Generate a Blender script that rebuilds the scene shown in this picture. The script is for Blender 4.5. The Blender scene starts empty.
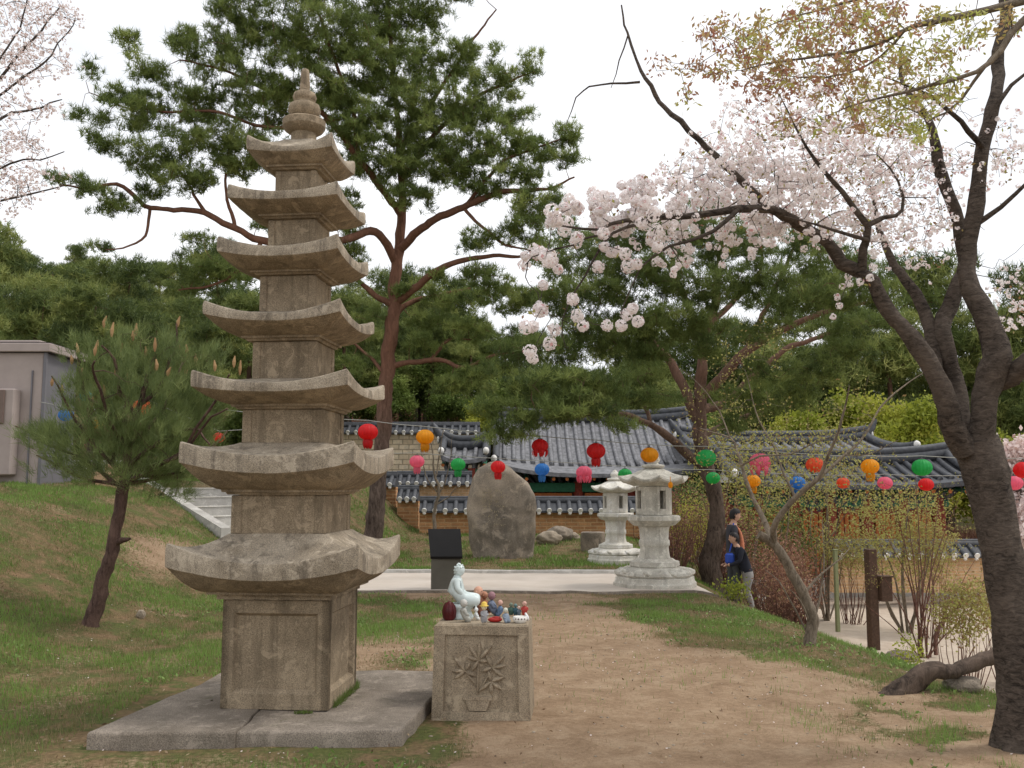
import bpy, math, random
import numpy as np
from mathutils import Vector, Matrix, noise as mnoise

SC = bpy.context.scene
COL = SC.collection
R = math.radians
rng = np.random.default_rng(7)
random.seed(7)

# ------------------------------------------------------------------ camera
EYE = 1.55
PITCH = math.atan(101 / 950.0)
CP, SP = math.cos(PITCH), math.sin(PITCH)

def at(px, py, Y):
    """point seen at pixel (px,py) of the photo at distance Y along the ground"""
    x = (px - 512) / 950.0
    y = (384 - py) / 950.0
    d = np.array([x, CP - y * SP, SP + y * CP])
    t = Y / d[1]
    return np.array([d[0] * t, Y, EYE + d[2] * t])

def sm(a, b, x):
    t = np.clip((np.asarray(x, float) - a) / (b - a), 0, 1)
    return t * t * (3 - 2 * t)

# cheap vectorised value noise
_perm = np.random.default_rng(3).random((256, 256))
def vnoise(x, y):
    x = np.asarray(x, float); y = np.asarray(y, float)
    xi = np.floor(x).astype(int); yi = np.floor(y).astype(int)
    xf = x - xi; yf = y - yi
    xf = xf * xf * (3 - 2 * xf); yf = yf * yf * (3 - 2 * yf)
    a = _perm[xi & 255, yi & 255]; b = _perm[(xi + 1) & 255, yi & 255]
    c = _perm[xi & 255, (yi + 1) & 255]; d = _perm[(xi + 1) & 255, (yi + 1) & 255]
    return (a * (1 - xf) + b * xf) * (1 - yf) + (c * (1 - xf) + d * xf) * yf
def fbm(x, y, o=4):
    s = 0; a = .5; t = 0
    for i in range(o):
        s = s + a * vnoise(x * 2 ** i + 17 * i, y * 2 ** i + 31 * i); t += a; a *= .5
    return s / t

# ------------------------------------------------------------------ terrain
def ground(X, Y):
    X = np.asarray(X, float); Y = np.asarray(Y, float)
    xt = np.interp(Y, [5, 9, 16, 24, 40], [-3.0, -3.3, -2.9, -2.0, -1.2])
    w = np.interp(Y, [5, 9, 15, 24, 40], [7.0, 6.0, 5.4, 2.3, 2.0])
    z = 1.6 * sm(0, 1, (xt - X) / w)
    xr = np.interp(Y, [3, 5.5, 7, 9, 14, 17, 22], [4.2, 3.7, 3.35, 3.0, 2.55, 2.6, 3.4])
    zr = -1.3 * sm(0, 1, (X - xr) / np.interp(Y, [5, 9, 16], [3.2, 3.4, 3.0]))
    z = z + zr
    z = z + .26 * sm(18, 24, Y) * sm(-3, -2, X) * (1 - sm(2.4, 4.0, X))
    # cutting for the stairs
    ss = (X + 5.1) * -.7896 + (Y - 16.7) * .6136; oo = (X + 5.1) * .6136 + (Y - 16.7) * .7896
    cut = sm(-.25, -.05, oo) * (1 - sm(2.05, 2.4, oo)) * sm(-.6, -.1, ss) * (1 - sm(3.2, 3.6, ss))
    z = z * (1 - cut) + np.minimum(z, .62 + .30 * ss) * cut
    back = sm(25.6, 27.5, Y)
    left = 1 - sm(-1.5, -.3, X)
    zb = -.9 * (1 - left) + left * (1.05 + .8 * sm(27, 31, Y) + 1.3 * sm(32.3, 34, Y))
    z = z * (1 - back) + zb * back
    lft = 1 - sm(-45, 0, X)
    hill = (6.0 + 5.0 * lft) * sm(38, 85, Y) + .05 * np.clip(Y - 85, 0, 400)
    hill = hill + 2.5 * sm(11, 40, -X) * sm(16, 40, Y)
    z = z + hill
    z = z + (fbm(X * .5 + 40, Y * .5 + 9, 3) - .5) * .12 * sm(2.5, 6, np.abs(X)) + (fbm(X * 2.3, Y * 2.3, 3) - .5) * .035
    return z

def gz(x, y):
    return float(ground(x, y))

def gpix(px, py):
    """ground point under a pixel"""
    lo = 3.0
    for Y in np.arange(3.0, 60, .05):
        p = at(px, py, Y)
        if p[2] <= gz(p[0], p[1]):
            return p
    return at(px, py, 60)

# ------------------------------------------------------------------ mesh collector
class MB:
    def __init__(s):
        s.v = []; s.n = 0; s.f = []; s.t = []
    def add(s, v, f, mat=0, tint=None):
        v = np.asarray(v, float).reshape(-1, 3)
        groups = {}
        if isinstance(f, np.ndarray):
            groups[f.shape[1]] = [f]
        else:
            for q in f: groups.setdefault(len(q), []).append(q)
        for k, g in groups.items():
            arr = (g[0] if isinstance(f, np.ndarray) else np.array(g)).astype(np.int64) + s.n
            m = np.full(len(arr), mat, np.int32) if np.isscalar(mat) else np.asarray(mat, np.int32)
            s.f.append((arr, m))
        s.v.append(v); s.n += len(v)
        s.t.append(np.full(len(v), .5) if tint is None else (np.full(len(v), tint) if np.isscalar(tint) else np.asarray(tint, float)))
        return s
    def mesh(s, name, mats, origin=(0, 0, 0), smooth=False, attrs=None):
        V = np.concatenate(s.v) - np.array(origin, float)
        T = np.concatenate(s.t)
        me = bpy.data.meshes.new(name)
        me.vertices.add(len(V)); me.vertices.foreach_set('co', V.astype(np.float32).ravel())
        loops = np.concatenate([a.ravel() for a, m in s.f])
        tot = np.concatenate([np.full(len(a), a.shape[1]) for a, m in s.f])
        mi = np.concatenate([m for a, m in s.f])
        st = np.concatenate([[0], np.cumsum(tot)[:-1]])
        me.loops.add(len(loops)); me.loops.foreach_set('vertex_index', loops.astype(np.int32))
        me.polygons.add(len(tot))
        me.polygons.foreach_set('loop_start', st.astype(np.int32))
        me.polygons.foreach_set('loop_total', tot.astype(np.int32))
        me.polygons.foreach_set('material_index', mi.astype(np.int32))
        me.polygons.foreach_set('use_smooth', np.full(len(tot), smooth))
        at_ = me.attributes.new('tint', 'FLOAT', 'POINT'); at_.data.foreach_set('value', T.astype(np.float32))
        if attrs:
            for k, a in attrs.items():
                q = me.attributes.new(k, 'FLOAT', 'POINT'); q.data.foreach_set('value', np.asarray(a, np.float32))
        for m in (mats if isinstance(mats, (list, tuple)) else [mats]): me.materials.append(m)
        me.update(calc_edges=True); me.validate()
        return me

def origin_of(o):
    p = Vector((0, 0, 0))
    while o: p += o.location; o = o.parent
    return p

def build(name, mb, mats, parent=None, smooth=False, base=None, sharp=None, attrs=None):
    org = origin_of(parent) if parent else Vector((0, 0, 0))
    loc = Vector((0, 0, 0))
    if base is not None: loc = Vector([float(c) for c in base]) - org
    me = mb.mesh(name, mats, tuple(org + loc), smooth or sharp is not None, attrs)
    if sharp is not None:
        try: me.set_sharp_from_angle(angle=R(sharp))
        except Exception: pass
    o = bpy.data.objects.new(name, me); COL.objects.link(o)
    o.location = loc
    if parent: o.parent = parent
    return o

def tag(o, label=None, cat=None, group=None, kind=None):
    if label: o['label'] = label
    if cat: o['category'] = cat
    if group: o['group'] = group
    if kind: o['kind'] = kind
    return o

def thing(name, label, cat, loc=(0, 0, 0), group=None, rz=0):
    o = bpy.data.objects.new(name, None); COL.objects.link(o)
    o.location = [float(c) for c in loc]; o.rotation_euler = (0, 0, rz); o.empty_display_size = .1
    return tag(o, label, cat, group)

def copy_tree(o, parent=None):
    c = o.copy(); COL.objects.link(c); c.parent = parent
    for ch in list(o.children): copy_tree(ch, c)
    return c

# ------------------------------------------------------------------ shapes
def nrm(v):
    v = np.asarray(v, float); return v / (np.linalg.norm(v, axis=-1, keepdims=True) + 1e-12)

def box(mb, c, s, rz=0, mat=0, bev=0.0, rx=0):
    """box centred at c with full sizes s; bevelled edges when bev > 0"""
    hx, hy, hz = [q / 2 for q in s]
    b = min(bev, hx * .9, hy * .9, hz * .9)
    if b <= 0:
        v = np.array([[x, y, z] for x in (-hx, hx) for y in (-hy, hy) for z in (-hz, hz)])
        f = [(0, 1, 3, 2), (4, 6, 7, 5), (0, 4, 5, 1), (2, 3, 7, 6), (0, 2, 6, 4), (1, 5, 7, 3)]
    else:
        def ring(x, y, z, cut):
            return [[-x + cut, -y, z], [x - cut, -y, z], [x, -y + cut, z], [x, y - cut, z],
                    [x - cut, y, z], [-x + cut, y, z], [-x, y - cut, z], [-x, -y + cut, z]]
        v = np.array(ring(hx - b, hy - b, -hz, b * .3) + ring(hx, hy, -hz + b, b) + ring(hx, hy, hz - b, b) + ring(hx - b, hy - b, hz, b * .3))
        f = [tuple(range(7, -1, -1)), tuple(range(24, 32))]
        for k in range(3):
            for i in range(8):
                j = (i + 1) % 8
                f.append((k * 8 + i, k * 8 + j, k * 8 + 8 + j, k * 8 + 8 + i))
    if rx:
        c_, s_ = math.cos(rx), math.sin(rx)
        v = v @ np.array([[1, 0, 0], [0, c_, s_], [0, -s_, c_]])
    c_, s_ = math.cos(rz), math.sin(rz)
    v = v @ np.array([[c_, s_, 0], [-s_, c_, 0], [0, 0, 1]])
    mb.add(v + np.array(c, float), f, mat)
    return mb

def frames(P):
    T = np.gradient(P, axis=0); T = nrm(T)
    up = np.array([0, 0, 1.0]) if abs(T[0][2]) < .9 else np.array([1.0, 0, 0])
    N = []; n = nrm(np.cross(T[0], up))
    for t in T:
        n = nrm(n - t * np.dot(n, t)); N.append(n)
    N = np.array(N); B = np.cross(T, N)
    return T, N, B

def tube(mb, P, r, k=8, mat=0, tint=None, cap=True, rough=0.0, lump=0.0):
    P = np.asarray(P, float); n = len(P)
    r = np.full(n, r) if np.isscalar(r) else np.asarray(r, float)
    T, N, B = frames(P)
    a = np.linspace(0, 2 * np.pi, k, endpoint=False)
    rr = r[:, None] * np.ones((1, k))
    if rough: rr = rr * (1 + rough * (rng.random((n, k)) - .5) * 2)
    if lump:
        Q = P[:, None] + rr[..., None] * (np.cos(a)[None, :, None] * N[:, None] + np.sin(a)[None, :, None] * B[:, None])
        L_ = np.array([[mnoise.noise(Vector(q * [5, 5, 3.2])) + .5 * mnoise.noise(Vector(q * [16, 16, 7])) for q in row] for row in Q])
        rr = rr * (1 + lump * L_)
    V = P[:, None] + rr[..., None] * (np.cos(a)[None, :, None] * N[:, None] + np.sin(a)[None, :, None] * B[:, None])
    i = np.arange(n - 1)[:, None]; j = np.arange(k)[None]; j2 = (j + 1) % k
    F = np.stack([i * k + j, i * k + j2, (i + 1) * k + j2, (i + 1) * k + j], -1).reshape(-1, 4)
    mb.add(V.reshape(-1, 3), F, mat, tint)
    if cap and k > 3:
        mb.add(V[-1], [tuple(range(k))], mat, tint); mb.add(V[0], [tuple(range(k - 1, -1, -1))], mat, tint)

def spline(pts, step=.12):
    """Catmull-Rom through control points (any columns)"""
    pts = np.asarray(pts, float)
    if len(pts) < 3:
        n = max(2, int(np.linalg.norm(pts[-1][:3] - pts[0][:3]) / step) + 1)
        t = np.linspace(0, 1, n)[:, None]; return pts[0] * (1 - t) + pts[-1] * t
    P = np.vstack([2 * pts[0] - pts[1], pts, 2 * pts[-1] - pts[-2]]); out = []
    for i in range(1, len(P) - 2):
        n = max(2, int(np.linalg.norm(P[i + 1][:3] - P[i][:3]) / step) + 1)
        t = np.linspace(0, 1, n, endpoint=False)[:, None]
        a, b, c, d = P[i - 1], P[i], P[i + 1], P[i + 2]
        out.append(.5 * (2 * b + (c - a) * t + (2 * a - 5 * b + 4 * c - d) * t ** 2 + (-a + 3 * b - 3 * c + d) * t ** 3))
    out.append(pts[-1:]); return np.vstack(out)

def lathe(mb, c, prof, k=24, mat=0, sx=1, sy=1, rz=0, tint=None):
    """prof = [(r,z)...] bottom to top round the vertical axis at c"""
    prof = np.array(prof, float); n = len(prof)
    a = np.linspace(0, 2 * np.pi, k, endpoint=False) + rz
    V = np.stack([prof[:, :1] * np.cos(a) * sx, prof[:, :1] * np.sin(a) * sy, prof[:, 1:] * np.ones((1, k))], -1) + np.array(c, float)
    i = np.arange(n - 1)[:, None]; j = np.arange(k)[None]; j2 = (j + 1) % k
    F = np.stack([i * k + j, i * k + j2, (i + 1) * k + j2, (i + 1) * k + j], -1).reshape(-1, 4)
    mb.add(V.reshape(-1, 3), F, mat, tint)
    if prof[0, 0] > 1e-6: mb.add(V[0], [tuple(range(k - 1, -1, -1))], mat, tint)
    if prof[-1, 0] > 1e-6: mb.add(V[-1], [tuple(range(k))], mat, tint)

_ico = {}
def ico(sub):
    if sub not in _ico:
        import bmesh
        bm = bmesh.new(); bmesh.ops.create_icosphere(bm, subdivisions=sub, radius=1)
        _ico[sub] = (np.array([v.co[:] for v in bm.verts]), np.array([[v.index for v in f.verts] for f in bm.faces])); bm.free()
    return _ico[sub]

def ball(mb, c, r, sub=2, mat=0, rot=None, noise_=0, seed=0, nscale=1.5, tint=None):
    v, f = ico(sub); v = v.copy()
    r = np.array([r] * 3 if np.isscalar(r) else r, float)
    if noise_:
        d = np.array([mnoise.noise(Vector(p * nscale) + Vector((seed, seed * .7, 0))) + .4 * mnoise.noise(Vector(p * nscale * 3) + Vector((seed, 0, 5))) for p in v])
        v = v * (1 + noise_ * d[:, None])
    v = v * r
    if rot is not None: v = v @ np.array(Matrix.Rotation(rot[0], 3, 'X') @ Matrix.Rotation(rot[1], 3, 'Y') @ Matrix.Rotation(rot[2], 3, 'Z')).T
    mb.add(v + np.array(c, float), f, mat, tint)

def skin(nodes, edges, sub=2):
    """one continuous body: nodes = [(x,y,z,r)], node 0 is the root -> verts, faces"""
    me = bpy.data.meshes.new('t'); me.from_pydata([n[:3] for n in nodes], edges, [])
    o = bpy.data.objects.new('t', me); COL.objects.link(o)
    o.modifiers.new('s', 'SKIN')
    for i, n in enumerate(nodes):
        r = n[3]; r = (r, r) if np.isscalar(r) else r
        me.skin_vertices[0].data[i].radius = r
        me.skin_vertices[0].data[i].use_root = (i == 0)
    m = o.modifiers.new('u', 'SUBSURF'); m.levels = sub; m.render_levels = sub
    dg = bpy.context.evaluated_depsgraph_get(); e = o.evaluated_get(dg); em = e.to_mesh()
    v = np.array([q.co[:] for q in em.vertices]); f = [tuple(p.vertices) for p in em.polygons]
    e.to_mesh_clear(); bpy.data.objects.remove(o); bpy.data.meshes.remove(me)
    return v, f

def cen(v, f):
    return np.array([v[list(q)].mean(0) for q in f])

def addskin(mb, v, f, matfn):
    c = cen(v, f); m = np.array([matfn(p) for p in c])
    for k in (3, 4):
        idx = [i for i, q in enumerate(f) if len(q) == k]
        if idx: pass
    byk = {}
    for i, q in enumerate(f): byk.setdefault(len(q), []).append(i)
    first = True
    base = mb.n
    mb.v.append(v); mb.n += len(v); mb.t.append(np.full(len(v), .5))
    for k, ids in byk.items():
        mb.f.append((np.array([f[i] for i in ids]) + base, m[ids].astype(np.int32)))

# ------------------------------------------------------------------ foliage
def tufts(mb, P, D, n, L, w, spread=.8, tintv=None, mat=0, curl=0.0):
    """needle tufts: at every point P a spray of n thin blades around direction D"""
    P = np.asarray(P, float); T = len(P)
    d = nrm(D[:, None] + rng.normal(0, spread, (T, n, 3)))
    side = nrm(np.cross(d, rng.normal(0, 1, (T, n, 3))))
    LL = L * rng.uniform(.7, 1.15, (T, n, 1))
    off = rng.normal(0, L * .12, (T, n, 3))
    b0 = P[:, None] + off - side * w / 2; b1 = P[:, None] + off + side * w / 2; tip = P[:, None] + off + d * LL
    if curl: tip[..., 2] -= curl * L
    V = np.stack([b0, b1, tip], 2).reshape(-1, 3)
    F = np.arange(T * n * 3).reshape(-1, 3)
    tv = rng.random(T) if tintv is None else tintv
    tt = np.repeat(np.clip(tv, 0, 1), n * 3) + np.repeat(rng.normal(0, .06, T * n), 3)
    mb.add(V, F, mat, np.clip(tt, 0, 1))

def leaves(mb, P, size, tintv=None, mat=0, aspect=.55, up=0.0):
    """one small folded diamond leaf at every point"""
    P = np.asarray(P, float); n = len(P)
    d = nrm(rng.normal(0, 1, (n, 3)) + np.array([0, 0, up]))
    s = nrm(np.cross(d, rng.normal(0, 1, (n, 3))))
    L = size * rng.uniform(.6, 1.2, (n, 1))
    V = np.stack([P, P + d * L * .5 + s * L * aspect * .5, P + d * L, P + d * L * .5 - s * L * aspect * .5], 1).reshape(-1, 3)
    F = np.arange(4 * n).reshape(-1, 4)
    tv = rng.random(n) if tintv is None else tintv
    mb.add(V, F, mat, np.repeat(np.clip(tv, 0, 1), 4))

class Tree:
    def __init__(s, sides=8, lump=0.0):
        s.lump = lump
        s.wood = MB(); s.pos = np.zeros((0, 3)); s.rad = np.zeros(0); s.sides = sides; s.thick = MB()
    def limb(s, pts, big=True, jit=.015, rough=.06, step=.15, k=None):
        """pts = [(px,py,Y,r)...] pixel-traced limb"""
        W = np.array([[*at(p[0], p[1], p[2]), p[3]] for p in pts])
        return s.limbw(W, jit, rough, step, k)
    def limbw(s, W, jit=.015, rough=.06, step=.15, k=None):
        S = spline(W, step)
        if jit and len(S) > 3:
            j = rng.normal(0, jit, (len(S), 3)); j[0] = 0; j[1:-1] = (j[:-2] + j[1:-1] + j[2:]) / 2
            S[:, :3] += j
        S[:, 3] = np.clip(S[:, 3], .0015, None)
        tube(s.wood, S[:, :3], S[:, 3], k or s.sides, 0, None, True, rough, s.lump if S[:, 3].max() > .035 else 0)
        s.pos = np.vstack([s.pos, S[:, :3]]); s.rad = np.concatenate([s.rad, S[:, 3]])
    def grow(s, targets, rmin=.003, k=.010, maxr=.05, droop=0.0, sides=4, wob=.06, seglen=.22):
        """join every target to the nearest wood with a bent twig"""
        T = np.asarray(targets, float)
        if not len(T): return
        P = np.zeros((len(s.pos) + len(T) * 8, 3)); Rr = np.zeros(len(P)); n = len(s.pos)
        P[:n] = s.pos; Rr[:n] = s.rad
        d0 = np.array([np.min(np.sum((s.pos - t) ** 2, 1)) for t in T]); order = np.argsort(d0)
        for i in order:
            t = T[i]
            dd = np.sum((P[:n] - t) ** 2, 1) * (1 + .0 * Rr[:n]); j = int(np.argmin(dd))
            a = P[j]; L = math.sqrt(dd[j])
            if L < .02: continue
            m = max(2, min(7, int(L / seglen) + 2)); tt = np.linspace(0, 1, m)[:, None]
            S = a * (1 - tt) + t * tt
            S = S + np.sin(tt * np.pi) * (rng.normal(0, wob * L, 3) + np.array([0, 0, -droop * L]))
            r0 = min(Rr[j] * .75, maxr, rmin + k * L + .002); r0 = max(r0, rmin)
            r = np.linspace(r0, rmin * .8, m)
            tube(s.wood, S, r, sides, 0, None, False)
            q = m - 1
            if n + q < len(P): P[n:n + q] = S[1:]; Rr[n:n + q] = r[1:]; n += q
        s.pos = P[:n]; s.rad = Rr[:n]

def pad_points(pads, dens, flat=1.0, rs=None):
    """pads = [(px,py,rx_px,ry_px,Y,depth_m)] -> points scattered through those clumps"""
    out = []
    for (px, py, rx, ry, Y, dz) in pads:
        c = at(px, py, Y); mx = rx / 950 * Y; mz = ry / 950 * Y
        n = max(3, int(dens * mx * mz * 3.14))
        u = nrm(rng.normal(0, 1, (n, 3))) * rng.random((n, 1)) ** .45
        out.append(c + u * np.array([mx, dz, mz]))
    return np.vstack(out)
# ------------------------------------------------------------------ materials
def newmat(name):
    m = bpy.data.materials.new(name); m.use_nodes = True
    nt = m.node_tree; b = nt.nodes['Principled BSDF']
    return m, nt, b

def ramp(nt, fac, stops):
    r = nt.nodes.new('ShaderNodeValToRGB')
    while len(r.color_ramp.elements) < len(stops): r.color_ramp.elements.new(.5)
    for e, (p, c) in zip(r.color_ramp.elements, stops): e.position = p; e.color = (*c, 1)
    nt.links.new(fac, r.inputs[0]); return r.outputs[0]

def noisen(nt, scale, detail=5, rough=.6, vec=None, dist=0):
    n = nt.nodes.new('ShaderNodeTexNoise'); n.inputs['Scale'].default_value = scale
    n.inputs['Detail'].default_value = detail; n.inputs['Roughness'].default_value = rough; n.inputs['Distortion'].default_value = dist
    if vec: nt.links.new(vec, n.inputs['Vector'])
    return n.outputs['Fac']

def mixc(nt, fac, a, b, mode='MIX'):
    m = nt.nodes.new('ShaderNodeMix'); m.data_type = 'RGBA'; m.blend_type = mode
    for s, q in ((m.inputs[0], fac), (m.inputs[6], a), (m.inputs[7], b)):
        if isinstance(q, (int, float)): s.default_value = q
        elif isinstance(q, tuple): s.default_value = (*q, 1)
        else: nt.links.new(q, s)
    return m.outputs[2]

def mapping(nt, scale=(1, 1, 1), kind='Object'):
    tc = nt.nodes.new('ShaderNodeTexCoord'); mp = nt.nodes.new('ShaderNodeMapping'); mp.inputs['Scale'].default_value = scale
    nt.links.new(tc.outputs[kind], mp.inputs[0]); return mp.outputs[0]

def bump(nt, b, h, strength=.3, dist=.01):
    n = nt.nodes.new('ShaderNodeBump'); n.inputs['Strength'].default_value = strength; n.inputs['Distance'].default_value = dist
    nt.links.new(h, n.inputs['Height']); nt.links.new(n.outputs[0], b.inputs['Normal'])

def mathn(nt, op, a, b=None, clamp=False):
    m = nt.nodes.new('ShaderNodeMath'); m.operation = op; m.use_clamp = clamp
    for s, q in zip(m.inputs, (a, b)):
        if q is None: continue
        if isinstance(q, (int, float)): s.default_value = q
        else: nt.links.new(q, s)
    return m.outputs[0]

def attr(nt, name):
    a = nt.nodes.new('ShaderNodeAttribute'); a.attribute_name = name; return a.outputs['Fac']

def plain(name, col, rough=.7, var=.15, scale=20, bstr=.15, metal=0, coord='Object', spec=.3):
    m, nt, b = newmat(name)
    v = mapping(nt, (1, 1, 1), coord)
    f = noisen(nt, scale, 5, .6, v)
    lo = tuple(c * (1 - var) for c in col); hi = tuple(min(1, c * (1 + var)) for c in col)
    nt.links.new(ramp(nt, f, [(.3, lo), (.7, hi)]), b.inputs['Base Color'])
    b.inputs['Roughness'].default_value = rough; b.inputs['Metallic'].default_value = metal
    b.inputs['Specular IOR Level'].default_value = spec
    if bstr: bump(nt, b, noisen(nt, scale * 3, 4, .6, v), bstr, .004)
    return m

def stone(name, light, dark, stain=(.06, .055, .045), speck=.5, stain_amt=.5, moss=None, scale=1.0, streak=6):
    """weathered granite: speckle, blotches, rain streaks"""
    m, nt, b = newmat(name)
    v = mapping(nt)
    big = noisen(nt, 3.2 * scale, 6, .65, v, .4)
    base = ramp(nt, big, [(.32, dark), (.66, light)])
    sp = noisen(nt, 170 * scale, 3, .7, v)
    spc = ramp(nt, sp, [(.38, (.15, .15, .15)), (.5, (.85, .85, .85)), (.62, (1.5, 1.47, 1.4))])
    base = mixc(nt, speck, base, spc, 'MULTIPLY')
    vs = mapping(nt, (streak, streak, .55))
    st = noisen(nt, 2.2 * scale, 6, .7, vs, .3)
    stf = ramp(nt, st, [(.5, (0, 0, 0)), (.68, (1, 1, 1))])
    stf = mathn(nt, 'MULTIPLY', stf, stain_amt)
    base = mixc(nt, stf, base, stain)
    bl = noisen(nt, 9 * scale, 5, .7, v, .6)
    blf = mathn(nt, 'MULTIPLY', ramp(nt, bl, [(.55, (0, 0, 0)), (.62, (1, 1, 1))]), .5)
    base = mixc(nt, blf, base, tuple(min(.85, c * 1.3) for c in light))
    if moss:
        ms = noisen(nt, 5.5 * scale, 5, .7, v, .5)
        base = mixc(nt, mathn(nt, 'MULTIPLY', ramp(nt, ms, [(.6, (0, 0, 0)), (.72, (1, 1, 1))]), .5), base, moss)
    nt.links.new(base, b.inputs['Base Color']); b.inputs['Roughness'].default_value = .93; b.inputs['Specular IOR Level'].default_value = .2
    hh = mathn(nt, 'ADD', mathn(nt, 'MULTIPLY', sp, .6), noisen(nt, 45 * scale, 5, .7, v))
    bump(nt, b, hh, .55, .006)
    return m

def leafmat(name, stops, trans=.35, rough=.6, attrn='tint'):
    m, nt, b = newmat(name)
    c = ramp(nt, attr(nt, attrn), stops)
    nt.links.new(c, b.inputs['Base Color']); b.inputs['Roughness'].default_value = rough; b.inputs['Specular IOR Level'].default_value = .25
    tr = nt.nodes.new('ShaderNodeBsdfTranslucent'); nt.links.new(c, tr.inputs[0])
    mx = nt.nodes.new('ShaderNodeMixShader'); mx.inputs[0].default_value = trans
    nt.links.new(b.outputs[0], mx.inputs[1]); nt.links.new(tr.outputs[0], mx.inputs[2])
    nt.links.new(mx.outputs[0], nt.nodes['Material Output'].inputs[0])
    return m

def bark(name, dark, light, scale=1.0, ringed=False, red=None, z0=0, z1=1, bstr=.9):
    m, nt, b = newmat(name)
    v = mapping(nt, (1, 1, .28) if not ringed else (.8, .8, 2.0))
    n1 = noisen(nt, (22 if not ringed else 40) * scale, 8, .75, v, 1.0)
    n2 = noisen(nt, 5 * scale, 4, .6, mapping(nt))
    c = ramp(nt, n1, [(.38, dark), (.64, light)])
    c = mixc(nt, mathn(nt, 'MULTIPLY', ramp(nt, n2, [(.45, (0, 0, 0)), (.7, (1, 1, 1))]), .4), c, tuple(q * 1.5 for q in light))
    if red:
        sx = nt.nodes.new('ShaderNodeSeparateXYZ'); tc = nt.nodes.new('ShaderNodeTexCoord'); nt.links.new(tc.outputs['Object'], sx.inputs[0])
        mr = nt.nodes.new('ShaderNodeMapRange'); mr.inputs[1].default_value = z0; mr.inputs[2].default_value = z1
        nt.links.new(mathn(nt, 'ADD', sx.outputs[2], mathn(nt, 'MULTIPLY', n2, 1.2)), mr.inputs[0])
        c2 = ramp(nt, n1, [(.35, tuple(q * .55 for q in red)), (.65, red)])
        c = mixc(nt, mr.outputs[0], c, c2)
    nt.links.new(c, b.inputs['Base Color']); b.inputs['Roughness'].default_value = .9; b.inputs['Specular IOR Level'].default_value = .15
    bump(nt, b, n1, bstr, .02)
    return m

M = {}
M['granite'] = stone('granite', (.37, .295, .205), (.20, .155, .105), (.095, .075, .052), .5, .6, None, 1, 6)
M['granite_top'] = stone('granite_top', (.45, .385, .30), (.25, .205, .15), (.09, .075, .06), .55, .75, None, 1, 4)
M['granite_slab'] = stone('granite_slab', (.30, .255, .21), (.165, .138, .11), (.09, .08, .06), .5, .35, (.10, .10, .05), .9, 2)
M['granite_block'] = stone('granite_block', (.42, .345, .25), (.26, .205, .145), (.09, .075, .05), .55, .3, None, 1, 5)
M['granite_pale'] = stone('granite_pale', (.80, .77, .70), (.60, .57, .50), (.25, .235, .2), .35, .4, None, 1, 3)
M['granite_grey'] = stone('granite_grey', (.66, .63, .56), (.45, .42, .365), (.16, .15, .125), .4, .5, None, 1, 3)
M['monolith'] = stone('monolith', (.37, .305, .235), (.125, .108, .09), (.05, .045, .04), .35, .8, None, .45, 1.4)
M['rock'] = stone('rock', (.42, .35, .27), (.24, .20, .15), (.12, .10, .08), .4, .4, None, .8, 1)
M['rubble'] = None
M['pine'] = leafmat('pine_needles', [(0, (.07, .10, .03)), (.5, (.17, .225, .06)), (1, (.33, .38, .11))], .35)
M['pine_dark'] = leafmat('dark_pine_needles', [(0, (.06, .09, .028)), (.5, (.15, .20, .055)), (1, (.29, .34, .10))], .4)
M['pine_young'] = leafmat('young_pine_needles', [(0, (.08, .115, .04)), (.5, (.17, .22, .075)), (1, (.30, .35, .13))], .35)
M['bud'] = leafmat('candle_bud', [(0, (.36, .2, .09)), (1, (.52, .34, .17))], .2)
M['forest'] = leafmat('forest_leaves', [(0, (.06, .09, .03)), (.4, (.15, .195, .055)), (.75, (.28, .31, .09)), (1, (.42, .42, .14))], .3)
M['fresh'] = leafmat('fresh_leaves', [(0, (.2, .24, .03)), (.5, (.38, .42, .06)), (1, (.55, .52, .1))], .45)
M['weed'] = leafmat('weed_leaves', [(0, (.12, .17, .05)), (.5, (.17, .27, .07)), (1, (.26, .37, .11))], .3)
M['dryleaf'] = leafmat('dry_leaves', [(0, (.12, .075, .045)), (.5, (.26, .17, .10)), (1, (.42, .32, .2))], .2)
M['midgreen'] = leafmat('mid_green_leaves', [(0, (.08, .12, .03)), (.5, (.19, .26, .06)), (1, (.34, .40, .11))], .4)
M['maple'] = leafmat('maple_leaves', [(0, (.36, .16, .11)), (.3, (.42, .25, .14)), (.55, (.44, .39, .12)), (1, (.46, .52, .14))], .5)
M['shrubleaf'] = leafmat('shrub_leaves', [(0, (.28, .13, .07)), (.35, (.28, .20, .08)), (.7, (.34, .33, .10)), (1, (.45, .44, .13))], .4)
M['redtwig'] = leafmat('azalea_leaves', [(0, (.15, .07, .05)), (.45, (.30, .15, .10)), (.75, (.42, .24, .15)), (1, (.40, .34, .15))], .35)
M['blossom'] = leafmat('blossom_petals', [(0, (.72, .42, .42)), (.15, (.93, .80, .79)), (.5, (.97, .91, .90)), (1, (.98, .95, .94))], .45)
M['blossom_pale'] = leafmat('pale_blossom_petals', [(0, (.5, .32, .26)), (.25, (.84, .72, .69)), (1, (.95, .88, .86))], .45)
M['grass'] = leafmat('grass_blades', [(0, (.36, .26, .155)), (.22, (.24, .21, .09)), (.5, (.13, .19, .05)), (1, (.20, .31, .07))], .35)
M['pinebark'] = bark('pine_bark', (.045, .032, .026), (.17, .125, .10), .6, False, (.22, .11, .072), 2.2, 4.6)
M['pinebark2'] = bark('dark_pine_bark', (.035, .026, .02), (.135, .10, .078), .8, False, (.16, .09, .062), 2.6, 4.6)
M['cherrybark'] = bark('cherry_bark', (.03, .024, .02), (.15, .12, .098), .55, True, bstr=1.0)
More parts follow.
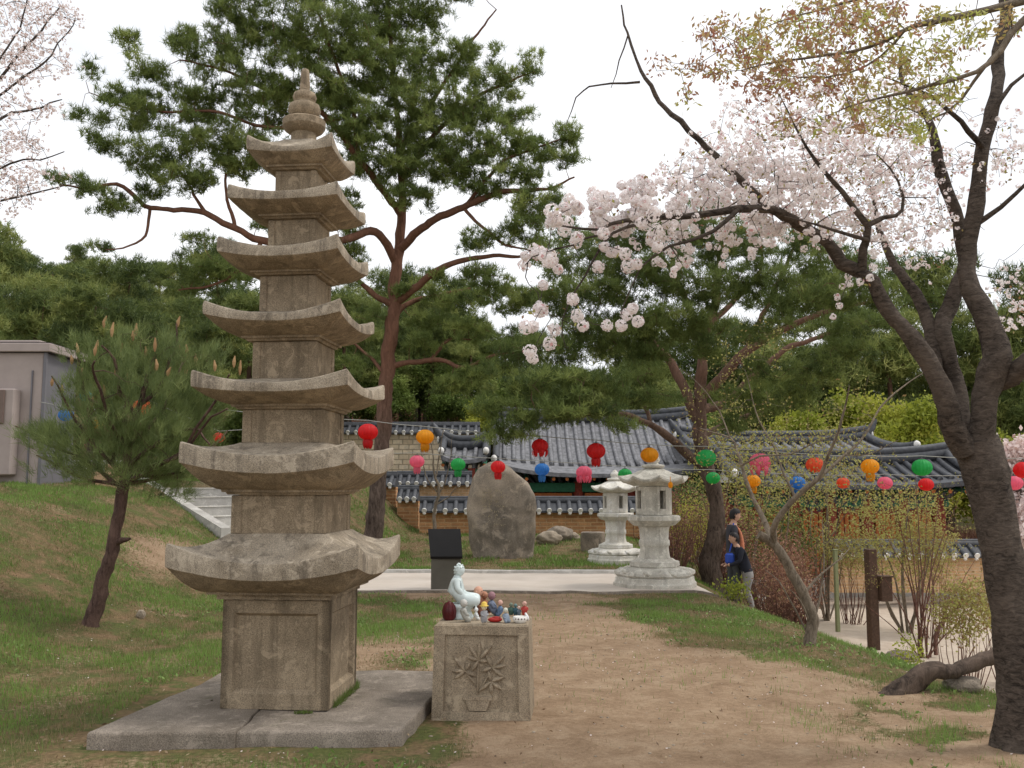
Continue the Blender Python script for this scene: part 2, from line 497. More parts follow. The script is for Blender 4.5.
M['youngbark'] = bark('young_bark', (.05, .03, .025), (.16, .10, .08), 1.2)
M['greybark'] = bark('grey_bark', (.09, .07, .05), (.27, .22, .165), 1.2)
M['redbark'] = bark('red_twig_bark', (.09, .045, .035), (.22, .12, .09), 1.5)
M['logbark'] = bark('log_bark', (.03, .023, .019), (.15, .11, .085), .6)

def brickmat(name, c1, c2, mortar, bw, bh, ms=.012, off=.5):
    m, nt, b = newmat(name)
    v = mapping(nt)
    # run bricks along local X and up Z
    sx = nt.nodes.new('ShaderNodeSeparateXYZ'); nt.links.new(v, sx.inputs[0])
    cx = nt.nodes.new('ShaderNodeCombineXYZ'); nt.links.new(mathn(nt, 'ADD', sx.outputs[0], sx.outputs[1]), cx.inputs[0]); nt.links.new(sx.outputs[2], cx.inputs[1])
    br = nt.nodes.new('ShaderNodeTexBrick'); nt.links.new(cx.outputs[0], br.inputs['Vector'])
    br.inputs['Scale'].default_value = 1; br.inputs['Brick Width'].default_value = bw; br.inputs['Row Height'].default_value = bh
    br.inputs['Mortar Size'].default_value = ms; br.inputs['Mortar Smooth'].default_value = .3; br.offset = off
    br.inputs['Color1'].default_value = (*c1, 1); br.inputs['Color2'].default_value = (*c2, 1); br.inputs['Mortar'].default_value = (*mortar, 1)
    n = noisen(nt, 6, 5, .7, v)
    c = mixc(nt, .6, br.outputs['Color'], ramp(nt, n, [(.3, (.55, .55, .55)), (.7, (1.25, 1.2, 1.15))]), 'MULTIPLY')
    nt.links.new(c, b.inputs['Base Color']); b.inputs['Roughness'].default_value = .9
    bump(nt, b, mathn(nt, 'SUBTRACT', noisen(nt, 30, 4, .6, v), br.outputs['Fac']), .6, .02)
    return m
M['brick'] = brickmat('earth_brick', (.62, .33, .15), (.42, .20, .085), (.60, .38, .20), .34, .095, .018)
M['brick_light'] = brickmat('pale_brick', (.66, .43, .24), (.55, .33, .17), (.66, .5, .33), .22, .075, .01)
M['rubble'] = brickmat('rubble_stone', (.86, .74, .56), (.70, .57, .40), (.46, .37, .26), .34, .17, .02, .37)
M['tile'] = plain('roof_tile', (.065, .068, .076), .5, .35, 9, .3)
M['tile_light'] = plain('weathered_roof_tile', (.18, .18, .19), .6, .45, 7, .3)
M['plaster'] = plain('white_plaster', (.75, .73, .69), .85, .08, 12)
M['concrete'] = stone('concrete', (.52, .50, .46), (.38, .36, .33), (.25, .24, .21), .15, .4, None, .6, 3)
M['wallpanel'] = plain('mauve_panel', (.37, .31, .285), .7, .1, 3, .08)
M['wallpanel_dark'] = plain('grey_panel', (.17, .165, .18), .7, .1, 3, .08)
M['trim'] = plain('dark_trim', (.035, .028, .03), .6)
M['brownbox'] = plain('brown_metal', (.17, .12, .10), .5, .1, 5, .05)
M['redwood'] = plain('red_painted_wood', (.23, .045, .028), .7, .4, 12)
M['orangewood'] = plain('orange_painted_wood', (.42, .13, .035), .7, .2, 12)
M['greenwood'] = plain('green_painted_wood', (.03, .16, .09), .6, .25, 12)
M['yellowwall'] = plain('ochre_plaster', (.55, .38, .12), .85, .15, 6)
M['darkwood'] = plain('dark_wood', (.085, .05, .033), .8, .35, 25)
M['blackpanel'] = plain('black_glossy_panel', (.012, .011, .011), .6, .2, 5, 0, spec=.2)
M['signpost'] = plain('grey_bronze_metal', (.11, .10, .08), .7, .12, 4, .05, 0)
M['porcelain'] = plain('pale_porcelain', (.62, .70, .69), .35, .05, 20, .02, spec=.5)
M['maroon'] = plain('maroon_lacquer', (.09, .012, .015), .35, .3, 20, .05)
M['leafgreen'] = plain('weed_green', (.12, .2, .05), .6, .2, 10)
def C(name, col, rough=.55): 
    k = 'c_' + name
    if k not in M: M[k] = plain(name, col, rough, .12, 40, .05)
    return M[k]
def paper(name, col):
    m, nt, b = newmat(name)
    f = noisen(nt, 14, 3, .5, mapping(nt))
    c = ramp(nt, f, [(.3, tuple(q * .85 for q in col)), (.7, col)])
    nt.links.new(c, b.inputs['Base Color']); b.inputs['Roughness'].default_value = .55
    tr = nt.nodes.new('ShaderNodeBsdfTranslucent'); nt.links.new(c, tr.inputs[0])
    mx = nt.nodes.new('ShaderNodeMixShader'); mx.inputs[0].default_value = .6
    nt.links.new(b.outputs[0], mx.inputs[1]); nt.links.new(tr.outputs[0], mx.inputs[2])
    nt.links.new(mx.outputs[0], nt.nodes['Material Output'].inputs[0]); return m
PAPER = {'red': paper('red_paper', (.86, .035, .04)), 'yellow': paper('yellow_paper', (.98, .50, .02)),
         'pink': paper('pink_paper', (.95, .24, .36)), 'green': paper('green_paper', (.05, .55, .15)),
         'blue': paper('blue_paper', (.07, .33, .75)), 'orange': paper('orange_paper', (.9, .17, .06)), 'teal': paper('teal_paper', (.08, .42, .45))}
# ------------------------------------------------------------------ world, light, camera
SUN_EL, SUN_AZ = R(58), R(82)      # azimuth from +Y clockwise: from the right
w = bpy.data.worlds.new('World'); SC.world = w; w.use_nodes = True
nt = w.node_tree; bg = nt.nodes['Background']
sky = nt.nodes.new('ShaderNodeTexSky'); sky.sky_type = 'NISHITA'; sky.sun_disc = False
sky.sun_elevation = SUN_EL; sky.sun_rotation = SUN_AZ; sky.dust_density = 3
tc = nt.nodes.new('ShaderNodeTexCoord'); mp = nt.nodes.new('ShaderNodeMapping'); mp.inputs['Scale'].default_value = (1, 1, 2.2)
nt.links.new(tc.outputs['Generated'], mp.inputs[0])
cl = noisen(nt, 2.2, 6, .55, mp.outputs[0], .3)
cloud = ramp(nt, cl, [(.3, (8.6, 8.9, 9.4)), (.5, (10.2, 10.3, 10.6)), (.7, (11.6, 11.6, 11.6))])
mixed = mixc(nt, .93, sky.outputs[0], cloud)
nt.links.new(mixed, bg.inputs[0]); bg.inputs[1].default_value = .100
sl = bpy.data.lights.new('sun', 'SUN'); sl.energy = 1.5; sl.angle = R(14); sl.color = (1, .95, .88)
so = bpy.data.objects.new('sun', sl); COL.objects.link(so)
dv = Vector((math.sin(SUN_AZ) * math.cos(SUN_EL), math.cos(SUN_AZ) * math.cos(SUN_EL), math.sin(SUN_EL)))
so.rotation_euler = dv.to_track_quat('Z', 'Y').to_euler(); so.location = (20, -20, 30)
cam = bpy.data.cameras.new('camera'); co = bpy.data.objects.new('camera', cam); COL.objects.link(co)
co.location = (0, 0, EYE); co.rotation_euler = (math.pi / 2 + PITCH, 0, 0)
cam.sensor_width = 36; cam.lens = 36 * 950 / 1024; cam.clip_end = 3000; cam.clip_start = .05
SC.camera = co
SC.view_settings.view_transform = 'Standard'; SC.view_settings.look = 'None'; SC.view_settings.exposure = 0.22; SC.view_settings.gamma = 1
SC.render.engine = 'CYCLES'; SC.cycles.max_bounces = 6; SC.cycles.diffuse_bounces = 3; SC.cycles.transmission_bounces = 3; SC.cycles.transparent_max_bounces = 4

# ------------------------------------------------------------------ ground
def axis(lo, a, b, hi, fine, grow=1.12):
    c = list(np.arange(a, b + 1e-6, fine)); s = fine
    x = b
    while x < hi: s *= grow; x += s; c.append(x)
    s = fine; x = a; l = []
    while x > lo: s *= grow; x -= s; l.append(x)
    return np.array(l[::-1] + c)
GX = axis(-700, -8, 8, 700, .085, 1.10); GY = axis(-60, 3.2, 20, 1500, .085, 1.06)
XX, YY = np.meshgrid(GX, GY)
ZZ = ground(XX, YY)

def dirtmask(X, Y):
    xl = np.interp(Y, [3, 5.2, 5.8, 6.9, 9.5, 12.8, 14], [-1.5, -.9, -.35, -.35, -.75, -.75, -2.2])
    xrr = np.interp(Y, [3, 5.2, 6.1, 6.85, 7.6, 8.4, 9.5, 12.8, 14.2], [4.6, 4.5, 4.2, 3.5, 3.0, 2.35, 1.65, 1.33, 1.6])
    e = (fbm(X * 1.6 + 5, Y * 1.6, 5) - .5) * 1.1 + (fbm(X * 5 + 5, Y * 5, 3) - .5) * .5
    d = np.minimum(X - xl, xrr - X) + e
    m = sm(-.3, .4, d) * (1 - sm(14.1, 14.6, Y))
    m = m * (1 - .75 * sm(.48, .62, fbm(X * 3.2 + 70, Y * 2.6 + 3, 5)) * sm(1.6, 2.6, X) * (1 - sm(7, 8, Y)))
    # worn patches in the lawn
    p = fbm(X * 2.1 + 11, Y * 1.5 + 3, 5)
    worn = sm(.50, .72, p) * .40
    near = (1 - sm(5.2, 6.2, Y)) * .45
    g = sm(-1.2, -2.6, -Y + 0) * 0
    bare = np.exp(-(((X + 1.5) / .8) ** 2 + ((Y - 9.0) / 1.3) ** 2)) * .85
    scar = np.exp(-(((X + 4.9) / .8) ** 2 + ((Y - 14.3) / 1.2) ** 2)) * 1.1
    return np.clip(np.maximum.reduce([m, worn, near * p * 1.6, bare * (.5 + p), scar]), 0, 1)
def sandmask(X, Y):
    z = sm(-.75, -1.1, 0) * 0
    a = sm(4.4, 5.6, X - np.interp(Y, [7, 14, 20], [.0, -.3, 0])) * sm(6.5, 9, Y) * (1 - sm(24, 27, Y))
    return a
dm = dirtmask(XX, YY); sd = sandmask(XX, YY)
g = MB(); ny, nx = XX.shape
i = np.arange(ny - 1)[:, None]; j = np.arange(nx - 1)[None]
g.add(np.stack([XX, YY, ZZ], -1).reshape(-1, 3), np.stack([i * nx + j, i * nx + j + 1, (i + 1) * nx + j + 1, (i + 1) * nx + j], -1).reshape(-1, 4))
m, nt, b = newmat('ground'); v = mapping(nt)
n_f = noisen(nt, 26, 6, .72, v); n_m = noisen(nt, 3.5, 6, .7, v, .5); n_c = noisen(nt, 140, 3, .7, v)
grassc = ramp(nt, n_m, [(.3, (.23, .15, .09)), (.45, (.17, .125, .065)), (.56, (.10, .11, .04)), (.75, (.12, .14, .04))])
grassc = mixc(nt, .75, grassc, ramp(nt, n_f, [(.3, (.5, .48, .42)), (.5, (.95, .95, .95)), (.7, (1.5, 1.42, 1.25))]), 'MULTIPLY')
dirtc = ramp(nt, n_m, [(.3, (.235, .158, .10)), (.5, (.315, .222, .145)), (.7, (.40, .30, .205))])
dirtc = mixc(nt, .5, dirtc, ramp(nt, n_f, [(.3, (.6, .57, .52)), (.6, (1.12, 1.1, 1.07))]), 'MULTIPLY')
dirtc = mixc(nt, .45, dirtc, ramp(nt, n_c, [(.34, (.6, .56, .52)), (.5, (1, 1, 1)), (.68, (1.3, 1.3, 1.25))]), 'MULTIPLY')
sandc = ramp(nt, n_m, [(.3, (.47, .38, .30)), (.7, (.62, .53, .43))])
dmn = mathn(nt, 'ADD', attr(nt, 'dirt'), mathn(nt, 'MULTIPLY', mathn(nt, 'SUBTRACT', n_f, .5), 1.3), True)
dmf = ramp(nt, dmn, [(.3, (0, 0, 0)), (.6, (1, 1, 1))])
c = mixc(nt, dmf, grassc, dirtc); c = mixc(nt, ramp(nt, attr(nt, 'sand'), [(.35, (0, 0, 0)), (.6, (1, 1, 1))]), c, sandc)
nt.links.new(c, b.inputs['Base Color']); b.inputs['Roughness'].default_value = .97; b.inputs['Specular IOR Level'].default_value = .1
bump(nt, b, mathn(nt, 'ADD', n_f, mathn(nt, 'MULTIPLY', n_c, .35)), .6, .03)
go = build('ground', g, m, smooth=True, attrs={'dirt': dm.ravel(), 'sand': sd.ravel()}); tag(go, kind='structure')

# pale concrete lane crossing behind the pagoda, with its kerb
def ribbon(mb, pts, offs, lift, step=.15):
    S = spline(np.array(pts, float), step)
    T = nrm(np.gradient(S[:, :2], axis=0)); N = np.stack([-T[:, 1], T[:, 0]], -1)
    rows = []
    for o_, l_ in zip(offs, lift):
        q = S[:, :2] + N * o_; rows.append(np.column_stack([q, ground(q[:, 0], q[:, 1]) + l_]))
    V = np.stack(rows, 1); n, k, _ = V.shape
    i = np.arange(n - 1)[:, None]; j = np.arange(k - 1)[None]
    mb.add(V.reshape(-1, 3), np.stack([i * k + j, (i + 1) * k + j, (i + 1) * k + j + 1, i * k + j + 1], -1).reshape(-1, 4))
lane = [(-3.45, 15.6), (-2.6, 15.5), (-1.6, 15.4), (0, 15.35), (1.6, 15.3), (2.9, 15.4)]
m, nt, b = newmat('pale_concrete_lane'); v = mapping(nt)
c = ramp(nt, noisen(nt, 1.6, 5, .6, v), [(.3, (.50, .43, .36)), (.7, (.60, .53, .46))])
c = mixc(nt, .3, c, ramp(nt, noisen(nt, 60, 4, .7, v), [(.3, (.7, .7, .7)), (.7, (1.15, 1.15, 1.15))]), 'MULTIPLY')
nt.links.new(c, b.inputs['Base Color']); b.inputs['Roughness'].default_value = .9; bump(nt, b, noisen(nt, 60, 4, .7, v), .2, .005)
mb = MB(); ribbon(mb, lane, list(np.linspace(-1.45, 1.45, 16)), [.0] + [.022] * 14 + [.022]); tag(build('road', mb, m, smooth=True), kind='structure')
mb = MB(); ribbon(mb, lane, [1.44, 1.45, 1.46, 1.60, 1.62, 1.64], [-.05, .065, .075, .075, .065, -.05]); tag(build('kerb', mb, M['concrete'], sharp=40), kind='structure')
mb = MB(); ribbon(mb, lane, [-1.50, -1.49, -1.40, -1.39], [-.05, .034, .034, -.02]); tag(build('kerb', mb, M['granite_slab'], sharp=40), kind='structure')

# grass blades growing on the lawns
def scatter(n, x0, x1, y0, y1, pw=1.0):
    u = rng.random(n) ** pw
    Y = y0 + (y1 - y0) * u; X = rng.uniform(x0, x1, n) * (Y / y1) ** .85
    return X, Y
def blades(n, X, Y, h0, h1, w0, name='grass'):
    d = dirtmask(X, Y); s = sandmask(X, Y)
    pat = fbm(X * 1.7 + 60, Y * 1.4 + 20, 5); fine = fbm(X * 6 + 3, Y * 6, 2)
    keep = (rng.random(len(X)) < np.clip(1.25 - d * 1.25, .03, 1) * np.clip((pat - .25) * 3 + (fine - .35) * 2.5, .15, 1)) & (s < .3)
    on_slab = (np.abs(X + 1.55) < 1.15) & (Y > 5.55) & (Y < 7.9)
    on_road = (Y > 13.8) & (Y < 17.1) & (X > -4)
    on_block = (np.abs(X + .22) < .36) & (Y > 6.15) & (Y < 6.9)
    keep &= ~on_slab & ~on_road & ~on_block
    X, Y, pat = X[keep], Y[keep], pat[keep]; n = len(X)
    Z = ground(X, Y) - .004
    a = rng.uniform(0, 6.283, n); ln = rng.uniform(.15, .8, n)
    h = rng.uniform(h0, h1, n) * (.55 + .9 * np.clip(pat * 2 - .5, 0, 1))
    P = np.stack([X, Y, Z], 1); D = np.stack([np.cos(a) * ln, np.sin(a) * ln, np.ones(n)], 1)
    sd_ = np.stack([-np.sin(a), np.cos(a), 0 * a], 1)
    ww = (w0 * (.6 + .8 * rng.random(n)) * np.clip(Y / 7, .8, 2.5))[:, None]
    V = np.stack([P - sd_ * ww / 2, P + sd_ * ww / 2, P + D * h[:, None]], 1).reshape(-1, 3)
    t = np.clip((pat - .43) * 4.5 + .15 + rng.normal(0, .22, n), 0, 1)
    mb = MB(); mb.add(V, np.arange(3 * n).reshape(-1, 3), 0, np.repeat(t, 3)); return mb
X1, Y1 = scatter(380000, -9.5, 8.5, 4.4, 18, .9)
tag(build('grass', blades(0, X1, Y1, .02, .06, .004), M['grass']), 'short patchy green and straw coloured lawn grass', 'grass', kind='stuff')
n = 60000; X2 = rng.uniform(-10, 4, n); Y2 = rng.uniform(17.2, 25.3, n)
tag(build('grass', blades(0, X2, Y2, .03, .08, .008), M['grass']), 'lawn grass between the pale lane and the brick walls', 'grass', kind='stuff')

# broad-leaved weeds in clumps, and dry leaves
n = 900; X, Y = scatter(n, -9.5, 8, 4.6, 17, .9); pp = fbm(X * .9 + 7, Y * .9, 3)
k = (dirtmask(X, Y) < .45) & (sandmask(X, Y) < .2) & (pp > .5) & ~((np.abs(X + 1.55) < 1.25) & (Y > 5.4) & (Y < 8)) & ~((Y > 13.7) & (Y < 17.3)) ; X, Y = X[k], Y[k]
X = np.repeat(X, 26) + rng.normal(0, .10, len(X) * 26); Y = np.repeat(Y, 26) + rng.normal(0, .13, len(Y) * 26)
P = np.stack([X, Y, ground(X, Y) + rng.uniform(.005, .05, len(X))], 1); mb = MB(); leaves(mb, P, .042, rng.random(len(P)), 0, .45, .7)
tag(build('weeds', mb, M['weed']), 'low broad-leaved green weeds growing in clumps in the lawn', 'weeds', kind='stuff')
n = 4200; X, Y = scatter(n, -8, 7, 4.6, 14, .8); P = np.stack([X, Y, ground(X, Y) + rng.uniform(.004, .03, n)], 1)
P = P[(dirtmask(X, Y) < .8) | (rng.random(n) < .3)]; mb = MB(); leaves(mb, P, .03, rng.random(len(P)), 0, .4)
tag(build('dry_leaves', mb, M['dryleaf']), 'scattered dry brown leaves and straw on the lawn and path edge', 'litter', kind='stuff')
# fallen petals and litter
n = 1500; X, Y = scatter(n, -6, 6.5, 4.5, 13, .8); 
P = np.stack([X, Y, ground(X, Y) + .006], 1); mb = MB()
a = rng.uniform(0, 6.28, n); s = (.004 + .006 * rng.random(n))[:, None]
d = np.stack([np.cos(a), np.sin(a), rng.normal(0, .25, n)], 1) * s; e = np.stack([-np.sin(a), np.cos(a), rng.normal(0, .25, n)], 1) * s * .8
mb.add(np.stack([P - d, P - e, P + d, P + e], 1).reshape(-1, 3), np.arange(4 * n).reshape(-1, 4), (rng.random(n) < .45).astype(int))
tag(build('fallen_litter', mb, [M['blossom_pale'], M['darkwood']]), 'fallen pale petals and bits of brown leaf litter on the ground', 'litter', kind='stuff')
n = 900; X, Y = scatter(n, -3, 6.5, 4.5, 13, .8); mb = MB(); v, f = ico(1)
k = rng.uniform(.004, .016, n)
V = (v[None] * k[:, None, None] * rng.uniform(.6, 1.2, (n, 1, 3))) * np.array([1, 1, .6]) + np.stack([X, Y, ground(X, Y) + .001], 1)[:, None]
mb.add(V.reshape(-1, 3), (f[None] + (np.arange(n) * len(v))[:, None, None]).reshape(-1, 3))
tag(build('gravel', mb, M['rock'], smooth=True), 'small loose pebbles scattered over the dirt path', 'gravel', kind='stuff')
# ------------------------------------------------------------------ pagoda
TH = R(5.3); UX = np.array([math.cos(TH), -math.sin(TH), 0]); UY = np.array([math.sin(TH), math.cos(TH), 0]); UZ = np.array([0, 0, 1.0])
SLABZ = .10
def depth_for(py, z):
    y = (384 - py) / 950; return (z - EYE) / ((SP + y * CP) / (CP - y * SP))
fc = at(330, 711, depth_for(711, SLABZ))
PC = fc - UX * .362 + UY * .355; PC[0] -= .012; PC[2] = 0
def zat(py, off):           # height of a front-face feature seen at row py, half width off
    return at(300, py, PC[1] - off)[2]
def halfw(pw, z, extra=0):
    a = .3
    for _ in range(6):
        dcam = (PC[1] - a) * CP + (z - EYE) * SP
        a = pw * dcam / 950 / 2
    return a
def rings(mb, rr, n=14, mat=None, jit=.003, seed=0):
    """rr=[(half, z, corner_lift, corner_push, mat)] square loops lofted in order"""
    loops = []
    s = np.linspace(-1, 1, n, endpoint=False)
    for (h, z, up, push, mm) in rr:
        L = []
        for k in range(4):
            q = s
            ab = np.abs(q) ** 3.2
            x = h * q * (1 + push * ab * 0); y = -h * (1 - .0 * q)
            px_, py_ = x * (1 + push), np.full_like(x, y) * (1 + push * ab)
            px_ = x * (1 + push * ab)
            zz = z + up * np.abs(q) ** 2.1
            c_, s_ = [(1, 0), (0, 1), (-1, 0), (0, -1)][k]
            L.append(np.stack([px_ * c_ - py_ * s_, px_ * s_ + py_ * c_, zz], 1))
        loops.append(np.vstack(L))
    V = np.array(loops); m_, k_, _ = V.shape
    Vw = PC + V[..., :1] * UX + V[..., 1:2] * UY + V[..., 2:] * UZ
    if jit:
        nn = np.array([[mnoise.noise_vector(Vector(p * 5) + Vector((seed, 0, 0))) for p in row] for row in Vw])
        n2 = np.array([[mnoise.noise_vector(Vector(p * 22) + Vector((seed, 3, 0))) for p in row] for row in Vw])
        Vw = Vw + nn * jit + n2 * jit * .8
    i = np.arange(m_ - 1)[:, None]; j = np.arange(k_)[None]; j2 = (j + 1) % k_
    F = np.stack([i * k_ + j, i * k_ + j2, (i + 1) * k_ + j2, (i + 1) * k_ + j], -1)
    mats = np.array([r[4] for r in rr[:-1]])[:, None] * np.ones((1, k_), int)
    mb.add(Vw.reshape(-1, 3), F.reshape(-1, 4), mats.ravel().astype(int))
    mb.add(Vw[0], [tuple(range(k_ - 1, -1, -1))], int(rr[0][4])); mb.add(Vw[-1], [tuple(range(k_))], int(rr[-1][4]))

pag = thing('stone_pagoda', 'tall weathered granite pagoda with seven upturned roofs and a ringed finial on a wide slab', 'pagoda', PC)
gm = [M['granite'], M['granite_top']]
# base slabs: two stones butted with a narrow mossy joint
def slab_piece(pts, z0, z1):
    """flat stone from a pixel outline lying on plane z1"""
    P = np.array([at(px, py, depth_for(py, z1)) for px, py in pts])
    mb = MB(); n = len(P)
    dense = []
    for a_, b_ in zip(P, np.roll(P, -1, 0)):
        k = max(2, int(np.linalg.norm(b_ - a_) / .06)); t = np.linspace(0, 1, k, endpoint=False)[:, None]; dense.append(a_ * (1 - t) + b_ * t)
    D = np.vstack(dense); c = D.mean(0)
    D[:, :2] += (np.array([[mnoise.noise(Vector(p * 6)), mnoise.noise(Vector(p * 6) + Vector((9, 0, 0)))] for p in D])) * .015
    L = []
    for sc, z in ((1.0, z0), (1.0, z1 - .02), (.994, z1 - .006), (.985, z1), (.5, z1), (.02, z1)):
        q = c + (D - c) * sc; q[:, 2] = z + (np.array([mnoise.noise(Vector(p * 4)) for p in q]) * .006 if z > z0 else 0); L.append(q)
    V = np.array(L); m_, k_, _ = V.shape
    i = np.arange(m_ - 1)[:, None]; j = np.arange(k_)[None]; j2 = (j + 1) % k_
    mb.add(V.reshape(-1, 3), np.stack([i * k_ + j, i * k_ + j2, (i + 1) * k_ + j2, (i + 1) * k_ + j], -1).reshape(-1, 4))
    return mb
build('base_slab', slab_piece([(86, 733), (150, 732), (237, 731), (268, 700), (285, 672), (222, 672), (200, 684)], -.1, SLABZ), M['granite_slab'], pag, sharp=35)
build('base_slab', slab_piece([(238.3, 731), (320, 731), (403, 730), (437, 692), (442, 671), (380, 670), (288, 672), (269.3, 700)], -.1, SLABZ - .004), M['granite_slab'], pag, sharp=35)

# levels: roof (left x, corner x, tip_top y, tip_bot y, mid_top y, mid_bot y, soffit y), body (px width, top y, bottom y)
RO = [(166, 361, 544, 569, 564, 582, 600), (179, 356, 441, 463, 455, 474, 495), (189.5, 348, 369, 386, 382, 392, 409),
      (201, 340, 299, 313, 312, 321, 341), (216, 338, 234.5, 250, 245, 256, 275), (228.5, 339.5, 182, 196, 190, 199, 219), (246.5, 333, 133, 148, 145, 151.5, 170)]
BO = [(109, 600, 711), (95, 495, 534), (80.5, 409, 443), (64.5, 341, 365), (56, 275, 303), (48, 219, 242), (41, 170, 190)]
bz = []
for (pw, y0, y1) in BO:
    h = .3
    for _ in range(4): zc = (zat(y0, h) + zat(y1, h)) / 2; h = halfw(pw, zc) * 1.02
    bz.append([h, zat(y1, h), zat(y0, h)])
rz_ = []
for (xl, xr, tt, tb, mt, mb_, so_) in RO:
    h = .4
    for _ in range(4): h = halfw(xr - xl, zat(mt, h)) * 1.02
    rz_.append(dict(h=h, mt=zat(mt, h), mb=zat(mb_, h), up_t=zat(tt, h) - zat(mt, h), up_b=zat(tb, h) - zat(mb_, h)))
for i in range(7): 
    rz_[i]['sof'] = bz[i][2]
    rz_[i]['top'] = None
bz[0][1] = SLABZ
topz = zat(139, .10)
for i in range(7):
    r = rz_[i]
    if i < 6:
        nb = bz[i + 1]
        if i >= 2:      # seat of the next body is hidden behind the eave: put it just above eave mid height
            nb[1] = r['mt'] + (.055 if i < 4 else .05)
        r['top'] = nb[1]; r['hin'] = nb[0] + .012
    else: r['top'] = max(topz, r['mt'] + .05); r['hin'] = .10
PC0 = PC.copy()
for i in range(7):
    h, z0, z1 = bz[i]; r = rz_[i]
    PC = PC0 - UX * [.0, 2.5, 3, 5, 5, 3, 1.5][i] * .0067
    # body stone with corner posts standing a little proud of the recessed panel
    mb = MB()
    pr = .012 if i else .0
    def bodybox(h, z0, z1, mb):
        rings(mb, [(h - .006, z0 + .001, 0, 0, 0), (h, z0 + .006, 0, 0, 0)] + [(h, z0 + (z1 - z0) * t, 0, 0, 0) for t in np.linspace(.05, .95, 8)] + [(h - .004, z1 - .001, 0, 0, 0)], 12, None, .0035, i)
    if i == 0:
        bodybox(h - .036, z0, z1 - .002, mb)
        body = build('body_stone', mb, gm, pag, sharp=40)
        fr = MB()
        for k in range(4):
            an = -TH + k * math.pi / 2
            tx = np.array([math.cos(an), math.sin(an), 0]); nv = np.array([tx[1], -tx[0], 0])
            def q_(u, z, o): return PC + tx * u + nv * (h - .022 + o) + UZ * z
            loops = []
            for (ins, bot, top, o) in ((.004, 0, 0, -.03), (.004, 0, 0, .018), (.078, .098, .082, .018), (.086, .108, .088, .010), (.10, .122, .10, -.010), (.11, .13, .11, -.03)):
                u = h - .0 - ins + (.0 if ins else 0); loops += [q_(-u, z0 + .002 + bot, o), q_(u, z0 + .002 + bot, o), q_(u, z1 - .004 - top, o), q_(-u, z1 - .004 - top, o)]
            fr.add(loops, [(r_ * 4 + e, r_ * 4 + (e + 1) % 4, r_ * 4 + 4 + (e + 1) % 4, r_ * 4 + 4 + e) for r_ in range(5) for e in range(4)])
        build('frame_moulding', fr, gm, body, smooth=False)
    else:
        bodybox(h - .008, z0 - .02, z1 + .001, mb); body = build('body_stone', mb, gm, pag, sharp=40)
        t_ = .17 * h + .02
        for sx_ in (-1, 1):
            for sy_ in (-1, 1):
                po = MB(); c = PC + UX * sx_ * (h - t_ / 2) + UY * sy_ * (h - t_ / 2) + UZ * ((z0 + z1) / 2)
                box(po, c, (t_, t_, z1 - z0 - .002), -TH, 0, .006)
                build('corner_post', po, gm, body)
    # roof stone
    PC = PC0 - UX * [2, 2.5, 4.5, 7, 5.5, 3.5, 1.5][i] * .0067
    mb = MB(); H = r['h']; sof = z1; hb = h + .008
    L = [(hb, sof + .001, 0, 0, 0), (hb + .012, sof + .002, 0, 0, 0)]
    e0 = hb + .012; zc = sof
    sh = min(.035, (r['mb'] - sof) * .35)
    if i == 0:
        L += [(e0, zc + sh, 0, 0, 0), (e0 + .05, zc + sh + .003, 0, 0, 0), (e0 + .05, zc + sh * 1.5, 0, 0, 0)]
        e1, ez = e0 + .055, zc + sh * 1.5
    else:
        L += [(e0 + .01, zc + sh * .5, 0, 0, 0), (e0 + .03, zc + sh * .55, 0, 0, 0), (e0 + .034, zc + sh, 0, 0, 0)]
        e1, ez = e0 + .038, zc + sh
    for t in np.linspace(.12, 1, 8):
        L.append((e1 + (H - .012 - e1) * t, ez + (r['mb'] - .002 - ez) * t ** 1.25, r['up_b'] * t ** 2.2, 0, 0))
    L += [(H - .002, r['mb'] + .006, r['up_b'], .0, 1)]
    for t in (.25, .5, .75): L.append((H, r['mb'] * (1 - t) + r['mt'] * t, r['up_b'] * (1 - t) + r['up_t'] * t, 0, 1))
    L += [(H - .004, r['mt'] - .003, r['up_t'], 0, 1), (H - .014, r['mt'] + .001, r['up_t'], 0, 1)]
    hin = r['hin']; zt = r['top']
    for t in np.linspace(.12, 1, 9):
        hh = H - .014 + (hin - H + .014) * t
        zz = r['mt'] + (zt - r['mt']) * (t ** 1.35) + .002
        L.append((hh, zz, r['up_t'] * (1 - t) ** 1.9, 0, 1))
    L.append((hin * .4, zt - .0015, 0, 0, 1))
    rings(mb, L, 18, None, .003 if i < 3 else .0022, i * 3.1)
    build('roof_stone', mb, gm, pag, sharp=38)
# finial
PC = PC0 - UX * .006
def zf(py): return at(303, py, PC[1])[2]
sc = 1 / 950 * (PC[1] * CP + 2.5 * SP)
cf = PC.copy()
def lz(px_r): return px_r * sc
fin = MB(); zz = [zf(y) for y in (140, 137, 133, 131, 122, 119, 118)]
lathe(fin, cf, [(lz(12.5), zf(144)), (lz(12.5), zf(134.5)), (lz(15), zf(133.5)), (lz(19), zf(131)), (lz(21), zf(128)), (lz(21.3), zf(122)), (lz(20.5), zf(121)), (lz(11), zf(118.8))], 32)
fo = build('finial_base', fin, gm, pag, sharp=28)
fin = MB(); lathe(fin, cf, [(lz(10), zf(119.2)), (lz(14), zf(117)), (lz(16.2), zf(111)), (lz(15), zf(106)), (lz(10), zf(103.5)), (lz(9), zf(103)), (lz(11), zf(101)), (lz(11.8), zf(97.5)), (lz(10.5), zf(94)), (lz(7), zf(92)), (lz(5), zf(91.7))], 28)
build('finial_orbs', fin, gm, fo, smooth=True)
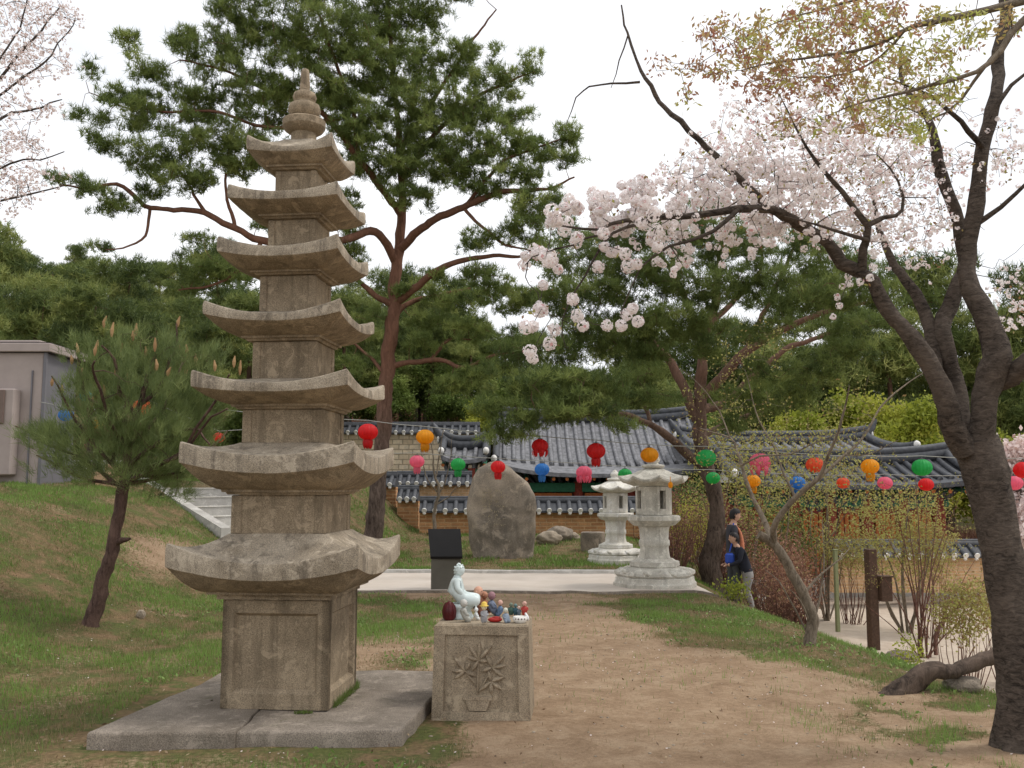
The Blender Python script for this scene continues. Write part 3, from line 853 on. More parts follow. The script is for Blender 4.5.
fin = MB(); lathe(fin, cf, [(lz(5.0), zf(91.8)), (lz(5.2), zf(86)), (lz(4.6), zf(80)), (lz(4.4), zf(74)), (lz(3.4), zf(70)), (.004, zf(68.5))], 14)
build('spire', fin, gm, fo, sharp=60)
# weeds along the foot of the pagoda
for (ptsx, lab) in (([(335 + k * .9, 706 - k * .85) for k in range(26)], 'dark grass tuft growing along the right foot of the pagoda body'),
                    ([(296 + k * 1.5, 712 + .0 * k) for k in range(10)], 'thin moss and weeds at the front foot of the pagoda body')):
    P = np.array([at(x, y + 1, depth_for(y + 1, SLABZ)) for x, y in ptsx for _ in range(4)]); P[:, :2] += rng.normal(0, .008, (len(P), 2)); P[:, 2] = SLABZ - .002
    mb = MB(); hgt = .075 if '>' or lab else .03
    tufts(mb, P, np.tile([0.1, -.1, 1.0], (len(P), 1)), 5, .06 if 'right' in lab else .022, .005, .45, rng.uniform(.3, .8, len(P)))
    tag(build('weed_tuft', mb, M['grass'], base=P.mean(0)), lab, 'weeds', kind='stuff')

# ------------------------------------------------------------------ carved pedestal
BT = -R(4.5); bx_ = np.array([math.cos(BT), math.sin(BT), 0]); by_ = np.array([-math.sin(BT), math.cos(BT), 0])
bl_y = gpix(482, 721)[1]; fl = at(433.5, 720, bl_y); fr_ = at(534, 720, bl_y)
bw = fr_[0] - fl[0]; bxc = (fl[0] + fr_[0]) / 2; zb_top = at(480, 624.5, bl_y + .02)[2]; bd = .50
ped_c = np.array([bxc, bl_y + bd / 2, 0]); g0 = gz(bxc, bl_y) - .02
ped = thing('carved_pedestal', 'low granite block with a carved potted plant in relief, figurines on its top', 'pedestal', (ped_c[0], ped_c[1], g0))
mb = MB(); tw = bw / 2; tt_ = bw / 2 * .955
def blk(hx0, hx1, hy0, hy1, z0, z1, mb, off=0):
    n = 9; Ls = []
    for t in (0, .04, .3, .6, .93, 1.0, 1.0):
        pass
    zs = [z0, z0 + .012, z0 + (z1 - z0) * .35, z0 + (z1 - z0) * .7, z1 - .012, z1 - .002, z1]
    ins = [.006, 0, 0, 0, 0, .006, .014]
    V = []
    for z, i_ in zip(zs, ins):
        t = (z - z0) / (z1 - z0); hx = hx0 + (hx1 - hx0) * t - i_; hy = hy0 + (hy1 - hy0) * t - i_
        q = np.linspace(-1, 1, n, endpoint=False)
        L = np.vstack([np.stack([q * hx, -hy + 0 * q], 1), np.stack([hx + 0 * q, q * hy], 1), np.stack([-q * hx, hy + 0 * q], 1), np.stack([-hx + 0 * q, -q * hy], 1)])
        V.append(np.column_stack([L, np.full(len(L), z)]))
    V = np.array(V); m_, k_, _ = V.shape
    W = ped_c + V[..., :1] * bx_ + V[..., 1:2] * by_ + V[..., 2:] * UZ
    W += np.array([[mnoise.noise_vector(Vector(p * 9)) for p in r_] for r_ in W]) * .004
    i = np.arange(m_ - 1)[:, None]; j = np.arange(k_)[None]; j2 = (j + 1) % k_
    mb.add(W.reshape(-1, 3), np.stack([i * k_ + j, i * k_ + j2, (i + 1) * k_ + j2, (i + 1) * k_ + j], -1).reshape(-1, 4))
    mb.add(W[-1], [tuple(range(k_))])
blk(tw - .003, tt_ - .003, bd / 2 - .022, bd / 2 - .03, g0, zb_top, mb)
blko = build('block', mb, M['granite_block'], ped, sharp=40)
H_ = zb_top - g0
def facept(u, v, out=0.0):
    """u in -1..1 across the front face, v in 0..1 up"""
    hw = tw + (tt_ - tw) * v; hy = bd / 2 - .008 * v
    return ped_c + bx_ * u * hw + by_ * (-hy - out) + UZ * (g0 + v * H_)
def strip(mb, a, b, th, out0, out1):
    """a,b: (u,v) rectangles corners; proud frame bar"""
    (u0, v0), (u1, v1) = a, b
    P = [facept(u, v, o) for o in (out0, out1) for (u, v) in ((u0, v0), (u1, v0), (u1, v1), (u0, v1))]
    mb.add(P, [(3, 2, 1, 0), (4, 5, 6, 7), (0, 1, 5, 4), (1, 2, 6, 5), (2, 3, 7, 6), (3, 0, 4, 7)])
fm = MB()
strip(fm, (-.995, .0), (.995, .115), 0, -.03, .0); strip(fm, (-.995, .895), (.995, .985), 0, -.03, .0)
strip(fm, (-.995, .117), (-.765, .893), 0, -.03, .001); strip(fm, (.765, .117), (.995, .893), 0, -.03, .001)
build('front_border', fm, M['granite_block'], ped)
# relief: coordinates from the photo crop (px in photo)
def uv(px, py):
    p = at(px, py, bl_y); hw = tw; return ((p[0] - ped_c[0]) / hw, (p[2] - g0) / H_)
rel = MB()
def leafrel(x0, y0, x1, y1, wd):
    a = np.array([x0, y0], float); b = np.array([x1, y1], float); d = b - a; nrm_ = np.array([-d[1], d[0]]) / np.linalg.norm(d)
    ts = np.linspace(0, 1, 7); V = []
    for t in ts:
        wv = wd * math.sin(math.pi * min(1, t * .93 + .05)) ** .8
        c = a + d * t
        for s_ in (-1, -.5, 0, .5, 1):
            q = c + nrm_ * s_ * wv; u_, v_ = uv(*q); V.append(facept(u_, v_, -.022 + .023 * (1 - s_ * s_) ** .5 * (.35 + .65 * math.sin(math.pi * (t * .9 + .05)))))
    F = [(i * 5 + j, (i + 1) * 5 + j, (i + 1) * 5 + j + 1, i * 5 + j + 1) for i in range(6) for j in range(4)]
    rel.add(V, F)
for (cx, cy, tips) in ((481, 661, [(471, 646), (482, 643), (495, 646), (470, 658), (474, 672), (491, 662)]),
                       (495, 668, [(489, 655), (508, 656), (509, 666), (507, 678), (484, 672)]),
                       (467, 672, [(455, 657), (453, 672), (456, 680), (473, 663), (478, 677)]),
                       (494, 682, [(491, 671), (508, 677), (505, 690), (494, 695), (481, 692)])):
    for (tx, ty) in tips: leafrel(cx, cy, tx, ty, 2.6)
leafrel(467, 672, 481, 688, 1.3); leafrel(481, 660, 480, 697, 1.4); leafrel(495, 669, 481, 694, 1.2)
build('carved_plant', rel, M['granite_block'], ped, smooth=True)
rel = MB()
for (pa, o) in (([(466, 697), (495, 697), (495, 700.5), (466, 700.5)], .004), ([(468, 700.5), (493, 700.5), (489, 711), (472, 711)], .0)):
    P = [facept(*uv(*q), -.025) for q in pa] + [facept(*uv(*q), o) for q in pa]
    rel.add(P, [(4, 7, 6, 5), (0, 1, 5, 4), (1, 2, 6, 5), (2, 3, 7, 6), (3, 0, 4, 7)])
build('carved_pot', rel, M['granite_block'], ped)

# ------------------------------------------------------------------ statue and figurines on the pedestal
TZ = zb_top
def onp(px, py):            # a point on the pedestal's top under a pixel
    Y = depth_for(py, TZ); p = at(px, py, Y); return p
sxp = bl_y / 950 * 1.02     # metres per pixel there
def dirv(rz): return np.array([math.cos(rz), math.sin(rz), 0])
def fig_base(px, py):
    p = onp(px, py); p[2] = TZ - .001; return p

# seated buddha, faces right of the picture
b0 = fig_base(458, 619.5); b0[1] += .07
bud = thing('buddha_statue', 'pale celadon white seated buddha statue facing right with a hand on its knee', 'statue', b0)
hgt = (619 - 562) * sxp; q = hgt / .36
def L(x, y, z): return tuple(b0 + np.array([x, y, z]) * q)
def node(x, y, z, r): return (*L(x, y, z), r * q)
mb = MB()
lathe(mb, L(.01, 0, 0), [(.075 * q, 0), (.08 * q, .012 * q), (.07 * q, .03 * q), (.062 * q, .05 * q), (.078 * q, .07 * q), (.085 * q, .085 * q), (.07 * q, .095 * q)], 24, sx=1.1, sy=.95)
build('lotus_seat', mb, M['porcelain'], bud, smooth=True)
nodes = [node(-.015, 0, .12, (.055)), node(-.012, 0, .17, .05), node(-.012, 0, .22, .052), node(-.012, 0, .248, .03), node(-.008, 0, .262, .021), node(-.006, 0, .275, .022),
         node(-.01, -.05, .235, .022), node(-.005, -.07, .19, .019), node(.03, -.06, .155, .016), node(.06, -.055, .128, .014), node(.075, -.055, .118, .012),
         node(-.01, .05, .235, .022), node(-.005, .07, .19, .019), node(.03, .055, .155, .016), node(.06, .03, .135, .014),
         node(.04, -.05, .118, .036), node(.125, -.066, .118, .027), node(.09, 0.0, .105, .022),
         node(.04, .05, .118, .036), node(.125, .066, .118, .027), node(.10, .02, .105, .022)]
edges = [(0, 1), (1, 2), (2, 3), (3, 4), (4, 5), (2, 6), (6, 7), (7, 8), (8, 9), (9, 10), (2, 11), (11, 12), (12, 13), (13, 14), (0, 15), (15, 16), (16, 17), (0, 18), (18, 19), (19, 20)]
nodes = [(*n_[:3], n_[3] * (1.3 if k_ < 3 or k_ > 14 else 1.15)) for k_, n_ in enumerate(nodes)]
v, f = skin(nodes, edges, 2); mb = MB(); addskin(mb, v, f, lambda p: 0)
hc = np.array(L(.004, 0, .302)); ball(mb, hc, np.array([.034, .031, .038]) * q, 3)
ball(mb, hc + np.array([.026, 0, -.004]) * q, .006 * q, 2)       # nose
ball(mb, hc + np.array([.022, 0, -.017]) * q, np.array([.005, .009, .003]) * q, 2)
for s_ in (-1, 1):
    ball(mb, hc + np.array([.022, s_ * .010, .004]) * q, np.array([.004, .006, .0025]) * q, 1)
    ball(mb, hc + np.array([-.003, s_ * .026, -.008]) * q, np.array([.005, .004, .017]) * q, 2)
build('body', mb, M['porcelain'], bud, smooth=True)
mb = MB()
v_, f_ = ico(2)
for d in nrm(v_):
    if d[2] > .05 and d[0] < .62 + d[2] * .3 or (d[0] < -.1 and d[2] > -.45): ball(mb, hc + d * np.array([.0345, .0315, .0385]) * q, .0068 * q, 1)
ball(mb, hc + np.array([-.004, 0, .036]) * q, np.array([.014, .014, .011]) * q, 2)
build('curled_hair', mb, M['porcelain'], bud, smooth=True)
mb = MB()   # drapery folds over the lap and front of the seat
for k in range(7):
    yy = -.075 + k * .025
    S = spline(np.array([L(.02, yy * .6, .118), L(.085, yy, .118), L(.112, yy * 1.0, .098), L(.108, yy * 1.02, .055)]), .01)
    tube(mb, S, np.linspace(.009, .006, len(S)) * q, 6)
build('drapery', mb, M['porcelain'], bud, smooth=True)

def figurine(name, lab, cat, px, py, hpx, robe, skinc, hair=None, pose='sit', face=0.0, hat=None, wide=1.0, extra=None):
    """small painted ceramic figure: seated or standing monk / child, hpx tall in the photo"""
    b = fig_base(px, py); h = hpx * sxp; t = thing(name, lab, cat, b)
    ca, sa = math.cos(face), math.sin(face)
    def W(x, y, z): return (b[0] + (x * ca - y * sa) * h, b[1] + (x * sa + y * ca) * h, b[2] + z * h)
    def N(x, y, z, r): return (*W(x, y, z), r * h)
    w_ = wide
    if pose == 'sit':
        nd = [N(0, 0, .17, .19 * w_), N(-.01, 0, .36, .17 * w_), N(0, 0, .52, .12 * w_), N(.0, 0, .62, .06),
              N(0, -.17 * w_, .5, .075), N(.06, -.22 * w_, .34, .065), N(.2, -.12, .28, .05), N(0, .17 * w_, .5, .075), N(.06, .22 * w_, .34, .065), N(.2, .12, .28, .05),
              N(.16, -.18, .11, .11), N(.3, -.12, .08, .075), N(.16, .18, .11, .11), N(.3, .12, .08, .075)]
        ed = [(0, 1), (1, 2), (2, 3), (2, 4), (4, 5), (5, 6), (2, 7), (7, 8), (8, 9), (0, 10), (10, 11), (0, 12), (12, 13)]
        hz_, hr = .79, .165
    else:
        nd = [N(0, 0, .34, .12 * w_), N(0, 0, .46, .12 * w_), N(0, 0, .58, .10 * w_), N(0, 0, .66, .05), N(0, -.14 * w_, .58, .055), N(.04, -.19 * w_, .45, .05), N(.13, -.09, .40, .04),
              N(0, .14 * w_, .58, .055), N(.04, .19 * w_, .45, .05), N(.13, .09, .40, .04), N(0, -.07, .18, .09), N(.02, -.08, .045, .06), N(0, .07, .18, .09), N(.02, .08, .045, .06)]
        ed = [(0, 1), (1, 2), (2, 3), (2, 4), (4, 5), (5, 6), (2, 7), (7, 8), (8, 9), (0, 10), (10, 11), (0, 12), (12, 13)]
        hz_, hr = .82, .15
    nd = [(*n_[:3], n_[3] * 1.22) for n_ in nd]
    v, f = skin(nd, ed, 1); mb = MB(); addskin(mb, v, f, lambda p: 0)
    v2, f2 = ico(1)
    build('robe', mb, C(robe[0], robe[1]), t, smooth=True)
    mb = MB(); hc = np.array(W(.01, 0, hz_)); ball(mb, hc, np.array([hr * .95, hr * .95, hr * 1.06]) * h, 3)
    ball(mb, W(.01 + hr * .93, 0, hz_ - .01), hr * .16 * h, 1)
    for s_ in (-1, 1): ball(mb, W(.0, s_ * hr * .95, hz_ - .01), np.array([.2, .2, .28]) * hr * h, 1)
    hd = build('head', mb, C(skinc[0], skinc[1]), t, smooth=True)
    mb = MB()
    for s_ in (-1, 1): ball(mb, W(.01 + hr * .86, s_ * hr * .38, hz_ + .02), np.array([.12, .16, .1]) * hr * h, 1)
    ball(mb, W(.01 + hr * .86, 0, hz_ - .45 * hr), np.array([.1, .3, .07]) * hr * h, 1)
    build('face_marks', mb, C('facedark', (.08, .03, .02)), hd, smooth=True)
    if hair:
        mb = MB(); vv, ff = ico(3); vv = vv * np.array([hr, hr, hr * 1.08]) * h * 1.06
        keep = [q_ for q_ in ff if (vv[q_].mean(0)[2] > hr * h * (.1 + .35 * (nrm(vv[q_].mean(0)) @ np.array([ca, sa, 0]))))]
        mb.add(vv + hc, np.array(keep)); build('hair', mb, C(hair[0], hair[1]), t, smooth=True)
    if hat:
        mb = MB(); lathe(mb, W(.01, 0, hz_ + hr * .25), [(hr * 1.45 * h, 0), (hr * 1.5 * h, .02 * h), (hr * 1.0 * h, .05 * h), (hr * .95 * h, .13 * h), (hr * .6 * h, .2 * h), (.001, .22 * h)], 20)
        build('hat', mb, C(hat[0], hat[1]), t, smooth=True)
    return t
SK = ('fskin', (.60, .33, .23)); SKP = ('fskinp', (.62, .38, .31))
# dark maroon shell-shaped back piece left of the statue
b = fig_base(449, 620.5); b[1] += .02; mb = MB(); s_ = sxp
lathe(mb, b, [(4.0 * s_, 0), (6.0 * s_, 3 * s_), (6.6 * s_, 9 * s_), (5.4 * s_, 14 * s_), (2.8 * s_, 17.5 * s_), (.001, 19 * s_)], 20, sy=.8)
for a_ in np.linspace(0, 6.28, 9)[:-1]:
    tube(mb, np.array([b + np.array([math.cos(a_) * r_ * s_, math.sin(a_) * r_ * s_ * .8, z_ * s_]) for r_, z_ in ((4.1, .5), (6.1, 3), (6.7, 9), (5.5, 14), (2.9, 17.5))]), .5 * s_, 5)
tag(build('lacquer_egg', mb, M['maroon'], base=b, smooth=True), 'dark maroon ribbed egg-shaped ornament at the left edge of the carved pedestal', 'ornament')
figurine('goblet_figure', 'small grey stone monk figurine on a round foot in front of the white buddha', 'figurine', 463.5, 622, 23, ('fgrey', (.42, .42, .38)), ('fgrey2', (.5, .49, .45)), face=.4, wide=.8)
figurine('rabbit_figurine', 'little white porcelain figurine right beside the knee of the buddha', 'figurine', 476, 620, 13, ('fwhite', (.72, .75, .74)), ('fwhite2', (.78, .8, .8)), face=.0, wide=1.1)
figurine('monk_figurine', 'tallest bald monk figurine with peach head and brown and green robe', 'figurine', 478, 615.5, 31, ('fbrown', (.17, .06, .03)), SK, face=-.3, wide=1.15)
figurine('monk_figurine', 'brown monk figurine pressed between the tallest monk and the mauve-headed one', 'figurine', 484, 613.5, 24, ('frust', (.30, .11, .045)), ('fskd', (.42, .2, .12)), face=-.2, wide=1.2)
figurine('monk_figurine', 'seated figurine with mauve head, grey coat and blue trousers leaning right', 'figurine', 491.5, 615, 25, ('fbluegrey', (.15, .18, .25)), ('fmauve', (.30, .16, .18)), face=.1, wide=1.3)
figurine('child_figurine', 'pink-faced seated child figurine in blue clothes behind the red cushion', 'figurine', 500.5, 616, 17, ('fblue', (.11, .17, .27)), SKP, face=3.3, wide=1.2)
figurine('child_figurine', 'small standing child figurine with a yellow hat and grey clothes at the pedestal front', 'figurine', 484, 624, 20, ('fgreyb', (.33, .33, .35)), ('fcream', (.85, .75, .5)), hat=('fyel', (.75, .52, .10)), pose='stand', face=-.9, wide=1.0)
figurine('child_figurine', 'pale blue-grey child figurine sitting in front, right of the red cushion', 'figurine', 505.5, 622.5, 15, ('fpaleb', (.22, .27, .34)), ('fpalef', (.62, .62, .52)), face=-.8, wide=1.0)
figurine('child_figurine', 'tiny dark green standing figurine, first of the two behind the white dish', 'figurine', 511, 616, 14, ('fdgreen', (.05, .10, .08)), ('fdg2', (.16, .2, .15)), pose='stand', face=-1.2, wide=1.4)
figurine('child_figurine', 'tiny teal blue standing figurine, nearer the centre behind the white dish', 'figurine', 515.5, 616, 13, ('fteal', (.04, .10, .13)), ('fteal2', (.12, .2, .2)), pose='stand', face=-1.5, wide=1.2)
figurine('child_figurine', 'tiny pale-headed figurine just left of the red-robed monk', 'figurine', 519, 616.5, 11, ('fslate', (.12, .16, .2)), ('fpk', (.6, .45, .4)), pose='stand', face=-1.3)
figurine('monk_figurine', 'little bald monk figurine in a red robe at the right end of the pedestal', 'figurine', 524.5, 616.5, 16, ('fred', (.38, .045, .035)), SKP, pose='stand', face=-1.2, wide=1.15)
# red cushion-like figure lying in front
b = fig_base(495, 622); mb = MB()
ball(mb, b + np.array([0, 0, 2.5 * s_]), np.array([7.2, 4.5, 2.6]) * s_, 3); ball(mb, b + np.array([1.5 * s_, -.5 * s_, 4.6 * s_]), np.array([4.5, 3, 1.1]) * s_, 2)
tag(build('cushion', mb, C('fcrim', (.42, .03, .025), .35), base=b, smooth=True), 'glossy red cushion-shaped ornament lying at the front of the pedestal', 'ornament')
# white dish with a face, and a white shell
b = fig_base(520, 622.5); d_ = thing('dish', 'round white bowl with painted dark marks at the right front of the pedestal', 'bowl', b); mb = MB()
lathe(mb, b, [(4.6 * s_, 0), (6.4 * s_, 1.6 * s_), (7.1 * s_, 4 * s_), (6.6 * s_, 6 * s_), (5.6 * s_, 6.2 * s_), (5.2 * s_, 4.5 * s_), (.001, 4.1 * s_)], 24)
build('bowl', mb, C('fbowl', (.78, .76, .72), .35), d_, smooth=True); mb = MB()
for a_ in (-2.2, -1.8, -1.35, -.9): ball(mb, b + np.array([math.cos(a_) * 6.9 * s_, math.sin(a_) * 6.9 * s_, 4.2 * s_]), np.array([.9, .5, .8]) * s_, 1)
build('painted_marks', mb, C('fink', (.08, .05, .05)), d_, smooth=True)
b = fig_base(527, 620.5); mb = MB(); v_, f_ = ico(3)
ball(mb, b + np.array([0, 0, 3.4 * s_]), np.array([1.8, 3.0, 3.8]) * s_, 3, rot=(0, -.35, 0)); ball(mb, b + np.array([-1.2 * s_, 0, 6.6 * s_]), np.array([1.2, 1.6, 1.3]) * s_, 2)
tag(build('shell', mb, C('fshell', (.8, .8, .82), .3), base=b, smooth=True), 'small white shell-like ornament standing at the right front corner of the pedestal', 'ornament')

# ------------------------------------------------------------------ information stand
p = gpix(446, 590.5); sg = thing('information_stand', 'grey metal information stand with a slanted black panel, behind the buddha statue', 'sign', p)
s_ = p[1] / 950; mb = MB(); zt = at(446, 556, p[1])[2]
box(mb, p + np.array([0, 0, (zt - p[2]) / 2 - .02]), (29.5 * s_, .10, zt - p[2] + .04), .06, 0, .01); build('post', mb, M['signpost'], sg)
mb = MB(); zt2 = at(446, 531, p[1])[2]
P = np.array([at(428, 531.5, p[1] + .25), at(460.5, 531, p[1] + .25), at(462.5, 557, p[1] - .10), at(430.5, 557.5, p[1] - .10)])
P[0:2, 2] = zt2 + .02; P[2:4, 2] = zt
mb.add(np.vstack([P, P - np.array([0, -.02, .035])]), [(0, 3, 2, 1), (4, 5, 6, 7), (0, 1, 5, 4), (1, 2, 6, 5), (2, 3, 7, 6), (3, 0, 4, 7)])
build('slanted_panel', mb, M['blackpanel'], sg)

# ------------------------------------------------------------------ standing inscribed boulder
b = gpix(503, 557); Yb = b[1]
prof = [(558, 473, 533), (548, 471, 534.5), (535, 469, 535), (520, 468, 536), (505, 467.5, 536), (492, 468.5, 533), (482, 471, 528), (474, 474.5, 520), (468, 479, 511), (463.5, 485, 503), (461.5, 490, 497)]
prof = spline(np.array(prof, float), 3.5)
mo = thing('standing_boulder', 'tall brown-grey standing boulder with faint carved characters on the lawn', 'boulder', b)
mb = MB(); k = 40; V = []
for (py, xl, xr) in prof:
    a_ = at(xl, py, Yb); c_ = at(xr, py, Yb); cx = (a_[0] + c_[0]) / 2; hx = (c_[0] - a_[0]) / 2
    an = np.linspace(0, 2 * np.pi, k, endpoint=False)
    cs, sn = np.cos(an), np.sin(an)
    x = cx + hx * np.sign(cs) * np.abs(cs) ** .75; y = Yb + .28 * min(1, hx * 2.4) * np.sign(sn) * np.abs(sn) ** .6
    V.append(np.stack([x, y, np.full(k, a_[2])], 1))
V = np.array(V); V[0, :, 2] -= .15
dsp = np.array([[mnoise.noise_vector(Vector(p_ * 2.2)) * .09 + mnoise.noise_vector(Vector(p_ * 7)) * .025 for p_ in r_] for r_ in V]); dsp[..., 0] *= .45
V += dsp
m_, k_, _ = V.shape; i = np.arange(m_ - 1)[:, None]; j = np.arange(k_)[None]; j2 = (j + 1) % k_
mb.add(V.reshape(-1, 3), np.stack([i * k_ + j, i * k_ + j2, (i + 1) * k_ + j2, (i + 1) * k_ + j], -1).reshape(-1, 4)); mb.add(V[-1], [tuple(range(k_))])
build('rock', mb, M['monolith'], mo, smooth=True)
# faint carved columns of characters: short shallow strokes following the face
from mathutils.bvhtree import BVHTree
bv = BVHTree.FromPolygons([Vector(q_) for q_ in V.reshape(-1, 3)], [tuple(q_) for q_ in np.stack([i * k_ + j, i * k_ + j2, (i + 1) * k_ + j2, (i + 1) * k_ + j], -1).reshape(-1, 4)])
mb = MB(); rr = random.Random(5)
for col_x in (484, 490, 496, 502):
    for row in range(8):
        cy = 491 + row * 4.8 + rr.uniform(-.5, .5)
        if rr.random() < .15: continue
        for s2 in range(4):
            x0, y0 = col_x + rr.uniform(-1.9, 1.9), cy + rr.uniform(-1.8, 1.8)
            dx, dy = rr.choice([(2.2, 0), (0, 2.2), (1.3, 1.5), (-1.3, 1.5)])
            P = []
            for (xx, yy) in ((x0, y0), (x0 + dx, y0 + dy)):
                tgt = at(xx, yy, Yb - 3); o_ = Vector((0, 0, EYE)); dr = (Vector(tgt) - o_).normalized(); hit = bv.ray_cast(o_, dr)
                if hit[0] is not None: P.append(np.array(hit[0]) - np.array([0, .002, 0]))
            if len(P) == 2: tube(mb, np.array(P), .0045, 4)
build('carved_characters', mb, plain('worn_ochre_inscription', (.36, .30, .20), .9), mo)

# ------------------------------------------------------------------ loose rocks
def rock(px, py, wpx, hpx, lab, seed, Y=None, mat='rock', depth=.8, nz=.28, name='rock', group=None):
    b = gpix(px, py) if Y is None else at(px, py, Y)
    r = wpx / 950 * b[1] / 2; h = hpx / 950 * b[1]
    mb = MB(); ball(mb, b + np.array([0, r * depth * .5, h * .42]), (r, r * depth, h * .6), 4, noise_=nz, seed=seed, nscale=1.3)
    return tag(build(name, mb, M[mat], base=b, smooth=True), lab, 'rock', group)
rock(549, 545, 24, 13, 'tan angular rock in front, just right of the standing boulder', 3)
rock(560, 541, 26, 14, 'darker brown rock behind the tan angular rock beside the brick wall', 8, mat='monolith')
rock(574, 540, 12, 7, 'small flat rock between the dark rock and the cylindrical stone', 12)
rock(764, 606, 15, 9, 'small white rock on the grass at the feet of the bending child', 5, mat='granite_pale')
rock(966, 692, 34, 14, 'mossy boulder in the grass between the leaning log and the cherry trunk', 21, mat='monolith')
rock(140, 619, 9, 9, 'small pinkish stone in the grass right of the young pine trunk', 31)
rock(905, 662, 30, 10, 'flat grey boulder at the foot of the red-stemmed shrub', 41, mat='granite_slab')
b = gpix(593, 551); r_ = 12.2 / 950 * b[1]; mb = MB(); h_ = 20 / 950 * b[1]
lathe(mb, b - np.array([0, 0, .05]), [(r_, 0), (r_ * 1.0, h_ * .3), (r_ * 1.02, h_ * .8), (r_ * .97, h_ * 1.02), (r_ * .9, h_ * 1.05), (r_ * .4, h_ * 1.05), (r_ * .38, h_ * .95), (.001, h_ * .94)], 24)
tag(build('stone_drum', mb, M['monolith'], base=b, sharp=40), 'low cylindrical brown stone standing left of the far stone lantern', 'stone')

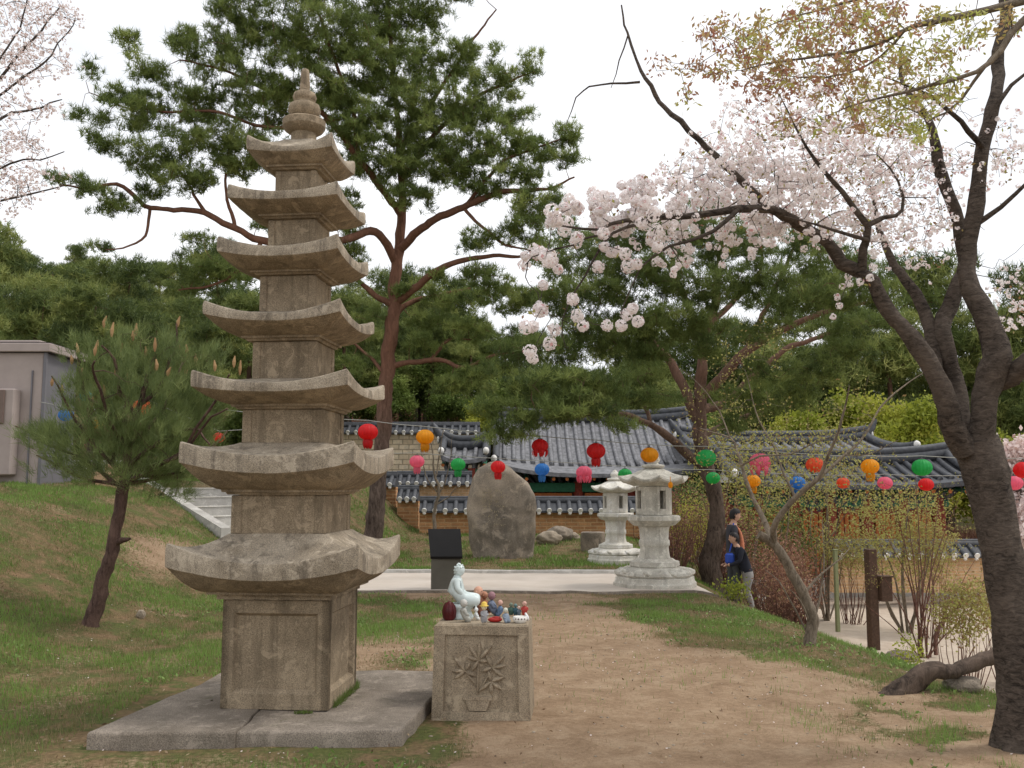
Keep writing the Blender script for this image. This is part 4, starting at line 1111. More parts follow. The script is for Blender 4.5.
# ------------------------------------------------------------------ stone lanterns
def stone_lantern(px, py, hp, lab, mat, rz=0.0, group='stone lanterns beside the path'):
    b = gpix(px, py); S = hp / 950 * b[1] / 1.96
    t = thing('stone_lantern', lab, 'stone lantern', b, group)
    mt = [M[mat]]
    def octr(prof, name, parent=t, k=8, petal=0, sharp=30, per=4):
        """prof=[(apothem-ish radius, z, scallop)]"""
        mb = MB(); n = k * per; V = []
        an = np.linspace(0, 2 * np.pi, n, endpoint=False) + rz + math.pi / 8
        for (r, z, sc, dip) in prof:
            ph = (an - rz - math.pi / 8) * k / (2 * np.pi); fr = np.abs((ph % 1) - .5) * 2     # 1 at corners, 0 mid-side
            rad = r * (math.cos(math.pi / 8) / np.cos((np.abs((ph % 1) - .5)) * 2 * np.pi / k)) / math.cos(math.pi / 8) if sc >= 0 else r * np.ones(n)
            rad = rad * (1 + abs(sc) * (fr ** 2 - .4))
            V.append(np.stack([b[0] + rad * S * np.cos(an), b[1] + rad * S * np.sin(an), b[2] + (z + dip * fr ** 2) * S], 1))
        V = np.array(V); m_, k_, _ = V.shape; i = np.arange(m_ - 1)[:, None]; j = np.arange(k_)[None]; j2 = (j + 1) % k_
        mb.add(V.reshape(-1, 3), np.stack([i * k_ + j, i * k_ + j2, (i + 1) * k_ + j2, (i + 1) * k_ + j], -1).reshape(-1, 4))
        mb.add(V[0], [tuple(range(k_ - 1, -1, -1))]); mb.add(V[-1], [tuple(range(k_))])
        return build(name, mb, mt, parent, sharp=sharp)
    octr([(.57, -.08, 0, 0), (.57, .07, 0, 0), (.555, .085, 0, 0), (.545, .10, 0, 0), (.54, .15, 0, 0), (.53, .162, 0, 0)], 'plinth')
    octr([(.515, .163, 0, 0), (.54, .19, .05, .01), (.53, .215, .08, .03), (.47, .255, .08, .02), (.38, .285, .06, .01), (.33, .30, .02, 0)], 'lotus_base', sharp=25, per=6)
    # carved petals over the base
    mb = MB()
    for q_ in range(16):
        a_ = rz + q_ * math.pi / 8
        ball(mb, (b[0] + .47 * S * math.cos(a_), b[1] + .47 * S * math.sin(a_), b[2] + .225 * S), (.085 * S, .07 * S, .045 * S), 2, rot=(0, .5, a_))
    build('carved_petals', mb, mt, t, smooth=True)
    octr([(.335, .301, 0, 0), (.345, .315, 0, 0), (.34, .375, 0, 0), (.32, .385, 0, 0), (.29, .39, 0, 0), (.25, .42, 0, 0)], 'step_stone')
    octr([(.222, .421, -.0, 0), (.21, .45, -.0, 0), (.195, .58, -.0, 0), (.205, .60, -.0, 0), (.212, .61, -.0, 0), (.212, .67, -.0, 0), (.205, .685, -.0, 0), (.195, .70, 0, 0), (.205, .84, 0, 0), (.22, .885, 0, 0)], 'shaft', sharp=40, per=4)
    octr([(.225, .886, 0, 0), (.28, .90, .05, 0), (.345, .955, .08, .015), (.355, .97, .02, 0), (.365, .975, 0, 0), (.365, 1.03, 0, 0), (.34, 1.045, 0, 0), (.29, 1.05, 0, 0)], 'platform', sharp=28, per=6)
    # light chamber: eight posts-and-panels with openings on four sides
    mb = MB(); z0, z1 = 1.051, 1.475; ra = .235
    for q_ in range(8):
        a_ = rz + q_ * math.pi / 4; n_ = np.array([math.cos(a_), math.sin(a_), 0]); t_ = np.array([-math.sin(a_), math.cos(a_), 0])
        fw = 2 * ra * math.tan(math.pi / 8); c = b + n_ * ra * S * .96
        def bb(off, zc, sx_, sz_): box(mb, c + t_ * off * S + UZ * zc * S, (sx_ * S, .05 * S, sz_ * S), a_ + math.pi / 2, 0, .004)
        if q_ % 2 == 0:
            bb(-(fw / 2 - .022), (z0 + z1) / 2, .05, z1 - z0 - .004); bb(fw / 2 - .022, (z0 + z1) / 2, .05, z1 - z0 - .004)
            bb(0, z0 + .05, fw - .096, .09); bb(0, z1 - .035, fw - .096, .06)
        else: bb(0, (z0 + z1) / 2, fw + .006, z1 - z0 - .008)
    build('light_chamber', mb, mt, t)
    octr([(.27, 1.476, 0, 0), (.36, 1.50, 0, .005), (.455, 1.522, .03, .045), (.475, 1.545, .04, .06), (.47, 1.57, .04, .06), (.40, 1.595, .03, .035), (.29, 1.645, .01, .012), (.21, 1.70, 0, 0), (.13, 1.735, 0, 0)], 'roof', sharp=30, per=8)
    mb = MB()
    lathe(mb, b, [(.12 * S, 1.736 * S), (.155 * S, 1.745 * S), (.175 * S, 1.765 * S), (.165 * S, 1.79 * S), (.09 * S, 1.80 * S), (.075 * S, 1.82 * S), (.10 * S, 1.845 * S), (.105 * S, 1.87 * S), (.085 * S, 1.905 * S), (.05 * S, 1.93 * S), (.045 * S, 1.95 * S), (.001, 1.975 * S)], 20)
    build('finial', mb, mt, t, smooth=True)
    return t
stone_lantern(655, 587, 131, 'larger grey carved stone lantern standing against the pine trunk', 'granite_grey', .42)
stone_lantern(616, 562, 90, 'smaller whitish stone lantern farther back left of the grey one', 'granite_pale', .42)
# ------------------------------------------------------------------ tiled masonry walls
def tiled_wall(p0, p1, ztop0, zbase0, lab, mat, th=.35, cop=.26, ztop1=None, zbase1=None, big=True, name='tiled_wall'):
    """wall between two ground points with a tiled coping; ztop = top of masonry"""
    p0 = np.array(p0, float); p1 = np.array(p1, float); d = p1 - p0; Lw = float(np.linalg.norm(d)); t = d / Lw; n = np.array([-t[1], t[0]])
    rz = math.atan2(t[1], t[0]); ztop1 = ztop0 if ztop1 is None else ztop1; zbase1 = zbase0 if zbase1 is None else zbase1
    T = thing(name, lab, 'wall', (*p0, zbase0))
    def pt(s, o, z): q = p0 + t * s + n * o; return [q[0], q[1], z]
    mb = MB()
    P = [pt(s, o, z) for (s, zb, zt) in ((0, zbase0, ztop0), (Lw, zbase1, ztop1)) for (o, z) in ((-th / 2, zb), (th / 2, zb), (th / 2, zt), (-th / 2, zt))]
    mb.add(P, [(0, 3, 2, 1), (4, 5, 6, 7), (0, 4, 7, 3), (1, 2, 6, 5), (3, 7, 6, 2)])
    build('masonry', mb, M[mat], T)
    hw = th / 2 + .22
    def zt(s): return ztop0 + (ztop1 - ztop0) * s / Lw
    mb = MB()
    prof = [(-hw, .0), (-hw, .05), (-.05, cop), (.05, cop), (hw, .05), (hw, 0)]
    P = [pt(s, o, zt(s) + z + .003) for s in (0, Lw) for (o, z) in prof]; k = len(prof)
    mb.add(P, [(j, (j + 1) % k, k + (j + 1) % k, k + j) for j in range(k)] + [tuple(range(k - 1, -1, -1)), tuple(range(k, 2 * k))])
    cp = build('coping', mb, M['tile'], T)
    mb = MB(); me = MB(); step = .27; m_ = int(Lw / step)
    for i in range(m_ + 1):
        s = (i + .5) * Lw / (m_ + 1)
        for sg_ in (-1, 1):
            a = np.array(pt(s, sg_ * .04, zt(s) + cop + .02)); b = np.array(pt(s, sg_ * (hw + .03), zt(s) + .07))
            tube(mb, np.array([a, b]), .062, 8)
            e = b + (b - a) / np.linalg.norm(b - a) * .012
            dd = (b - a) / np.linalg.norm(b - a); tube(me, np.array([b + dd * .002, b + dd * .03]), .066, 8)
            ball(me, np.array(pt(s, sg_ * (hw + .0), zt(s) - .01)), (.05, .05, .05), 1)
    build('tile_rows', mb, M['tile'], cp, smooth=True)
    build('tile_ends', me, M['plaster'], cp, smooth=True)
    mb = MB(); S = np.array([pt(s, 0, zt(s) + cop + .05) for s in np.linspace(0, Lw, 12)]); tube(mb, S, .085, 10)
    S2 = S.copy(); S2[:, 2] += .07; tube(mb, S2, .05, 8)
    build('ridge_tiles', mb, M['tile'], cp, smooth=True)
    return T
def wallpx(x0, x1, Y0, Y1, ytop, ybot, **k):
    a = at(x0, ytop, Y0); b = at(x1, ytop, Y1)
    return tiled_wall(a[:2], b[:2], a[2], at(x0, ybot, Y0)[2], ztop1=b[2], zbase1=at(x1, ybot, Y1)[2], **k)
wallpx(420, 655, 25.0, 25.2, 512.5, 537, lab='long low orange brick wall with black tile coping behind the standing boulder', mat='brick')
wallpx(398, 419, 25.6, 25.6, 501, 536, lab='short raised step of brick wall with tile coping left of the long low wall', mat='brick')
wallpx(335, 397, 26.2, 26.1, 487, 536, lab='highest brick wall step half hidden behind the red pine trunk', mat='brick')
wallpx(397, 472, 28.0, 28.0, 485.5, 505, lab='pale brick wall with thin tile coping above the orange brick wall', mat='brick_light')
wallpx(338, 480, 32.2, 32.2, 434.5, 480, lab='tall pale rubble stone wall with white-dotted tile coping on the slope', mat='rubble')
wallpx(830, 985, 23.0, 23.0, 557, 592, lab='low brick wall with white-dotted coping in front of the red temple gate on the right', mat='brick_light')

# ------------------------------------------------------------------ halls with tiled roofs
def hall(lab, cx, Y, W, D, zb, ze, zr, over=1.1, rz=0.0, tile='tile_light', name='temple_hall', cols=5, wall='redwood', rib=.3, lift=.35, hip=0.0):
    T = thing(name, lab, 'temple', (cx, Y, zb)); c_, s_ = math.cos(rz), math.sin(rz)
    def P(x, y, z): return np.array([cx + x * c_ - y * s_, Y + x * s_ + y * c_, z])
    hw, hd = W / 2, D / 2
    mb = MB(); box(mb, P(0, 0, zb + .2), (W + .8, D + .8, .5), rz, 0, .02); build('platform', mb, M['concrete'], T)
    for i in range(cols):
        x = -hw + W * i / (cols - 1)
        for y in (-hd, hd):
            mb = MB(); tube(mb, np.array([P(x, y, zb + .45), P(x, y, (zb + ze) / 2), P(x, y, ze - .25)]), [.19, .18, .16], 12); build('column', mb, M['redwood'], T, smooth=True)
    mb = MB(); prs = []
    for i in range(cols - 1):
        x0 = -hw + W * i / (cols - 1); x1 = -hw + W * (i + 1) / (cols - 1); xm = (x0 + x1) / 2; w = x1 - x0 - .4
        for y in (-hd + .02, hd - .02):
            box(mb, P(xm, y, (zb + .45 + ze - .6) / 2), (w, .08, ze - .6 - zb - .45), rz)
            pr = MB(); prs.append(pr)
            for k in range(4): box(pr, P(xm - w / 2 + w * (k + .5) / 4, y + (-.06 if y < 0 else .06), (zb + .5 + ze - .7) / 2), (w / 4 - .03, .04, ze - 1.3 - zb), rz, 0, .01)
    for x in (-hw, hw): box(mb, P(x, 0, (zb + .45 + ze - .6) / 2), (.08, D - .4, ze - .6 - zb - .45), rz)
    build('wall_panel', mb, M[wall], T); 
    for pr in prs: build('door_panel', pr, M['orangewood'], T)
    mb = MB()
    for y in (-hd, hd): box(mb, P(0, y, ze - .42), (W + .5, .22, .30), rz, 0, .02)
    for x in (-hw, hw): box(mb, P(x, 0, ze - .42), (.22, D - .24, .30), rz, 0, .02)
    build('bracket_beam', mb, M['greenwood'], T)
    mb = MB(); m2 = MB()
    nr = int(W / .35)
    for i in range(nr + 1):
        x = -hw - .4 + (W + .8) * i / nr
        for sg_ in (-1, 1):
            a = P(x, sg_ * (hd - .3), ze - .02); b = P(x, sg_ * (hd + over - .12), ze - .16)
            tube(mb, np.array([a, b]), .06, 6); dd = nrm(b - a); tube(m2, np.array([b + dd * .001, b + dd * .02]), .055, 6)
    rf = build('rafters', mb, M['greenwood'], T); build('rafter_ends', m2, M['orangewood'], rf)
    # curved roof surfaces
    HX = hw + over * .9; HY = hd + over
    nx, ny = 24, 10
    def rs(u, v, sg_, dz=0):   # u -1..1 along, v 0 (ridge)..1 (eave)
        z = zr + (ze - zr) * (1 - (1 - v) ** 1.45) + lift * abs(u) ** 3 * v ** 1.5 + .18 * abs(u) ** 3 * (1 - v)
        xx = HX * u * (1 - hip * (1 - v))
        return P(xx, sg_ * HY * v, z + dz)
    mb = MB()
    for sg_ in (-1, 1):
        for dz in (0, -.12):
            V = np.array([[rs(u, v, sg_, dz) for u in np.linspace(-1, 1, nx)] for v in np.linspace(0, 1, ny)])
            i = np.arange(ny - 1)[:, None]; j = np.arange(nx - 1)[None]
            mb.add(V.reshape(-1, 3), np.stack([i * nx + j, i * nx + j + 1, (i + 1) * nx + j + 1, (i + 1) * nx + j], -1).reshape(-1, 4))
        top = [rs(u, 1, sg_) for u in np.linspace(-1, 1, nx)]; bot = [rs(u, 1, sg_, -.12) for u in np.linspace(-1, 1, nx)]
        mb.add(top + bot, [(q, q + 1, nx + q + 1, nx + q) for q in range(nx - 1)])
        for u in (-1, 1):
            vs = np.linspace(0, 1, ny); a = [rs(u, v, sg_) for v in vs] + [rs(u, v, sg_, -.12) for v in vs]
            mb.add(a, [(q, q + 1, ny + q + 1, ny + q) for q in range(ny - 1)])
    roof = build('roof', mb, M[tile], T, smooth=False)
    for u in (-1, 1):    # gable infill
        g_ = MB(); uu = .93 * u; z_ = ze + .25
        a = [rs(uu, v, -1, -.14) for v in np.linspace(.75, 0, 6)] + [rs(uu, v, 1, -.14) for v in np.linspace(.15, .75, 5)]
        g_.add(a, [tuple(range(len(a)))]); build('gable', g_, M['plaster'], roof)
    mb = MB(); me = MB(); nrib = int(2 * HX / rib)
    for i in range(nrib + 1):
        u = -1 + 2 * i / nrib
        for sg_ in (-1, 1):
            S = np.array([rs(u, v, sg_, .03) for v in np.linspace(.02, 1.005, 9)]); tube(mb, S, .075, 6)
            dd = nrm(S[-1] - S[-2]); tube(me, np.array([S[-1] + dd * .001, S[-1] + dd * .03]), .085, 8)
    build('tile_rows', mb, M[tile], roof, smooth=True); build('tile_ends', me, M['plaster'], roof)
    mb = MB(); S = np.array([rs(u, 0, 1, .12) for u in np.linspace(-1, 1, 20)]); tube(mb, S, .16, 8); S2 = S + np.array([0, 0, .2]); tube(mb, S2, .11, 8)
    for u, k in ((-1, 0), (1, -1)):
        e = S[k]; dx = P(u, 0, 0) - P(0, 0, 0)
        tube(mb, np.array([e, e + dx * .2 + np.array([0, 0, .25]), e + dx * .35 + np.array([0, 0, .5])]), [.16, .13, .05], 8)
        for sg_ in (-1, 1):
            S3 = np.array([rs(u * .985, v, sg_, .14) for v in np.linspace(0, 1, 10)]); tube(mb, S3, .12, 7)
    build('ridge_tiles', mb, M['tile'], roof, smooth=True)
    mb = MB()
    for u, k in ((-1, 0), (1, -1)):
        e = S[k] + (P(u, 0, 0) - P(0, 0, 0)) * .17; ball(mb, e, (.05, .16, .16), 2)
        for sg_ in (-1, 1): ball(mb, rs(u, 1.0, sg_, .12), (.1, .14, .12), 2)
    build('ridge_end_caps', mb, M['plaster'], roof, smooth=True)
    return T
pz = lambda px, py, Y: at(px, py, Y)
# central hall behind the boulder
Yh = 31.0
def hallpx(lab, x0, x1, Yf, yeave, yridge, D, zb, over=1.1, **k):
    """x0,x1 pixel span of the front eave line at distance Yf"""
    a = at(x0, yeave, Yf); b = at(x1, yeave, Yf); W = b[0] - a[0] - 2 * over * .9; Yc = Yf + over + D / 2
    return hall(lab, (a[0] + b[0]) / 2, Yc, W, D, zb, a[2] + .1, at((x0 + x1) / 2, yridge, Yc)[2], over, **k)
hallpx('temple hall with grey tiled roof and green and orange eaves behind the standing boulder', 494, 722, 29.5, 477, 422, 6.0, -.9, cols=4, wall='orangewood')
hallpx('small tiled gatehouse roof between the rubble wall and the standing boulder', 441, 486, 28.8, 463, 449, 1.2, 0, over=.5, cols=2, lift=.15, name='gatehouse')
hallpx('large temple hall whose tiled roof slopes down behind the lanterns on the right', 705, 918, 27.0, 470, 444, 5.5, -1.1, cols=5, lift=.5, rz=.0)
hallpx('low red temple gate with dark tiled roof behind the shrubs, left of the cherry trunk', 735, 985, 24.2, 489, 464, 2.2, -1.3, over=.9, cols=6, tile='tile', lift=.18, name='temple_gate')
hallpx('distant hall roof corner peeping above the yellow-green trees', 745, 818, 44, 412, 399, 4, 1.5, cols=3, lift=.3)

# ------------------------------------------------------------------ concrete utility building
Yu = 15.6; a = at(40, 486, Yu); zt = at(30, 353, Yu)[2]; x1 = a[0]; x0 = x1 - 3.6; zb = .9
ub = thing('utility_building', 'mauve-grey flat-roofed utility building at the left behind the young pine', 'building', ((x0 + x1) / 2, Yu + .5, zb))
x2 = x1 - .003
mb = MB(); box(mb, ((x0 + x1) / 2, Yu + .55, (zb + zt) / 2), (x1 - x0, 1.1, zt - zb), 0, 0, .01); wo = build('wall', mb, M['wallpanel_dark'], ub)
mb = MB(); box(mb, ((x0 + x2) / 2 - .02, Yu - .03, (zb + zt) / 2), (x2 - x0, .056, zt - zb - .004), 0, 0, .006); build('front_cladding', mb, M['wallpanel'], ub)
mb = MB(); box(mb, ((x0 + x1) / 2, Yu + .55, zt + .075), (x1 - x0 + .24, 1.4, .14), 0, 0, .01)
box(mb, ((x0 + x1) / 2 - .1, Yu + .55, zt + .175), (x1 - x0 + .05, 1.3, .05), 0, 0, .01); ro = build('roof', mb, M['wallpanel'], ub)
mb = MB(); box(mb, ((x0 + x1) / 2, Yu + .55, zt + .147), (x1 - x0 + .22, 1.38, .02)); box(mb, ((x0 + x1) / 2, Yu + .55, zt + .003), (x1 - x0 + .2, 1.3, .012)); build('roof_seam', mb, M['trim'], ro)
mb = MB(); box(mb, (x2 - .18, Yu - .075, (zb + zt) / 2 - .1), (.02, .03, zt - zb - .4)); box(mb, (x2 + .02, Yu - .06, (zb + zt) / 2), (.05, .05, zt - zb - .01)); build('cladding_joint', mb, M['wallpanel_dark'], ub)
ax = at(0, 430, Yu - .2); mb = MB(); box(mb, (ax[0] - .12, Yu - .17, ax[2] - .03), (.72, .22, 1.4), 0, 0, .02); mt_ = build('wall_cabinet', mb, M['wallpanel'], ub)
mb = MB(); box(mb, (ax[0] - .14, Yu - .3, at(0, 408, Yu)[2]), (.48, .035, .55), 0, 0, .01); build('brown_panel', mb, M['brownbox'], mt_)
# low wall right of it behind the young pine
mb = MB(); a = at(64, 470, 17.6); b = at(128, 470, 17.6); box(mb, ((a[0] + b[0]) / 2, 17.6, 1.35), (b[0] - a[0], .3, 1.3), 0, 0, .02)
tag(build('low_wall', mb, M['concrete'], base=((a[0] + b[0]) / 2, 17.6, .9)), 'low weathered concrete wall between the utility building and the stairs', 'wall')
# orange-tan stacked boxes seen under the young pine
mb = MB(); a = at(107, 489, 16.9); box(mb, a + np.array([0, 0, .1]), (.5, .4, .42), .3, 0, .03); box(mb, a + np.array([.12, .05, .36]), (.3, .3, .18), .7, 0, .03)
tag(build('covered_pile', mb, C('tanpile', (.5, .33, .2), .8), base=a - np.array([0, 0, .12])), 'small tan pile covered with cloth beside the top of the stairs', 'pile')

# ------------------------------------------------------------------ concrete stairs climbing the bank
S0 = np.array([-5.1, 16.7]); sdir = nrm(np.array([-1.93, 1.5])); sn = np.array([-sdir[1], sdir[0]]) * -1    # sn points to the right
st = thing('concrete_stairs', 'pale concrete stairs with a sloping side wall climbing the grass bank', 'stairs', (*S0, .5))
zst = at(228, 530, 16.9)[2]
mb = MB(); nstep = 5; rise = .165; run = .47; wid = 2.0
def sb(mb, s0, s1, o0, o1, z0, z1a, z1b):
    P = []
    for (s, z1) in ((s0, z1a), (s1, z1b)):
        for (o, z) in ((o0, z0), (o1, z0), (o1, z1), (o0, z1)):
            q_ = S0 + sdir * s + sn * o; P.append([q_[0], q_[1], z])
    mb.add(P, [(0, 1, 2, 3), (5, 4, 7, 6), (0, 4, 5, 1), (1, 5, 6, 2), (2, 6, 7, 3), (3, 7, 4, 0)])
for k in range(nstep):
    s_end = nstep * run + .9 if k == nstep - 1 else (k + 1) * run
    sb(mb, k * run, s_end, .0, wid, -.2, zst + rise * (k + .35), zst + rise * (k + .35))
build('steps', mb, M['concrete'], st)
mb = MB()
for k in range(nstep):
    sb(mb, k * run - .02, k * run + .05, .0, wid, zst + rise * (k + .35) + .001, zst + rise * (k + .35) + .018, zst + rise * (k + .35) + .018)
build('step_nosing', mb, M['granite_pale'], st)
mb = MB(); sb(mb, -.35, nstep * run, -.2, -.002, -.2, zst + .06, zst + rise * nstep + .13); sb(mb, nstep * run + .001, nstep * run + 1.2, -.2, -.002, -.2, zst + rise * nstep + .128, zst + rise * nstep + .128)
build('side_wall', mb, M['concrete'], st)

# ------------------------------------------------------------------ posts on the right
b = gpix(874, 650); s_ = b[1] / 950; zt = at(874, 549, b[1])[2]
po = thing('wooden_post', 'dark brown square wooden post with a box on its side near the red-stemmed shrub', 'post', b)
mb = MB(); box(mb, (b[0], b[1], (b[2] + zt) / 2 - .05), (9 * s_, 9 * s_, zt - b[2] + .1), .2, 0, .008); build('post', mb, M['darkwood'], po)
mb = MB(); c = at(884, 589, b[1] - .02); box(mb, c, (12 * s_, 11 * s_, 23 * s_), .2, 0, .01); box(mb, c + np.array([0, 0, 12.3 * s_]), (14 * s_, 13 * s_, 1.5 * s_), .2, 0, .004); build('box', mb, M['darkwood'], po)
b = gpix(838, 632); zt = at(838, 553, b[1])[2]; mb = MB(); box(mb, (b[0], b[1], (b[2] + zt) / 2), (.075, .075, zt - b[2] + .1), .2, 0, .01); box(mb, (b[0], b[1], zt + .06), (.09, .09, .03), .2, 0, .008)
tag(build('green_post', mb, C('postgreen', (.25, .27, .14), .8), base=b), 'thin pale green post standing between the small bare tree and the brown post', 'post')
# ------------------------------------------------------------------ paper lanterns on their strings
def paper_lantern(color, px, py, Y, wpx, lab, skirt):
    c = at(px, py, Y); r = wpx / 950 * Y / 2
    t = thing('paper_lantern', lab, 'paper lantern', c + np.array([0, 0, r * .95]), 'round paper lanterns strung between the trees')
    mb = MB(); nR = 16; k = 64; V = []
    an = np.linspace(0, 2 * np.pi, k, endpoint=False)
    for ph in np.linspace(-1.35, 1.35, 15):
        rr = r * math.cos(ph) * (1 - .09 * np.abs(np.cos(an * nR / 2)))
        V.append(np.stack([c[0] + rr * np.cos(an), c[1] + rr * np.sin(an), np.full(k, c[2] + r * .84 * math.sin(ph))], 1))
    V = np.array(V); m_ = len(V); i = np.arange(m_ - 1)[:, None]; j = np.arange(k)[None]; j2 = (j + 1) % k
    mb.add(V.reshape(-1, 3), np.stack([i * k + j, i * k + j2, (i + 1) * k + j2, (i + 1) * k + j], -1).reshape(-1, 4)); mb.add(V[0], [tuple(range(k))[::-1]]); mb.add(V[-1], [tuple(range(k))])
    build('shade', mb, PAPER[color], t, smooth=True)
    mb = MB(); lathe(mb, c + np.array([0, 0, r * .80]), [(r * .28, 0), (r * .28, r * .08), (r * .08, r * .1), (.004, r * .3)], 12); build('cap', mb, C('wire', (.08, .08, .08)), t)
    mb = MB()
    if skirt:      # hanging paper petals
        for q in range(7):
            a = q * 2 * np.pi / 7 + px; rr = r * (.42 if skirt == 1 else .85); z0 = -.62 if skirt == 1 else -.25
            ca, sa = math.cos(a), math.sin(a)
            L = [np.array([c[0] + rr * f_ * ca, c[1] + rr * f_ * sa, c[2] + r * z_]) for f_, z_ in ((.9, z0), (1.12, z0 - .35), (1.05, z0 - .75), (.85, z0 - 1.05))]
            tn = np.array([-sa, ca, 0]) * r
            V = []
            for (p, w_) in zip(L, (.16, .24, .2, .03)): V += [p - tn * w_, p + tn * w_, p + tn * w_ - np.array([ca, sa, 0]) * .004, p - tn * w_ - np.array([ca, sa, 0]) * .004]
            F = []
            for q2 in range(3):
                o = q2 * 4
                for e in range(4): F.append((o + e, o + (e + 1) % 4, o + 4 + (e + 1) % 4, o + 4 + e))
            mb.add(V, F + [(3, 2, 1, 0), (12, 13, 14, 15)])
        build('paper_petals', mb, PAPER[color], t, smooth=True)
    return c + np.array([0, 0, r * 1.05])
UP, LO = 13.0, 16.0
A = [('red', 368, 432, 20, 'red paper lantern in front of the red pine trunk, nearest the pagoda', 1),
     ('yellow', 425, 437, 18, 'yellow paper lantern directly in front of the rubble wall', 1),
     ('red', 540, 446, 17, 'dull red lantern half hidden by pine twigs before the tiled hall roof', 2),
     ('red', 596, 451, 19, 'bright red lantern between the standing boulder and the stone lanterns', 1),
     ('yellow', 649.5, 455, 18, 'yellow paper lantern hanging right above the grey stone lantern', 0),
     ('green', 706, 458, 20, 'green lantern just behind the pine trunk, upper one of the two there', 0),
     ('pink', 760, 462, 21, 'large pink lantern right of the pine trunk', 2),
     ('orange', 815, 465, 18, 'orange lantern veiled by twigs above the small bare tree', 0),
     ('yellow', 870, 466.5, 18, 'yellow lantern on the right, between an orange and a green one', 1),
     ('green', 922, 467.5, 20, 'green lantern in front of the dark gate roof at the left of the cherry trunk', 0),
     ('red', 1024, 470, 20, 'red lantern cut by the right edge of the picture', 0)]
B = [('pink', 417, 461.5, 15, 'small pink lantern below the yellow one in front of the rubble wall', 1),
     ('green', 458, 464.5, 15, 'small green lantern just left of the standing boulder', 1),
     ('red', 498, 467, 15, 'small red lantern in front of the top of the standing boulder', 1),
     ('blue', 542, 469.5, 15, 'small blue lantern just right of the standing boulder', 1),
     ('pink', 584, 472.5, 16, 'small pink lantern left of the far stone lantern', 2),
     ('green', 625, 474.5, 14, 'small green lantern directly above the far stone lantern', 0),
     ('green', 713, 478, 14, 'lower smaller green lantern at the right side of the pine trunk', 0),
     ('yellow', 753, 481, 15, 'small yellow lantern below the large pink one', 1),
     ('blue', 797.5, 482.5, 15, 'small blue lantern in the twigs of the small bare tree', 1),
     ('orange', 843, 483, 13, 'small reddish orange lantern behind the twigs, right of the blue one', 0),
     ('pink', 885, 483, 15, 'small magenta pink lantern below the right yellow one', 0),
     ('red', 926, 484.5, 15, 'small red lantern below the right green one beside the cherry trunk', 0),
     ('pink', 1014, 483, 17, 'pale pink lantern right of the cherry trunk', 0)]
D_ = [('blue', 66, 415, 15, 'blue lantern behind the left side of the young pine', 0), ('teal', 86, 396, 13, 'faint teal lantern behind the young pine', 0),
      ('orange', 142, 407, 18, 'orange lantern in the middle of the young pine crown', 0), ('yellow', 98, 424, 11, 'tiny yellow lantern deep behind the young pine needles', 0),
      ('red', 219, 437.5, 12, 'small red lantern between the young pine and the pagoda', 0)]
def string(items, Y, Yr, lab, ends):
    tops = [paper_lantern(c, x, y, Y + (Yr - Y) * (x - 340) / 700, w, l, s) for (c, x, y, w, l, s) in items]
    P = [np.array(ends[0])] + [t + np.array([0, 0, .015]) for t in tops] + [np.array(ends[1])]
    out = []
    for a, b in zip(P[:-1], P[1:]):
        t = np.linspace(0, 1, 8, endpoint=False)[:, None]; q = a * (1 - t) + b * t; q[:, 2] -= (np.sin(t[:, 0] * np.pi)) * .012 * np.linalg.norm(b - a); out.append(q)
    out.append(P[-1][None]); mb = MB(); tube(mb, np.vstack(out), .006, 5); tag(build('lantern_string', mb, C('cord', (.30, .30, .27), .6), base=P[0]), lab, 'cord', 'cords carrying the paper lanterns')
string(A, UP, 13.0, 'upper cord carrying the bigger paper lanterns across the picture', (at(210, 408, 13.5), at(1090, 463, 13.0)))
string(B, LO, 16.0, 'lower cord carrying the smaller paper lanterns behind the upper one', (at(335, 452, 16.5), at(1090, 470, 15.5)))
string(D_[:2][::-1] + D_[2:3], 17.5, 17.5, 'cord with blue, teal and orange lanterns behind the young pine', (at(98, 384, 17.3), at(235, 420, 17.5))) if False else None
tops = [paper_lantern(c, x, y, 14.6, w, l, s) for (c, x, y, w, l, s) in D_]
P = [at(40, 402, 14.6), tops[0], tops[1], tops[3], tops[2], tops[4], at(270, 428, 14.4)]; P = [P[0]] + sorted(P[1:-1], key=lambda q: q[0]) + [P[-1]]
mb = MB(); tube(mb, np.array(P), .006, 5); tag(build('lantern_string', mb, C('cord', (.30, .30, .27), .6), base=P[0]), 'cord of small lanterns behind the young pine at the left', 'cord', 'cords carrying the paper lanterns')
c = at(670.5, 485, 13.6); mb = MB(); ball(mb, c, (.035, .035, .05), 2); tube(mb, np.array([c + [0, 0, .04], c + [0, 0, .12]]), .005, 5)
tag(build('paper_tag', mb, PAPER['yellow'], base=c, smooth=True), 'tiny yellow paper tag hanging under the right roof edge of the grey stone lantern', 'tag')

